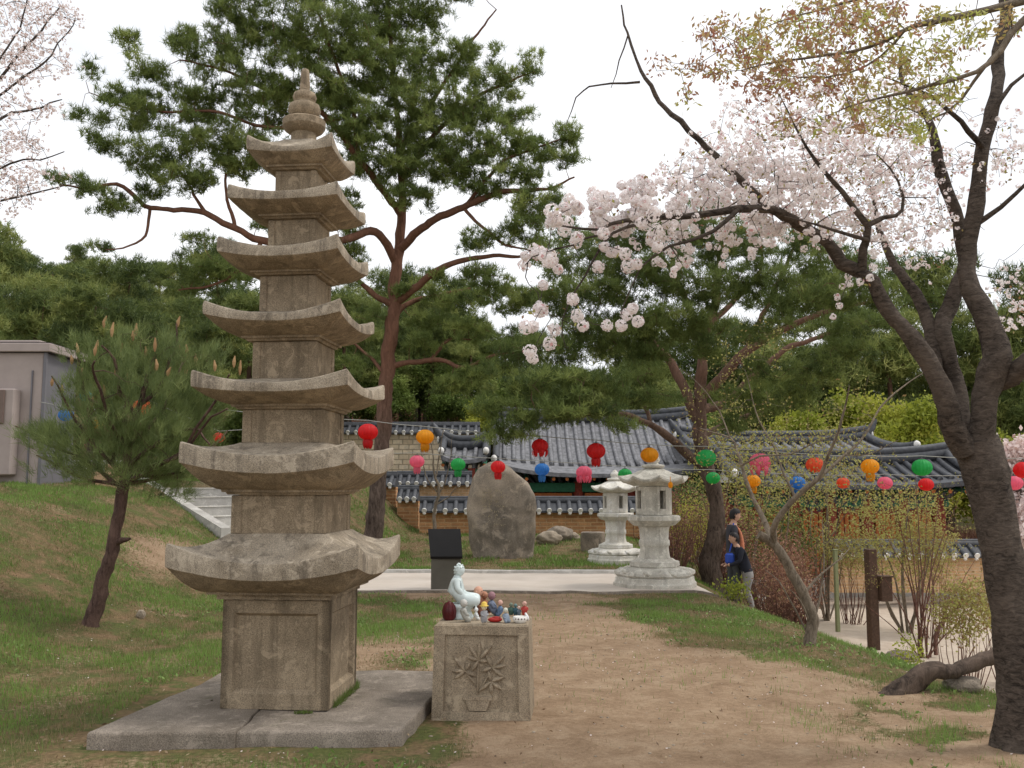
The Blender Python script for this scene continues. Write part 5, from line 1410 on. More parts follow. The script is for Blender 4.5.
# ------------------------------------------------------------------ the two visitors behind the pine
def person(lab, px, py_head, Y, height, pose, cols, feet_z=None):
    hp = at(px, py_head, Y); gzv = gz(hp[0], Y); H = height
    base = np.array([hp[0], Y, gzv]); t = thing('person', lab, 'person', base)
    q = H / 1.7
    def N(x, y, z, r): return (base[0] + x * q, base[1] + y * q, base[2] + z * q, (r if np.isscalar(r) else r[0]) * q)
    if pose == 'stand':      # body turned to the right of the picture, looking down right
        nd = [N(0, 0, .95, .135), N(0, 0, 1.1, .13), N(.01, 0, 1.28, .145), N(.015, 0, 1.42, .09), N(.03, 0, 1.48, .055), N(.04, 0, 1.54, .052),
              N(-.0, -.17, 1.38, .065), N(.0, -.22, 1.12, .05), N(.04, -.22, .9, .04), N(.06, -.21, .83, .032),
              N(-.0, .17, 1.38, .065), N(.02, .22, 1.12, .05), N(.08, .22, .92, .04), N(.10, .2, .85, .032),
              N(0, -.09, .86, .10), N(.06, -.1, .5, .07), N(-.02, -.1, .1, .05), N(.12, -.11, .035, .04), N(0, .09, .86, .10), N(-.02, .1, .5, .07), N(-.1, .1, .1, .05), N(.03, .11, .035, .04)]
        hc = np.array(N(.06, 0, 1.60, 0)[:3]); tilt = .3; legz = .95
    else:                    # child bending forward with head down to the left
        nd = [N(0, 0, .82, .125), N(-.06, 0, .98, .125), N(-.14, 0, 1.16, .135), N(-.19, 0, 1.28, .085), N(-.22, 0, 1.34, .055), N(-.25, 0, 1.40, .05),
              N(-.14, -.15, 1.24, .06), N(-.2, -.2, 1.02, .048), N(-.36, -.16, .95, .038), N(-.43, -.13, .95, .03),
              N(-.14, .15, 1.24, .06), N(-.2, .2, 1.02, .048), N(-.36, .14, .95, .038), N(-.43, .11, .95, .03),
              N(.02, -.09, .72, .10), N(-.05, -.1, .44, .07), N(.06, -.1, .1, .05), N(-.07, -.11, .035, .04), N(.02, .09, .72, .10), N(.0, .1, .44, .07), N(.12, .1, .1, .05), N(-.02, .11, .035, .04)]
        hc = np.array(N(-.26, 0, 1.47, 0)[:3]); tilt = -.5; legz = .80
    ed = [(0, 1), (1, 2), (2, 3), (3, 4), (4, 5), (2, 6), (6, 7), (7, 8), (8, 9), (2, 10), (10, 11), (11, 12), (12, 13), (0, 14), (14, 15), (15, 16), (16, 17), (0, 18), (18, 19), (19, 20), (20, 21)]
    v, f = skin(nd, ed, 2); mb = MB(); zl = base[2] + legz * q; zn = base[2] + (1.43 if pose == 'stand' else 1.3) * q; hands = [np.array(nd[9][:3]), np.array(nd[13][:3])]
    def mf(p):
        if p[2] < base[2] + .075 * q: return 3
        if min(np.linalg.norm(p - h_) for h_ in hands) < .055 * q: return 0
        if p[2] > zn and np.linalg.norm(p[:2] - hc[:2]) < .13 * q: return 0
        if p[2] < zl: return 2
        return 1
    addskin(mb, v, f, mf)
    d = 1 if pose == 'stand' else -1
    ball(mb, hc, np.array([.098, .078, .118]) * q, 3, 0, rot=(0, tilt * .5, 0))
    ball(mb, hc + np.array([d * .095, 0, -.02]) * q, np.array([.014, .012, .018]) * q, 2)
    for s_ in (-1, 1):
        ball(mb, hc + np.array([0, s_ * .078, -.01]) * q, np.array([.02, .012, .03]) * q, 2)
        ball(mb, hc + np.array([d * .082, s_ * .034, .008]) * q, np.array([.012, .014, .008]) * q, 1, 4)
        for fi in range(5):    # fingers
            hnd = hands[0 if s_ < 0 else 1]; o = np.array([d * .02, (fi - 2) * .014, 0]) * q
            L = .06 if fi else .045
            e1, e2 = ((d * .012, 0, -L * .6), (d * .02, 0, -L)) if pose == 'stand' else ((d * L * .6, 0, -.012), (d * L, 0, -.035)); S = np.array([hnd + o, hnd + o + np.array(e1) * q, hnd + o + np.array(e2) * q]); tube(mb, S, [.009 * q, .008 * q, .006 * q], 6, 0)
    ball(mb, hc + np.array([d * .086, 0, -.055]) * q, np.array([.01, .026, .006]) * q, 1, 4)
    build('body', mb, [C('skin', (.50, .30, .21)), cols[0], cols[1], C('shoe', (.04, .04, .05)), C('facedark', (.08, .03, .02))], t, smooth=True)
    mb = MB(); vv, ff = ico(3); vv = vv * np.array([.11, .09, .128]) * q
    keep = [w_ for w_ in ff if vv[w_].mean(0)[2] > (.012 + .5 * max(0, d * vv[w_].mean(0)[0])) * 1.0 or d * vv[w_].mean(0)[0] < -.03 * q and vv[w_].mean(0)[2] > -.07 * q]
    vv = vv * (1 + .06 * rng.random((len(vv), 1))); mb.add(vv + hc + np.array([0, 0, .004]), np.array(keep)); build('hair', mb, C('hair', (.015, .012, .012), .5), t, smooth=True)
    return t, base, q, hc
jk = C('darkjacket', (.045, .045, .055), .85); tr = C('charcoal', (.07, .075, .08), .85)
Yp = 15.9
x_, g_ = at(732, 515, Yp)[0], gz(at(732, 515, Yp)[0], Yp)
hp_ = at(732, 510, Yp)[2] - g_
t1, b1, q1, hc1 = person('man with short black hair and dark jacket looking down, half hidden behind the pine trunk', 732, 515, Yp, hp_ / 1.0, 'stand', (jk, tr))
mb = MB()  # salmon scarf / bag strap and blue bag
S = spline(np.array([b1 + q1 * np.array(p_) for p_ in ((.03, -.155, 1.42), (.10, -.17, 1.3), (.13, -.175, 1.1), (.12, -.17, .95))]), .05); tube(mb, S, np.linspace(.015, .05, len(S)) * q1, 8)
build('orange_scarf', mb, C('salmon', (.55, .2, .11), .8), t1, smooth=True)
mb = MB(); box(mb, b1 + q1 * np.array([-.12, -.26, .83]), (.17 * q1, .09 * q1, .2 * q1), .1, 0, .03); tube(mb, np.array([b1 + q1 * np.array([-.12, -.25, .95]), b1 + q1 * np.array([-.03, -.2, 1.2]), b1 + q1 * np.array([0, -.1, 1.46])]), .012, 6)
tag(build('shoulder_bag', mb, C('bagblue', (.03, .08, .42), .6), base=b1 + q1 * np.array([-.12, -.26, .7])), 'bright blue bag at the hip of the man behind the pine trunk', 'bag')
Yc = 15.7; g_ = gz(at(745, 540, Yc)[0], Yc); hc_ = at(745, 533, Yc)[2] - g_
person('child in a dark jacket and grey trousers bending towards the man beside the pine', 746.5, 540, Yc, hc_ * 1.09, 'bend', (C('navy', (.018, .02, .03), .85), C('greytrouser', (.30, .29, .28), .85)))
# ------------------------------------------------------------------ vegetation
def tree_objs(name, lab, cat, tr, bark_, base, crowns, group=None, sharp=False):
    """crowns = [(part name, MB, materials)]"""
    t = thing(name, lab, cat, base, group)
    build('trunk', tr.wood, M[bark_], t, smooth=True)
    for nm, mb, mats in crowns: build(nm, mb, mats, t)
    return t

# --- big red pine behind the pagoda -------------------------------------------------
T = Tree(12, .12); Yb = 21.0
T.limb([(372, 540, Yb, 0.232), (374, 528, Yb, 0.202), (379, 480, Yb, 0.181), (384, 420, Yb, 0.172), (388, 360, Yb, 0.163), (394, 300, Yb, 0.142), (399, 240, Yb, 0.112), (402, 190, Yb, 0.086), (398, 130, Yb - .3, 0.069), (392, 60, Yb - .6, 0.052), (385, -20, Yb - .5, 0.039), (380, -90, Yb - .4, 0.017)], jit=.02, rough=.07)
L = lambda *p, **k: T.limb(list(p), **k)
# second leader and the long limbs crossing behind the pagoda
L((399, 250, Yb, 0.103), (430, 222, 20.4, 0.086), (464, 208, 20.0, 0.073), (500, 192, 19.6, 0.060), (540, 190, 19.3, 0.039), (575, 176, 19, 0.017))
L((396, 262, Yb, 0.103), (375, 232, 20.4, 0.090), (345, 240, 20.0, 0.086), (300, 246, 19.6, 0.082), (262, 241, 19.3, 0.077), (235, 228, 19.1, 0.069), (205, 212, 19, 0.060), (175, 210, 18.9, 0.052), (150, 209, 18.8, 0.047), (134, 196, 18.7, 0.043), (118, 184, 18.6, 0.039), (90, 188, 18.5, 0.028), (58, 184, 18.4, 0.017))
L((150, 209, 18.8, 0.034), (148, 225, 18.7, 0.029), (140, 240, 18.6, 0.024), (122, 249, 18.5, 0.017), (105, 250, 18.4, 0.010))
L((205, 212, 19, 0.039), (196, 200, 18.9, 0.034), (185, 178, 18.8, 0.026), (160, 150, 18.6, 0.017))
L((235, 228, 19.1, 0.043), (228, 200, 19, 0.034), (226, 175, 18.9, 0.026), (240, 168, 18.9, 0.017))
L((262, 241, 19.3, 0.043), (250, 262, 19.2, 0.039), (215, 285, 19.2, 0.026), (178, 290, 19.2, 0.015))
L((401, 215, 21, 0.086), (380, 185, 20.3, 0.077), (360, 160, 19.8, 0.069), (330, 120, 19.3, 0.060), (300, 100, 19, 0.047), (262, 88, 18.8, 0.034), (225, 70, 18.6, 0.026), (180, 60, 18.5, 0.015))
L((330, 120, 19.3, 0.043), (290, 128, 19, 0.039), (255, 125, 18.8, 0.034), (215, 112, 18.6, 0.030), (175, 112, 18.5, 0.024), (130, 108, 18.4, 0.017), (90, 92, 18.3, 0.010))
L((360, 160, 19.8, 0.052), (352, 110, 19.4, 0.043), (335, 60, 19.1, 0.034), (318, 10, 18.9, 0.026), (300, -40, 18.9, 0.013))
L((402, 180, 21, 0.069), (430, 140, 20.5, 0.056), (465, 105, 20.1, 0.043), (500, 85, 19.8, 0.030), (535, 72, 19.6, 0.015))
L((400, 150, 21, 0.060), (440, 90, 20.8, 0.043), (470, 45, 20.5, 0.030), (495, 10, 20.4, 0.015))
L((464, 208, 20, 0.043), (500, 165, 19.7, 0.034), (530, 150, 19.4, 0.026), (560, 140, 19.2, 0.015))
L((464, 208, 20.0, 0.039), (480, 225, 19.8, 0.034), (505, 245, 19.6, 0.026), (530, 250, 19.5, 0.015))
L((396, 302, Yb, 0.095), (415, 288, 20.6, 0.082), (440, 270, 20.2, 0.069), (470, 258, 20, 0.052), (505, 257, 19.8, 0.039), (535, 256, 19.7, 0.022))
L((392, 318, Yb, 0.077), (410, 303, 21.3, 0.060), (440, 296, 21.5, 0.043), (470, 288, 21.6, 0.026))
L((393, 306, Yb, 0.077), (375, 295, 20.9, 0.065), (362, 284, 20.8, 0.052), (345, 270, 20.7, 0.034), (325, 262, 20.6, 0.017))
L((385, 368, Yb, 0.069), (415, 362, 21.0, 0.060), (440, 360, 20.8, 0.052), (465, 368, 20.6, 0.043), (492, 356, 20.4, 0.034), (515, 352, 20.3, 0.022))
L((430, 362, 20.9, 0.043), (440, 348, 21, 0.039), (452, 338, 21.1, 0.030), (470, 340, 21.2, 0.017))
L((383, 372, Yb, 0.043), (362, 350, 21.2, 0.030), (345, 338, 21.3, 0.013))
pads = [(150, 72, 22, 14, 18.4, .6), (128, 45, 16, 10, 18.4, .5), (178, 42, 20, 12, 18.5, .5), (95, 70, 12, 7, 18.3, .3), (75, 112, 12, 7, 18.3, .3), (90, 140, 14, 7, 18.3, .3), (118, 92, 26, 12, 18.3, .7), (140, 118, 34, 16, 18.5, .8), (185, 100, 34, 24, 18.6, 1), (105, 120, 14, 8, 18.3, .4), (215, 55, 34, 26, 18.6, 1), (235, 20, 30, 22, 18.8, 1), (205, 140, 44, 24, 18.7, 1),
        (150, 158, 40, 14, 18.6, .8), (110, 150, 18, 9, 18.5, .5), (195, 180, 34, 14, 18.7, .8), (100, 195, 22, 9, 18.5, .5), (120, 208, 26, 9, 18.6, .5), (82, 178, 16, 6, 18.4, .4), (150, 190, 24, 9, 18.7, .6), (255, 95, 40, 34, 18.9, 1.2), (262, 150, 34, 22, 18.9, 1), (235, 168, 26, 15, 18.9, .8),
        (290, 30, 42, 34, 18.9, 1.3), (300, 85, 34, 30, 19, 1.2), (340, 45, 44, 40, 19.1, 1.4), (335, 100, 34, 26, 19.3, 1.2), (380, 20, 44, 34, 20.2, 1.4), (425, 15, 26, 20, 20.4, 1), (385, 75, 44, 32, 20, 1.4), (430, 60, 36, 20, 20.4, 1.2), (470, 60, 32, 18, 20.3, 1), (500, 82, 34, 14, 19.8, .9), (530, 66, 16, 10, 19.6, .6),
        (360, 130, 40, 30, 19.6, 1.2), (415, 115, 44, 28, 20.2, 1.4), (460, 112, 42, 24, 20, 1.2), (505, 118, 30, 14, 19.8, .9), (490, 145, 34, 18, 19.6, 1), (435, 150, 44, 26, 20, 1.2), (385, 165, 44, 22, 19.9, 1.2), (455, 172, 38, 18, 19.8, 1), (530, 150, 34, 15, 19.4, .8), (560, 135, 22, 11, 19.2, .6), (565, 160, 26, 9, 19.1, .6),
        (510, 178, 34, 12, 19.5, .8), (420, 195, 36, 12, 20, .8), (480, 192, 30, 10, 19.7, .7), (335, 200, 26, 14, 20, .8), (350, 225, 20, 9, 20.2, .6), (540, 205, 40, 16, 19.3, .9), (520, 232, 34, 12, 19.5, .8), (480, 240, 26, 9, 19.8, .6), (545, 252, 24, 9, 19.6, .6), (265, 225, 18, 8, 19.4, .5), (200, 235, 16, 7, 19.1, .4), (190, 272, 30, 14, 19.2, .8), (225, 270, 26, 12, 19.2, .7),
        (435, 278, 20, 8, 20.6, .5), (350, 258, 22, 8, 20.7, .6), (340, 282, 18, 8, 20.8, .5), (480, 276, 26, 10, 20.2, .7), (465, 330, 30, 14, 21.1, .8), (430, 320, 28, 12, 21.3, .8), (505, 340, 34, 14, 20.6, .9), (350, 330, 20, 10, 21.3, .6), (515, 300, 36, 16, 20.6, .9),
        (300, -30, 60, 30, 19, 1.4), (380, -50, 70, 36, 20.3, 1.6), (250, -20, 36, 22, 18.9, 1), (450, -20, 36, 16, 20.4, 1), (105, 248, 14, 5, 18.4, .4), (60, 182, 12, 5, 18.4, .3), (450, 385, 30, 10, 20.6, .7), (490, 372, 30, 12, 20.4, .8), (420, 345, 24, 9, 20.9, .6), (455, 300, 30, 10, 21, .7), (500, 290, 30, 12, 20.4, .8), (400, 290, 14, 6, 20.8, .4), (340, 250, 22, 8, 20.2, .5), (365, 315, 18, 8, 21, .5), (360, 365, 16, 8, 21.2, .5)]
P = pad_points(pads, 33)
T.grow(P, .005, .010, .045, -.06, 4, .10)
tf = np.repeat(P, 15, 0) + rng.normal(0, .095, (len(P) * 15, 3)) * np.array([1, 1, .55])
mb = MB(); tint = np.repeat(np.clip(.5 + .25 * rng.normal(0, 1, len(P)), 0, 1), 15) * .7 + .3 * rng.random(len(tf))
tufts(mb, tf, np.tile([0, 0, .75], (len(tf), 1)), 13, .15, .014, .7, tint)
print('pine tris', len(tf) * 15)
tree_objs('pine_tree', 'tallest red pine with orange upper trunk and wide spreading crown behind the pagoda', 'pine tree', T, 'pinebark', (*at(372, 533, Yb)[:2], gz(at(372, 533, Yb)[0], Yb)), [('crown', mb, M['pine'])])

# --- middle pine beside the stone lantern --------------------------------------------
T = Tree(18, .18); b = gpix(712, 588); Yb = b[1]
T.limb([(711, 596, Yb, .28), (711, 585, Yb, .205), (711, 560, Yb, .185), (716, 535, Yb, .16), (717, 509, Yb, .137), (712, 484, Yb, .135), (704, 462, Yb, .145), (700, 434, Yb, .13), (700, 400, Yb, .115), (702, 372, Yb, .10), (704, 340, Yb, .085), (715, 300, Yb, .08), (720, 250, Yb, .05), (722, 215, Yb, .02)], jit=.012, rough=.07, step=.1)
T.limb([(716, 542, Yb - .03, .12), (722, 536, Yb - .06, .11), (728, 531, Yb - .08, .075), (731, 529, Yb - .08, .03)], jit=.004)
L((698, 462, Yb, .085), (672, 440, Yb - .3, .075), (650, 425, Yb - .5, .06), (630, 415, Yb - .7, .05), (600, 412, Yb - .9, .04), (570, 418, Yb - 1, .03), (540, 412, Yb - 1.1, .016))
L((697, 420, Yb, .10), (688, 395, Yb, .09), (672, 365, Yb + .2, .08), (655, 345, Yb + .3, .07), (640, 320, Yb + .4, .045), (620, 290, Yb + .5, .02))
L((650, 422, Yb - .5, .04), (640, 400, Yb - .5, .035), (620, 385, Yb - .6, .03), (590, 375, Yb - .7, .022), (560, 372, Yb - .8, .012))
L((704, 350, Yb, .08), (690, 310, Yb, .06), (670, 270, Yb + .1, .045), (645, 240, Yb + .2, .02))
L((703, 395, Yb, .10), (725, 372, Yb - .2, .09), (748, 350, Yb - .3, .08), (780, 330, Yb - .5, .065), (815, 315, Yb - .7, .05), (850, 305, Yb - .9, .035), (885, 300, Yb - 1, .02))
L((703, 410, Yb, .09), (730, 400, Yb + .3, .08), (755, 375, Yb + .4, .07), (785, 350, Yb + .5, .05), (825, 335, Yb + .6, .04), (865, 325, Yb + .7, .022))
L((748, 350, Yb - .3, .06), (760, 320, Yb - .3, .05), (780, 280, Yb - .3, .04), (795, 245, Yb - .3, .02))
L((705, 330, Yb, .06), (735, 300, Yb + .3, .05), (760, 270, Yb + .4, .035), (760, 235, Yb + .4, .018))
L((697, 440, Yb, .07), (720, 428, Yb + .5, .055), (750, 415, Yb + .8, .04), (790, 400, Yb + 1, .02))
pads = [(600, 412, 30, 10, 12.8, .6), (555, 412, 34, 12, 12.6, .7), (520, 418, 34, 13, 12.7, .7), (500, 438, 18, 8, 12.7, .4), (520, 436, 12, 6, 12.7, .4), (485, 405, 22, 10, 12.9, .5), (600, 380, 30, 12, 12.9, .7), (560, 378, 30, 12, 12.8, .7), (530, 385, 24, 12, 12.8, .6), (620, 424, 18, 7, 12.7, .5), (640, 380, 30, 12, 13.3, .7),
        (560, 345, 40, 20, 13.6, .9), (610, 330, 46, 24, 13.7, 1), (660, 320, 44, 24, 13.7, 1.1), (570, 300, 36, 20, 13.7, .9), (620, 285, 46, 22, 13.8, 1), (670, 275, 42, 24, 13.6, 1.1), (600, 255, 40, 18, 13.8, .9), (650, 240, 44, 18, 13.7, 1), (560, 265, 26, 14, 13.8, .7), (700, 240, 36, 18, 13.4, 1), (740, 250, 40, 22, 13.5, 1.1), (720, 290, 36, 22, 13.4, 1.1),
        (765, 285, 40, 22, 13.3, 1.1), (790, 250, 36, 18, 13.1, 1), (830, 270, 38, 18, 12.9, .9), (800, 305, 44, 14, 12.9, .9), (850, 295, 40, 15, 12.6, .9), (885, 285, 26, 12, 12.4, .7), (760, 330, 30, 10, 13.2, .8), (840, 330, 40, 12, 13.9, .8), (875, 320, 26, 12, 14, .7), (700, 330, 26, 16, 13.6, .9), (655, 355, 26, 12, 13.7, .7),
        (790, 385, 40, 12, 14.4, .8), (760, 405, 34, 12, 14.3, .8), (810, 400, 26, 10, 14.5, .7), (735, 425, 22, 9, 14.1, .6), (700, 215, 30, 10, 13.5, .7), (580, 232, 26, 10, 13.8, .7), (520, 350, 24, 12, 13.6, .6), (650, 400, 26, 9, 13.0, .6), (620, 398, 26, 8, 12.9, .6), (570, 396, 26, 9, 12.7, .6), (740, 395, 30, 9, 13.9, .7), (775, 372, 30, 9, 13.6, .7), (820, 372, 30, 9, 13.9, .7), (850, 350, 30, 10, 13.4, .7), (715, 350, 24, 12, 13.4, .7)]
P = pad_points(pads, 72)
T.grow(P, .004, .008, .035, -.05, 4, .10)
tf = np.repeat(P, 14, 0) + rng.normal(0, .075, (len(P) * 14, 3)) * np.array([1, 1, .5])
mb = MB(); tint = np.repeat(np.clip(.5 + .25 * rng.normal(0, 1, len(P)), 0, 1), 14) * .7 + .3 * rng.random(len(tf))
tufts(mb, tf, np.tile([0, 0, .75], (len(tf), 1)), 12, .115, .010, .7, tint)
print('pine2 tris', len(tf) * 15)
tree_objs('pine_tree', 'dark pine with a bulging curved trunk beside the grey stone lantern', 'pine tree', T, 'pinebark2', b, [('crown', mb, M['pine_dark'])])

# --- young pine at the left ---------------------------------------------------------
T = Tree(10); b = gpix(91, 626); Yb = b[1]; s_ = Yb / 950
T.limb([(90, 632, Yb, .095), (92, 622, Yb, .085), (98, 600, Yb, .075), (104, 580, Yb, .068), (112, 550, Yb, .062), (118, 525, Yb, .06), (122, 498, Yb, .062), (124, 480, Yb, .055), (130, 440, Yb, .04), (137, 418, Yb, .032), (146, 385, Yb, .024), (155, 355, Yb, .014), (158, 338, Yb, .006)], jit=.008, rough=.12, step=.07)
T.limb([(113, 545, Yb, .035), (122, 541, Yb - .05, .03), (130, 539, Yb - .1, .012)])
limbs = [((124, 485), (150, 470), (180, 455), (205, 425), (228, 405)), ((124, 488), (100, 470), (70, 455), (40, 440), (15, 425)), ((124, 478), (100, 455), (75, 420), (62, 395), (50, 375)), ((128, 450), (110, 420), (98, 380), (92, 360)), ((130, 440), (155, 420), (175, 385), (182, 355)),
         ((124, 480), (160, 462), (190, 440), (215, 400), (232, 372)), ((124, 486), (90, 478), (60, 470), (35, 455)), ((126, 470), (150, 452), (190, 430), (214, 442)), ((137, 418), (120, 390), (112, 360), (104, 345)), ((140, 405), (160, 380), (172, 350), (176, 325)), ((124, 482), (140, 478), (165, 478), (190, 470), (210, 462)), ((134, 425), (90, 400), (82, 370), (78, 350)),
         ((124, 480), (115, 460), (118, 430), (130, 395)), ((124, 484), (165, 480), (200, 455), (225, 430))]
tips = []
for q, l in enumerate(limbs):
    dy = rng.uniform(-.95, .95)
    pts = [(x, y, Yb + dy * k / (len(l) - 1), .022 * (1 - k / len(l)) + .003) for k, (x, y) in enumerate(l)]
    T.limb(pts, jit=.02, k=6)
pads = [(60, 440, 34, 18, Yb, .5), (95, 430, 36, 26, Yb - .2, .8), (135, 440, 40, 30, Yb, .9), (175, 430, 38, 28, Yb - .1, .8), (203, 432, 16, 20, Yb, .6), (80, 465, 40, 14, Yb, .7), (130, 475, 44, 12, Yb, .8), (180, 470, 34, 12, Yb, .7), (72, 398, 14, 16, Yb, .5), (100, 385, 30, 30, Yb, .7), (145, 385, 34, 34, Yb, .8), (190, 385, 30, 30, Yb, .7),
        (215, 400, 20, 24, Yb, .5), (35, 435, 20, 10, Yb, .4), (120, 350, 26, 18, Yb, .5), (165, 350, 26, 20, Yb, .5), (205, 360, 22, 16, Yb, .4), (85, 355, 16, 14, Yb, .4), (170, 492, 22, 8, Yb, .4)]
P = pad_points(pads, 170)
P = P[rng.random(len(P)) < np.interp(P[:, 2], [at(0, 480, Yb)[2], at(0, 400, Yb)[2], at(0, 335, Yb)[2]], [1, .75, .45])]
T.grow(P[::3], .0025, .005, .012, -.12, 4, .06, .15)
tf = np.repeat(P, 5, 0) + rng.normal(0, .05, (len(P) * 5, 3)); mb = MB()
ctr = at(125, 470, Yb); dr = nrm(tf - ctr) * .5 + np.array([0, 0, .6])
tufts(mb, tf, dr, 15, .14, .0048, .42, np.repeat(np.clip(.5 + .2 * rng.normal(0, 1, len(P)), 0, 1), 5) * .5 + .5 * rng.random(len(tf)))
buds = []
for (x, y) in ((104, 322), (112, 330), (78, 350), (95, 350), (97, 345), (133, 336), (136, 330), (121, 346), (155, 345), (157, 365), (178, 322), (187, 352), (179, 350), (196, 360), (234, 362), (82, 373), (155, 367), (116, 372), (62, 390), (146, 352), (168, 372), (215, 366), (240, 368), (72, 360), (105, 392), (128, 380), (186, 372), (142, 396), (205, 392), (92, 402), (52, 382)):
    d_ = Yb + rng.uniform(-.5, .5); c = at(x, y, d_); h = rng.uniform(.05, .085)
    e = c; bd = MB(); tube(bd, np.array([e + [0, 0, -h * .9], e + [0, 0, -h * .5], e, e + np.array([rng.normal(0, .012), 0, h])]), [.006, .014, .018, .006], 6, 0, rng.random()); buds.append(bd)
yp = tree_objs('young_pine', 'young bushy pine with orange candle buds on the grass bank left of the pagoda', 'pine tree', T, 'youngbark', b, [('crown', mb, M['pine_young'])])
for bd in buds: build('candle_bud', bd, M['bud'], yp)

# --- big cherry at the right edge ----------------------------------------------------
T = Tree(22, .22); b = gpix(1016, 748); Yb = b[1]
T.limb([(1026, 770, Yb, .25), (1024, 754, Yb, .185), (1022, 735, Yb, .15), (1019, 700, Yb, .125), (1014, 640, Yb, .116), (1008, 590, Yb, .114), (1000, 540, Yb, .116), (991, 500, Yb, .12), (983, 465, Yb, .128), (976, 440, Yb, .125)], jit=.004, rough=.04, step=.08)
L((974, 455, Yb, 0.0850), (985, 410, Yb - .05, 0.0808), (993, 375, Yb - .1, 0.0850), (990, 340, Yb - .1, 0.0765), (975, 290, Yb - .05, 0.0595), (968, 255, Yb, 0.0527), (975, 215, Yb, 0.0493), (982, 170, Yb, 0.0442), (990, 120, Yb, 0.0425), (998, 60, Yb + .1, 0.0391), (1006, 0, Yb + .2, 0.0340), (1012, -60, Yb + .3, 0.0255), (1015, -130, Yb + .4, 0.0127), step=.1)
L((968, 450, Yb, 0.0723), (958, 410, Yb + .1, 0.0638), (950, 375, Yb + .2, 0.0578), (944, 340, Yb + .2, 0.0527), (950, 310, Yb + .25, 0.0493), (965, 270, Yb + .3, 0.0467), (962, 235, Yb + .3, 0.0425), (948, 190, Yb + .3, 0.0382), (935, 150, Yb + .3, 0.0340), (925, 122, Yb + .3, 0.0255), (905, 90, Yb + .3, 0.0170), (895, 50, Yb + .3, 0.0085), step=.1)
L((966, 452, Yb - .02, 0.0765), (952, 420, Yb - .1, 0.0680), (938, 388, Yb - .15, 0.0612), (918, 350, Yb - .2, 0.0527), (895, 315, Yb - .2, 0.0467), (865, 277, Yb - .2, 0.0399), (838, 250, Yb - .2, 0.0357), (808, 228, Yb - .2, 0.0323), (775, 207, Yb - .2, 0.0289), (745, 185, Yb - .2, 0.0238), (715, 160, Yb - .2, 0.0195), (680, 127, Yb - .2, 0.0161), (655, 95, Yb - .2, 0.0136), (640, 70, Yb - .2, 0.0110), (628, 35, Yb - .2, 0.0085), (620, 5, Yb - .2, 0.0051), step=.08)
L((938, 388, Yb + .1, 0.0467), (932, 340, Yb + .2, 0.0408), (915, 295, Yb + .35, 0.0357), (895, 262, Yb + .5, 0.0306), (880, 225, Yb + .6, 0.0204), (870, 190, Yb + .6, 0.0102))
L((992, 385, Yb, .06), (1010, 375, Yb - .1, .055), (1030, 360, Yb - .2, .05), (1060, 330, Yb - .3, .04), (1090, 280, Yb - .4, .02))
L((640, 82, Yb - .2, .008), (610, 82, Yb - .2, .006), (590, 90, Yb - .2, .005), (578, 100, Yb - .2, .004), (570, 125, Yb - .2, .002))
L((628, 35, Yb - .2, .005), (617, 60, Yb - .2, .004), (612, 85, Yb - .2, .002))
L((808, 228, Yb - .25, .03), (770, 210, Yb - .4, .026), (735, 208, Yb - .5, .022), (700, 218, Yb - .55, .018), (665, 215, Yb - .6, .015), (630, 222, Yb - .65, .012), (600, 235, Yb - .7, .008), (560, 228, Yb - .7, .005))
L((665, 215, Yb - .6, .012), (640, 228, Yb - .65, .010), (615, 240, Yb - .7, .008), (595, 262, Yb - .7, .006), (575, 290, Yb - .7, .0045), (565, 320, Yb - .7, .003), (562, 350, Yb - .7, .002))
L((740, 208, Yb - .5, .014), (700, 235, Yb - .6, .010), (670, 245, Yb - .6, .007), (640, 270, Yb - .6, .004), (625, 305, Yb - .6, .003))
L((600, 235, Yb - .7, .006), (575, 245, Yb - .7, .005), (545, 255, Yb - .7, .004), (528, 262, Yb - .7, .003))
L((528, 262, Yb - .7, .003), (524, 280, Yb - .7, .003), (535, 290, Yb - .7, .002))
L((862, 277, Yb - .2, .028), (863, 250, Yb - .25, .024), (868, 225, Yb - .3, .02), (840, 195, Yb - .35, .015), (815, 165, Yb - .4, .011), (795, 130, Yb - .4, .006), (775, 95, Yb - .4, .003))
L((868, 225, Yb - .3, .018), (885, 215, Yb - .3, .014), (905, 210, Yb - .2, .01), (900, 180, Yb - .2, .007), (880, 150, Yb - .2, .003))
L((868, 240, Yb - .3, .012), (845, 235, Yb - .4, .01), (815, 225, Yb - .5, .006), (785, 218, Yb - .5, .003))
L((975, 225, Yb, .02), (1000, 205, Yb - .1, .015), (1030, 180, Yb - .2, .01), (1060, 150, Yb - .3, .005))
L((985, 150, Yb, .02), (960, 120, Yb - .2, .015), (930, 95, Yb - .3, .01), (890, 80, Yb - .4, .005))
L((990, 120, Yb, .018), (1010, 90, Yb, .012), (1040, 60, Yb, .006))
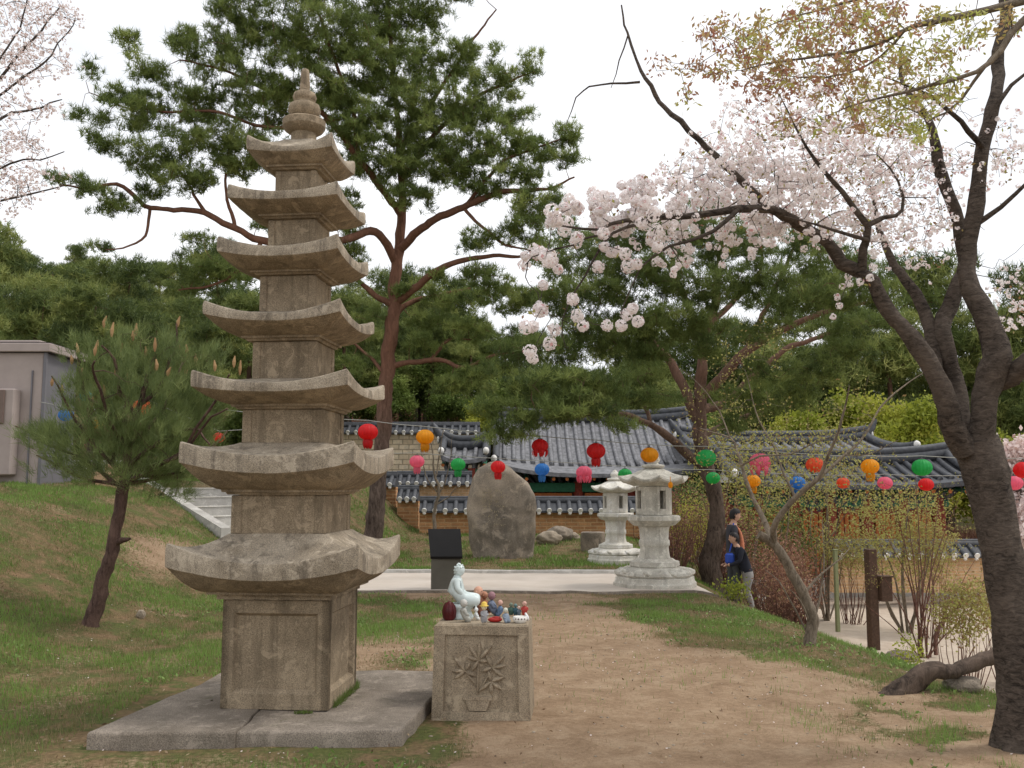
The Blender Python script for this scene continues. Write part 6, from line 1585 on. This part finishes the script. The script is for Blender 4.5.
# blossom clumps: dense pompoms at the lower left, looser sprays above
dense = [(560, 215, 16, 10), (575, 205, 14, 9), (595, 205, 20, 12), (615, 212, 18, 12), (612, 228, 22, 10), (560, 228, 6, 5), (640, 205, 20, 14), (660, 220, 22, 14), (640, 188, 20, 10), (690, 200, 26, 16), (690, 215, 16, 8), (720, 190, 28, 18), (750, 175, 30, 20), (735, 215, 24, 12), (700, 180, 20, 10), (760, 200, 28, 16), (790, 190, 24, 22), (800, 215, 24, 14), (770, 225, 20, 10),
         (665, 250, 14, 9), (655, 243, 10, 7), (670, 262, 14, 8), (690, 240, 16, 10), (720, 238, 18, 9), (640, 262, 6, 5), (625, 268, 5, 4), (620, 255, 8, 5), (610, 248, 8, 6), (580, 240, 8, 5), (752, 232, 16, 8), (525, 262, 5, 4), (537, 256, 12, 8), (552, 258, 10, 6), (548, 250, 8, 5), (545, 285, 5, 4), (532, 308, 10, 5), (545, 310, 6, 4), (523, 325, 5, 3.5), (536, 326, 5, 3.5), (530, 348, 6, 5), (533, 358, 5, 4), (545, 345, 6, 4),
         (552, 328, 4, 3), (575, 299, 4, 3), (577, 318, 3, 3), (581, 328, 4, 3), (622, 312, 8, 4), (630, 308, 6, 4), (612, 326, 6, 4), (628, 326, 8, 4), (560, 268, 6, 4), (598, 270, 5, 3), (640, 322, 3, 2), (820, 235, 14, 10), (850, 228, 12, 10), (845, 285, 4, 3), (868, 287, 4, 3), (848, 270, 6, 4), (865, 245, 8, 5)]
PO = []
for (x, y, rx, ry) in dense:
    n = max(1, int(rx * ry / 20)); 
    for _ in range(n):
        a = rng.random() * 6.28; r = rng.random() ** .5; PO.append(at(x + rx * r * math.cos(a), y + ry * r * math.sin(a), Yb - .55 + rng.normal(0, .22) + (.5 if x > 700 else .25 if x > 660 else 0)))
PO = np.array(PO); far_ = PO[:, 0] > at(655, 200, Yb - .5)[0]; PO = PO[~far_ | (rng.random(len(PO)) < .8)]; far_ = PO[:, 0] > at(655, 200, Yb - .5)[0]; PO[far_] += rng.normal(0, .05, (far_.sum(), 3))
loose = [(720, 165, 60, 20), (790, 150, 60, 40), (850, 190, 60, 50), (830, 120, 50, 30), (900, 160, 40, 40), (880, 220, 40, 30), (760, 120, 50, 25), (930, 240, 30, 30), (900, 100, 50, 30), (1010, 300, 20, 30), (1000, 150, 30, 30), (940, 180, 26, 40), (810, 90, 40, 20), (800, 200, 60, 40), (860, 150, 50, 40), (740, 145, 40, 20)]
LO_ = []
for (x, y, rx, ry) in loose:
    for _ in range(int(rx * ry / 30)):
        a = rng.random() * 6.28; r = rng.random() ** .5; LO_.append(at(x + rx * r * math.cos(a), y + ry * r * math.sin(a), Yb + rng.normal(0.3, .35)))
LO_ = np.array(LO_)
T.grow(PO + np.array([0, 0, .01]), .0024, .003, .006, .05, 4, .05, .08)
tw_ = pad_points([(800, 170, 70, 60, Yb, .4), (900, 190, 50, 60, Yb, .4), (740, 190, 70, 40, Yb - .3, .3), (600, 240, 60, 40, Yb - .6, .2), (960, 130, 40, 60, Yb, .4), (1000, 260, 20, 60, Yb, .3)], 60); T.grow(tw_, .0016, .004, .008, -.05, 4, .1, .1)
T.grow(LO_, .0016, .003, .006, -.05, 4, .08, .1)
def pompoms(mb, C_, r, n, size, tv=(0.35, 1)):
    k = len(C_); d = nrm(rng.normal(0, 1, (k, n, 3))); rr = r * rng.uniform(.8, 1.2, (k, 1, 1)) * rng.uniform(.75, 1.05, (k, n, 1))
    p = (C_[:, None] + d * rr).reshape(-1, 3); dd = d.reshape(-1, 3)
    s = nrm(np.cross(dd, rng.normal(0, 1, dd.shape))); u = np.cross(dd, s); h = size * rng.uniform(.7, 1.2, (len(p), 1))
    q = dd * h * .35
    V = np.stack([p - s * h, p - u * h + q, p + s * h, p + u * h + q], 1).reshape(-1, 3)
    mb.add(V, np.arange(len(V)).reshape(-1, 4), 0, np.repeat(np.clip(rng.uniform(tv[0], tv[1], len(p)) - (rng.random(len(p)) < .07) * .5, 0, 1), 4))
mb = MB(); pompoms(mb, PO[~far_], .034, 80, .0105)
q_ = np.repeat(PO[far_], 3, 0) + rng.normal(0, .04, (far_.sum() * 3, 3)); pompoms(mb, q_, .021, 28, .0095)
sub = np.repeat(LO_, 3, 0) + rng.normal(0, .05, (len(LO_) * 3, 3)); pompoms(mb, sub, .015, 9, .0095, (.1, 1))
lv = MB(); q = np.vstack([LO_[rng.random(len(LO_)) < .6] + rng.normal(0, .05, 3), PO[rng.random(len(PO)) < .3]]); leaves(lv, np.repeat(q, 3, 0) + rng.normal(0, .04, (len(q) * 3, 3)), .03)
tree_objs('cherry_tree', 'large multi-stemmed cherry tree in pale pink bloom at the right edge', 'cherry tree', T, 'cherrybark', b, [('blossoms', mb, M['blossom']), ('young_leaves', lv, M['shrubleaf'])])

# --- maple branches reaching in from beyond the right edge ---------------------------
T = Tree(10); bx = 4.3; by = 5.2; gzz = gz(bx, by)
T.limbw(np.array([[bx, by, gzz - .1, .13], [bx, by, gzz + 1, .11], [bx - .05, by - .1, gzz + 2.6, .1], [bx - .3, by - .2, gzz + 3.9, .08], [bx - .4, by - .2, gzz + 5.2, .05], [bx - .5, by - .2, gzz + 6.2, .02]]), .01)
Ym = 4.9
def ml(*p): T.limb([(x, y, Y_, r) for (x, y, Y_, r) in p], jit=.006, k=6)
ml((1240, 60, Ym, .05), (1120, 20, Ym, .035), (1060, -5, Ym, .028), (990, 10, Ym - .05, .02), (930, 23, Ym - .1, .016), (905, 30, Ym - .1, .013), (870, 45, Ym - .1, .010), (830, 55, Ym - .1, .008), (780, 65, Ym - .1, .005), (740, 70, Ym - .1, .003))
ml((1240, 90, Ym, .05), (1110, 0, Ym - .2, .03), (1030, 15, Ym - .3, .022), (1000, 50, Ym - .3, .016), (975, 72, Ym - .3, .012), (930, 85, Ym - .3, .01), (890, 95, Ym - .3, .007), (850, 105, Ym - .3, .004), (820, 120, Ym - .3, .002))
ml((905, 30, Ym - .1, .008), (880, 60, Ym, .006), (850, 72, Ym, .005), (800, 75, Ym, .003), (760, 72, Ym, .002))
ml((1060, -5, Ym, .02), (980, -20, Ym + .2, .014), (900, -10, Ym + .2, .01), (820, 10, Ym + .3, .006), (760, 30, Ym + .3, .003), (700, 65, Ym + .3, .002))
ml((1030, 15, Ym - .3, .012), (990, 60, Ym - .1, .01), (960, 100, Ym, .007), (930, 120, Ym, .005), (900, 105, Ym, .003), (870, 130, Ym, .002))
mp_ = [(700, 72, 26, 12), (740, 50, 30, 22), (690, 95, 14, 8), (780, 35, 40, 22), (760, 75, 40, 16), (820, 20, 44, 20), (820, 60, 40, 22), (860, 30, 40, 20), (815, 85, 30, 16), (870, 70, 40, 20), (900, 20, 40, 16), (920, 60, 36, 20), (850, 105, 30, 14), (905, 105, 36, 20), (940, 90, 24, 20), (960, 30, 30, 20), (880, 125, 30, 12), (780, 120, 26, 8), (1000, 20, 20, 16), (925, 135, 22, 12), (720, 30, 24, 14), (860, 5, 60, 10), (830, 130, 20, 6), (770, 95, 20, 8), (660, 65, 10, 8)]
P = []
for (x, y, rx, ry) in mp_:
    for _ in range(int(rx * ry / 19)):
        a = rng.random() * 6.28; r = rng.random() ** .5; P.append(at(x + rx * r * math.cos(a), y + ry * r * math.sin(a), Ym + rng.normal(0, .3)))
P = np.array(P); T.grow(P, .0016, .0025, .005, -.03, 4, .08, .1)
lf = np.repeat(P, 11, 0) + rng.normal(0, .02, (len(P) * 11, 3)); mb = MB()
tv = np.repeat(np.clip(fbm(P[:, 0] * 1.3, P[:, 2] * 1.3, 2) * 1.8 - .35 + rng.normal(0, .2, len(P)), 0, 1), 11); leaves(mb, lf, .036, tv, aspect=.4, up=-.3)
tree_objs('maple_tree', 'maple with fresh yellow-green and reddish leaves reaching in over the top right corner', 'maple tree', T, 'greybark', (bx, by, gzz), [('leaves', mb, M['maple'])])

# --- cherry branch coming in from the upper left --------------------------------------
T = Tree(8); bx, by = -8.0, 11.0; g_ = gz(bx, by)
T.limbw(np.array([[bx, by, g_ - .1, .16], [bx, by, g_ + 1.2, .13], [bx + .1, by, g_ + 2.5, .1], [bx + .3, by, g_ + 4, .07], [bx + .5, by, g_ + 5.5, .04], [bx + .6, by, g_ + 6.5, .015]]), .02)
for l in (((-190, 230), (-90, 180), (-30, 120), (20, 80), (45, 65), (65, 40), (75, 15)), ((-190, 250), (-100, 210), (-40, 185), (10, 165), (40, 160), (62, 150)), ((-30, 120), (10, 60), (40, 30), (60, 5)), ((-190, 240), (-80, 160), (-20, 90), (20, 30), (30, -20)), ((-90, 180), (-20, 130), (30, 110), (50, 102), (60, 98)), ((-190, 270), (-60, 215), (0, 200), (40, 190), (60, 185))):
    T.limb([(x, y, by - .3 + rng.normal(0, .1), .018 * (1 - k / len(l)) + .003) for k, (x, y) in enumerate(l)], jit=.02, k=6)
lo2 = [(15, 30, 40, 30), (40, 60, 34, 20), (10, 70, 30, 22), (20, 110, 30, 14), (15, 160, 34, 26), (35, 180, 26, 12), (60, 20, 20, 14), (25, 5, 50, 10), (-40, 60, 40, 60), (-40, 170, 40, 50), (10, 200, 26, 14), (45, 110, 16, 6), (15, 140, 24, 12)]
P = []
for (x, y, rx, ry) in lo2:
    for _ in range(int(rx * ry / 10)):
        a = rng.random() * 6.28; r = rng.random() ** .5; P.append(at(x + rx * r * math.cos(a), y + ry * r * math.sin(a), by - .3 + rng.normal(0, .5)))
P = np.array(P); T.grow(P[::2], .003, .004, .01, -.05, 4, .08, .15)
sub = np.repeat(P, 2, 0) + rng.normal(0, .05, (len(P) * 2, 3)); mb = MB(); pompoms(mb, sub, .02, 7, .012, (0, 1))
tree_objs('cherry_tree', 'sparse pale cherry branches reaching in at the upper left corner', 'cherry tree', T, 'cherrybark', (bx, by, g_), [('blossoms', mb, M['blossom_pale'])])

# --- small bare tree in front of the gate ---------------------------------------------
T = Tree(10, .2); b = gpix(809, 646); Yb = b[1]
T.limb([(809, 652, Yb, .075), (809, 643, Yb, .062), (813, 618, Yb, .055), (803, 595, Yb, .05), (790, 570, Yb, .048), (778, 550, Yb, .046), (769, 540, Yb, .045), (759, 535, Yb, .042)], jit=.006, rough=.1, step=.06)
for l in ([(772, 543, .035), (768, 530, .032), (758, 510, .028), (750, 490, .022), (742, 465, .018), (737, 450, .014), (730, 438, .01), (700, 428, .006)],
          [(774, 545, .036), (773, 530, .034), (782, 512, .03), (800, 492, .026), (820, 477, .022), (828, 455, .016), (838, 430, .012), (845, 405, .009), (850, 385, .005)],
          [(820, 477, .018), (845, 455, .014), (868, 430, .012), (885, 400, .01), (910, 382, .007), (928, 370, .003)],
          [(795, 497, .014), (785, 475, .012), (775, 450, .01), (762, 430, .007), (752, 400, .005), (745, 370, .003)],
          [(742, 465, .012), (760, 455, .01), (790, 455, .008), (820, 440, .006), (850, 425, .003)], [(803, 595, .014), (820, 575, .012), (838, 560, .007), (850, 548, .003)], [(811, 625, .012), (800, 600, .008), (790, 590, .004)],
          [(809, 640, .014), (818, 600, .011), (825, 560, .008), (822, 520, .004)], [(811, 642, .012), (795, 610, .009), (780, 580, .006), (765, 570, .003)], [(730, 438, .008), (720, 410, .006), (700, 385, .004), (680, 370, .002)], [(845, 455, .008), (870, 455, .006), (900, 440, .003)]):
    T.limb([(x, y, Yb + .1 * q * (-1) ** len(l), r) for q, (x, y, r) in enumerate(l)], jit=.008, k=6)
P = pad_points([(760, 430, 50, 50, Yb, .5), (830, 430, 50, 40, Yb, .5), (800, 480, 60, 40, Yb, .5), (740, 360, 40, 40, Yb, .4), (860, 400, 40, 30, Yb, .4), (720, 460, 30, 30, Yb, .4), (840, 520, 36, 40, Yb, .3), (690, 420, 24, 40, Yb, .4), (770, 340, 30, 16, Yb, .4), (860, 480, 40, 40, Yb, .5)], 60)
T.grow(P, .0015, .004, .007, -.05, 4, .07, .12)
lf = np.repeat(P, 8, 0) + rng.normal(0, .045, (len(P) * 8, 3)); mb = MB(); leaves(mb, lf, .03, np.clip(rng.normal(.62, .2, len(lf)), 0, 1))
tree_objs('small_tree', 'small crooked tree with sparse bronze-yellow young leaves in front of the temple gate', 'tree', T, 'greybark', b, [('leaves', mb, M['shrubleaf'])])

# --- leaning log / old stem and red-stemmed shrub ---------------------------------------
T = Tree(16, .25); g_ = gpix(905, 692)
T.limb([(880, 706, g_[1], .08), (893, 697, g_[1], .095), (905, 689, g_[1], .085), (918, 678, g_[1], .075), (935, 671, g_[1], .06), (955, 669, g_[1] + .05, .055), (978, 662, g_[1] + .1, .05), (1000, 652, g_[1] + .15, .045), (1015, 640, g_[1] + .3, .03)], jit=.006, rough=.14, step=.05)
T.limb([(918, 680, g_[1], .03), (912, 690, g_[1] - .05, .025), (900, 696, g_[1] - .08, .012)], jit=.004)
tag(build('leaning_log', T.wood, M['logbark'], base=g_, smooth=True), 'dark weathered log leaning up from the ground left of the big cherry trunk', 'log')
T = Tree(7); b = gpix(924, 668); Yb = b[1] + .9; b = np.array([at(924, 665, Yb)[0], Yb, gz(at(924, 665, Yb)[0], Yb)])
rr = random.Random(11)
for (tx, ty) in ((880, 520), (890, 490), (905, 500), (915, 470), (928, 500), (940, 480), (952, 520), (962, 490), (945, 560), (975, 560), (870, 560), (900, 540), (930, 540), (860, 600), (985, 600), (918, 525)):
    x0 = 924 + rr.uniform(-6, 6); dY = rr.uniform(-.5, .5); mx = x0 + (tx - x0) * .35 + rr.uniform(-5, 5)
    T.limb([(x0, 668, Yb, .015), (mx, 668 + (ty - 668) * .5, Yb + dY * .5, .011), (tx, ty, Yb + dY, .003)], jit=.008, k=5)
T.limb([(936, 655, Yb, .035), (938, 630, Yb + .1, .032), (955, 608, Yb + .2, .028), (975, 592, Yb + .3, .024), (992, 570, Yb + .4, .015)], jit=.008)
P = pad_points([(890, 540, 30, 36, Yb, .5), (920, 520, 36, 40, Yb, .5), (950, 540, 30, 40, Yb, .5), (905, 500, 40, 24, Yb, .5), (940, 495, 34, 24, Yb, .5), (880, 585, 24, 24, Yb, .4), (960, 590, 20, 26, Yb, .4)], 55)
T.grow(P, .0015, .004, .006, -.1, 4, .06, .12); lf = np.repeat(P[P[:, 2] > at(0, 590, Yb)[2]], 5, 0); lf = lf + rng.normal(0, .04, lf.shape); mb = MB(); leaves(mb, lf, .034, np.clip(rng.normal(.55, .25, len(lf)), 0, 1))
tree_objs('shrub', 'many-stemmed shrub with reddish stems and olive young leaves left of the big cherry trunk', 'shrub', T, 'redbark', b, [('leaves', mb, M['shrubleaf'])])

# --- generic shrubs --------------------------------------------------------------------
def shrub(name, lab, px, py, Y, wpx, hpx, nst, nleaf, lsize, lmat, bmat, group=None, tmean=.5, depth=None, tr=.35, tw=.004, zc=.55, zr=.5):
    x = at(px, py, Y)[0]; g = gz(x, Y); s = Y / 950; w = wpx * s / 2; h = hpx * s; dp = depth or w
    T = Tree(5); pts = []
    for _ in range(nst):
        a = rng.random() * 6.28; r = rng.random() ** .5; tx = np.array([x + w * r * math.cos(a), Y + dp * r * math.sin(a), g + h * rng.uniform(.6, 1.0) * (1 - .3 * r)])
        p0 = np.array([x + (tx[0] - x) * tr, Y + (tx[1] - Y) * tr, g - .03]); mid = (p0 + tx) / 2 + rng.normal(0, .05 * h, 3)
        T.limbw(np.array([[*p0, tw * 2.2], [*mid, tw * 1.5], [*tx, tw * .5]]), 0, 0, .25, 4); pts.append(tx)
    u = nrm(rng.normal(0, 1, (nleaf // 5 + 1, 3))) * rng.random((nleaf // 5 + 1, 1)) ** .4; P = np.array([x, Y, g + h * zc]) + u * np.array([w, dp, h * zr])
    P = P[P[:, 2] > ground(P[:, 0], P[:, 1]) + .02]
    if len(P) < 900: T.grow(P, .0015, .004, .006, 0, 4, .08, .2)
    lf = np.repeat(P, 5, 0) + rng.normal(0, lsize * 1.3, (len(P) * 5, 3)); mb = MB(); leaves(mb, lf, lsize, np.clip(rng.normal(tmean, .25, len(lf)), 0, 1))
    return tree_objs(name, lab, 'shrub', T, bmat, (x, Y, g), [('leaves', mb, M[lmat])], group)
ag = 'reddish azalea bushes on the slope below the pine'
for (px, Y, wp, hp, tm) in ((672, 17.5, 66, 76, .35), (718, 18.2, 80, 84, .4), (768, 17.2, 84, 88, .45), (795, 18.6, 60, 80, .4), (782, 14.6, 50, 70, .5)):
    shrub('azalea_bush', 'reddish twiggy azalea bush on the slope between the pine trunk and the temple gate', px, 580, Y, wp, hp + 12, 90, 2800, .045, 'redtwig', 'redbark', ag, tm, .8)
for (px, Y, wp, hp, lab) in ((1000, 14, 60, 110, 'olive and green bush right of the big cherry trunk'), (850, 20, 60, 90, 'bronze leafed bush against the left part of the red temple gate'), (930, 18.5, 60, 110, 'tall olive bush hiding the right part of the temple gate beside the cherry trunk'), (960, 13, 60, 110, 'sparse bronze bush touching the left side of the big cherry trunk')):
    shrub('bush', lab, px, 560, Y, wp, hp, 22, 2400, .05, 'shrubleaf', 'redbark', None, .6, zc=.76, zr=.27)
for (px, Y, wp, hp, lab) in ((745, 19.5, 110, 190, 'thin yellow-green tree veiling the tiled roof right behind the pine trunk'), (825, 20.5, 120, 200, 'thin yellow-green tree veiling the middle of the right temple roof'), (905, 19, 100, 150, 'low thin yellow-green tree veiling the gate roof left of the cherry trunk')):
    shrub('thin_tree', lab, px, 590, Y, wp, hp, 9, 4600, .06, 'shrubleaf', 'greybark', None, .72, zc=.62, zr=.38, tr=.12, tw=.012)
for (px, Y, wp, hp, lab) in ((775, 20.5, 90, 110, 'dark green bush under the left end of the temple gate roof'), (690, 24, 60, 80, 'dark green bush between the far stone lantern and the pine trunk')):
    shrub('dark_bush', lab, px, 590, Y, wp, hp, 16, 5200, .07, 'pine_dark', 'greybark', None, .35, zc=.6, zr=.4)
shrub('small_bush', 'low bright green leafy bush at the foot of the brown post', 908, 640, 12.6, 30, 56, 14, 500, .05, 'fresh', 'greybark', None, .3)
shrub('forsythia', 'yellow-green forsythia bush behind the pine trunk by the far wall', 690, 540, 21, 50, 62, 26, 2600, .06, 'fresh', 'greybark', None, .85)
shrub('grass_clump', 'bright green tuft of long leaves on the bank edge before the child', 733, 596, 13.6, 26, 20, 18, 500, .05, 'fresh', 'greybark', None, .15)
# sapling before the wall
T = Tree(7); x = at(434, 540, 22)[0]; g_ = gz(x, 22)
T.limb([(434, 538, 22, .05), (435, 515, 22, .04), (438, 490, 22, .035), (434, 465, 22, .02), (430, 440, 22, .008)], jit=.02)
for l in ([(436, 500), (445, 485), (450, 460), (452, 440)], [(437, 492), (425, 475), (420, 450)], [(435, 480), (440, 455), (443, 430)], [(436, 505), (450, 497), (460, 485)]): T.limb([(a, c, 22, .018 - .004 * k) for k, (a, c) in enumerate(l)], jit=.02, k=5)
P = pad_points([(438, 455, 20, 30, 22, .4)], 30); T.grow(P, .003, .004, .01, -.1, 4)
tag(build('bare_sapling', T.wood, M['greybark'], base=(x, 22, g_), smooth=True), 'thin bare sapling in front of the brick wall left of the standing boulder', 'sapling')

# --- trees behind: pines and leafy trees on the hill, copies share meshes -----------------
def forest_tree(kind, seed, H):
    r_ = np.random.default_rng(seed); T = Tree(7)
    if kind == 'pine':
        T.limbw(np.array([[0, 0, -.5, .17], [.1, 0, H * .3, .14], [-.1, .1, H * .6, .1], [.1, 0, H * .95, .03]]), .03, step=.5)
        pads = []
        for k in range(26):
            z = H * r_.uniform(.42, 1.0); R_ = H * .34 * (1.15 - z / H * .75); a = r_.random() * 6.28; q = R_ * r_.uniform(.3, 1)
            pads.append((q * math.cos(a), q * math.sin(a), z, H * .13, H * .05))
        n, L_, w_ = 9, .34, .035
    else:
        T.limbw(np.array([[0, 0, -.5, .13], [.1, 0, H * .3, .1], [-.1, .1, H * .6, .06], [.1, 0, H * .9, .02]]), .03, step=.5)
        pads = []
        for k in range(22):
            z = H * r_.uniform(.3, .95); R_ = H * .36 * math.sin(math.pi * min(.95, z / H)) + .2; a = r_.random() * 6.28; q = R_ * r_.uniform(.2, 1)
            pads.append((q * math.cos(a), q * math.sin(a), z, H * .12, H * .10))
        n, L_, w_ = 7, .2, .07
    P = []; tv = []
    for (x, y, z, rr_, rz) in pads:
        m_ = 95; u = nrm(r_.normal(0, 1, (m_, 3))) * r_.random((m_, 1)) ** .4; P.append(np.array([x, y, z]) + u * np.array([rr_, rr_, rz])); tv.append(np.full(m_, r_.uniform(.15, .8)))
    C_ = np.array([[p[0], p[1], p[2]] for p in pads]); T.grow(C_, .02, .012, .07, -.1, 5, .08, .6)
    P = np.vstack(P); tv = np.concatenate(tv) + r_.normal(0, .12, len(P)); mb = MB()
    if kind == 'pine': tufts(mb, P, np.tile([0, 0, .6], (len(P), 1)), n, L_, w_, .8, tv)
    else: leaves(mb, np.repeat(P, 7, 0) + r_.normal(0, .14, (len(P) * 7, 3)), .17, np.repeat(tv, 7))
    return T, mb
protos = {}
def mkproto(key, kind, seed, H, bark_, leaf, name, lab, group):
    T, mb = forest_tree(kind, seed, H); t = tree_objs(name, lab, 'tree', T, bark_, (0, 0, 0), [('crown', mb, M[leaf])], group); protos[key] = [t, False, H]
FL = 'green pine standing among the others on the wooded hill behind'; FG = 'pines covering the wooded hill'
for k in range(4): mkproto('f%d' % k, 'pine', 100 + k, 8.0, 'pinebark2', 'forest', 'hill_pine', FL, FG)
def place(key, x, y, s, lab=None, group=None, dz=0):
    pr = protos[key]; o = pr[0] if not pr[1] else copy_tree(pr[0]); pr[1] = True
    o.location = (x, y, gz(x, y) + dz); o.rotation_euler = (0, 0, rng.random() * 6.28); o.scale = (s, s, s * rng.uniform(.9, 1.1))
    if lab: o['label'] = lab
    if group: o['group'] = group
    return o
cnt = 0
for Y in (40, 46, 53, 61, 70, 80, 92):
    w_ = Y * .60; stp = 3.6 + Y * .02; x = -w_ + rng.uniform(0, 2)
    while x < w_ * 1.0:
        zz = gz(x, Y)
        if not (Y < 44 and -2 < x < 14):
            place('f%d' % rng.integers(4), x + rng.uniform(-.8, .8), Y + rng.uniform(-2, 2), rng.uniform(.6, .9)); cnt += 1
        x += stp * rng.uniform(.8, 1.2)
print('hill trees', cnt)
# nearer leafy backdrop: left bank pines, fresh green trees behind the halls
for (px, Y, s) in ((-30, 28, .72), (30, 30, .75), (90, 27, .66), (150, 29, .7), (205, 26, .6), (250, 31, .72), (300, 29, .6), (345, 34, .66), (-60, 22, .6), (210, 34, .85), (120, 35, .85), (45, 38, .95), (-20, 37, 1.0)):
    place('f%d' % rng.integers(4), (px - 512) / 950 * Y, Y, s, 'green pine close behind the utility building and the bank at the left', 'nearer pines behind the bank at the left')
for (px, Y, s) in ((505, 34.5, .62), (545, 36.5, .8), (600, 37.5, .85), (470, 36, .6), (655, 37, .85), (430, 37, .66), (390, 36, .6), (450, 41, .9), (520, 40, .95), (560, 41, .9), (400, 42, .95)):
    place('f%d' % rng.integers(4), (px - 512) / 950 * Y, Y, s, 'green pine close behind the central tiled hall and the rubble wall', 'nearer pines behind the central hall')
for (px, Y, s) in ((760, 41, 1.15), (830, 43, 1.35), (890, 41, 1.3), (945, 44, 1.45), (1000, 42, 1.3), (1060, 41, 1.35), (700, 43, 1.2), (640, 43, 1.15)):
    place('f%d' % rng.integers(4), (px - 512) / 950 * Y, Y, s, 'tall green pine on the slope behind the right temple roofs', 'tall pines behind the right temple roofs')
mkproto('m0', 'leaf', 301, 5.0, 'greybark', 'midgreen', 'leafy_tree', 'x', 'g'); mkproto('m1', 'leaf', 302, 5.0, 'greybark', 'midgreen', 'leafy_tree', 'x', 'g')
for (px, Y, s) in ((385, 35, .55), (415, 37, .7), (450, 35.5, .6), (480, 38, .8), (515, 36, .75), (555, 38, .9), (345, 36, .7), (320, 33, .6), (600, 39, 1.0), (650, 38, .95), (700, 38.5, 1.0), (425, 44, 1.1), (500, 45, 1.2), (370, 42, 1.0), (245, 30, .6), (180, 27, .55), (560, 46, 1.2)):
    place('m%d' % rng.integers(2), (px - 512) / 950 * Y, Y, s, 'mid-green leafy tree on the slope behind the walls and the central hall', 'leafy trees on the slope behind the walls')
mkproto('l0', 'leaf', 201, 5.0, 'greybark', 'fresh', 'leafy_tree', 'x', 'g')
for (px, Y, s, lab) in ((800, 36, 1.0, 'yellow-green leafy tree behind the right temple roof, left one'), (855, 37, 1.15, 'yellow-green leafy tree in the middle behind the right temple roof'), (915, 36, 1.1, 'yellow-green leafy tree behind the temple roof nearest the cherry trunk'), (1010, 35, .9, 'yellow-green leafy tree right of the big cherry trunk'), (480, 33.6, .5, 'small yellow-green tree above the rubble wall beside the gatehouse')):
    place('l0', (px - 512) / 950 * Y, Y, s, lab).pop('group', None)
for o in SC.objects:
    if o.name.startswith('leafy_tree') and o.get('group') == 'g': del o['group']
mkproto('c0', 'leaf', 205, 4.0, 'cherrybark', 'blossom_pale', 'cherry_tree', 'distant pale cherry in bloom low at the right edge beyond the big cherry trunk', None)
place('c0', (1020 - 512) / 950 * 24, 24, .9)
# --- soft brushwood on the slope above the rubble wall
n = 14000; X = rng.uniform(-16, 20, n); Y = rng.uniform(33.5, 60, n); P = np.stack([X, Y, ground(X, Y)], 1)
mb = MB(); tufts(mb, P, np.tile([0, 0, 1.0], (n, 1)), 8, .7, .03, .6, rng.uniform(0, .6, n)); tag(build('brushwood', mb, M['redtwig']), 'brown leafless brushwood covering the slope behind the walls', 'brushwood', kind='stuff')
print('verts', sum(len(o.data.vertices) for o in SC.objects if o.type == 'MESH'))
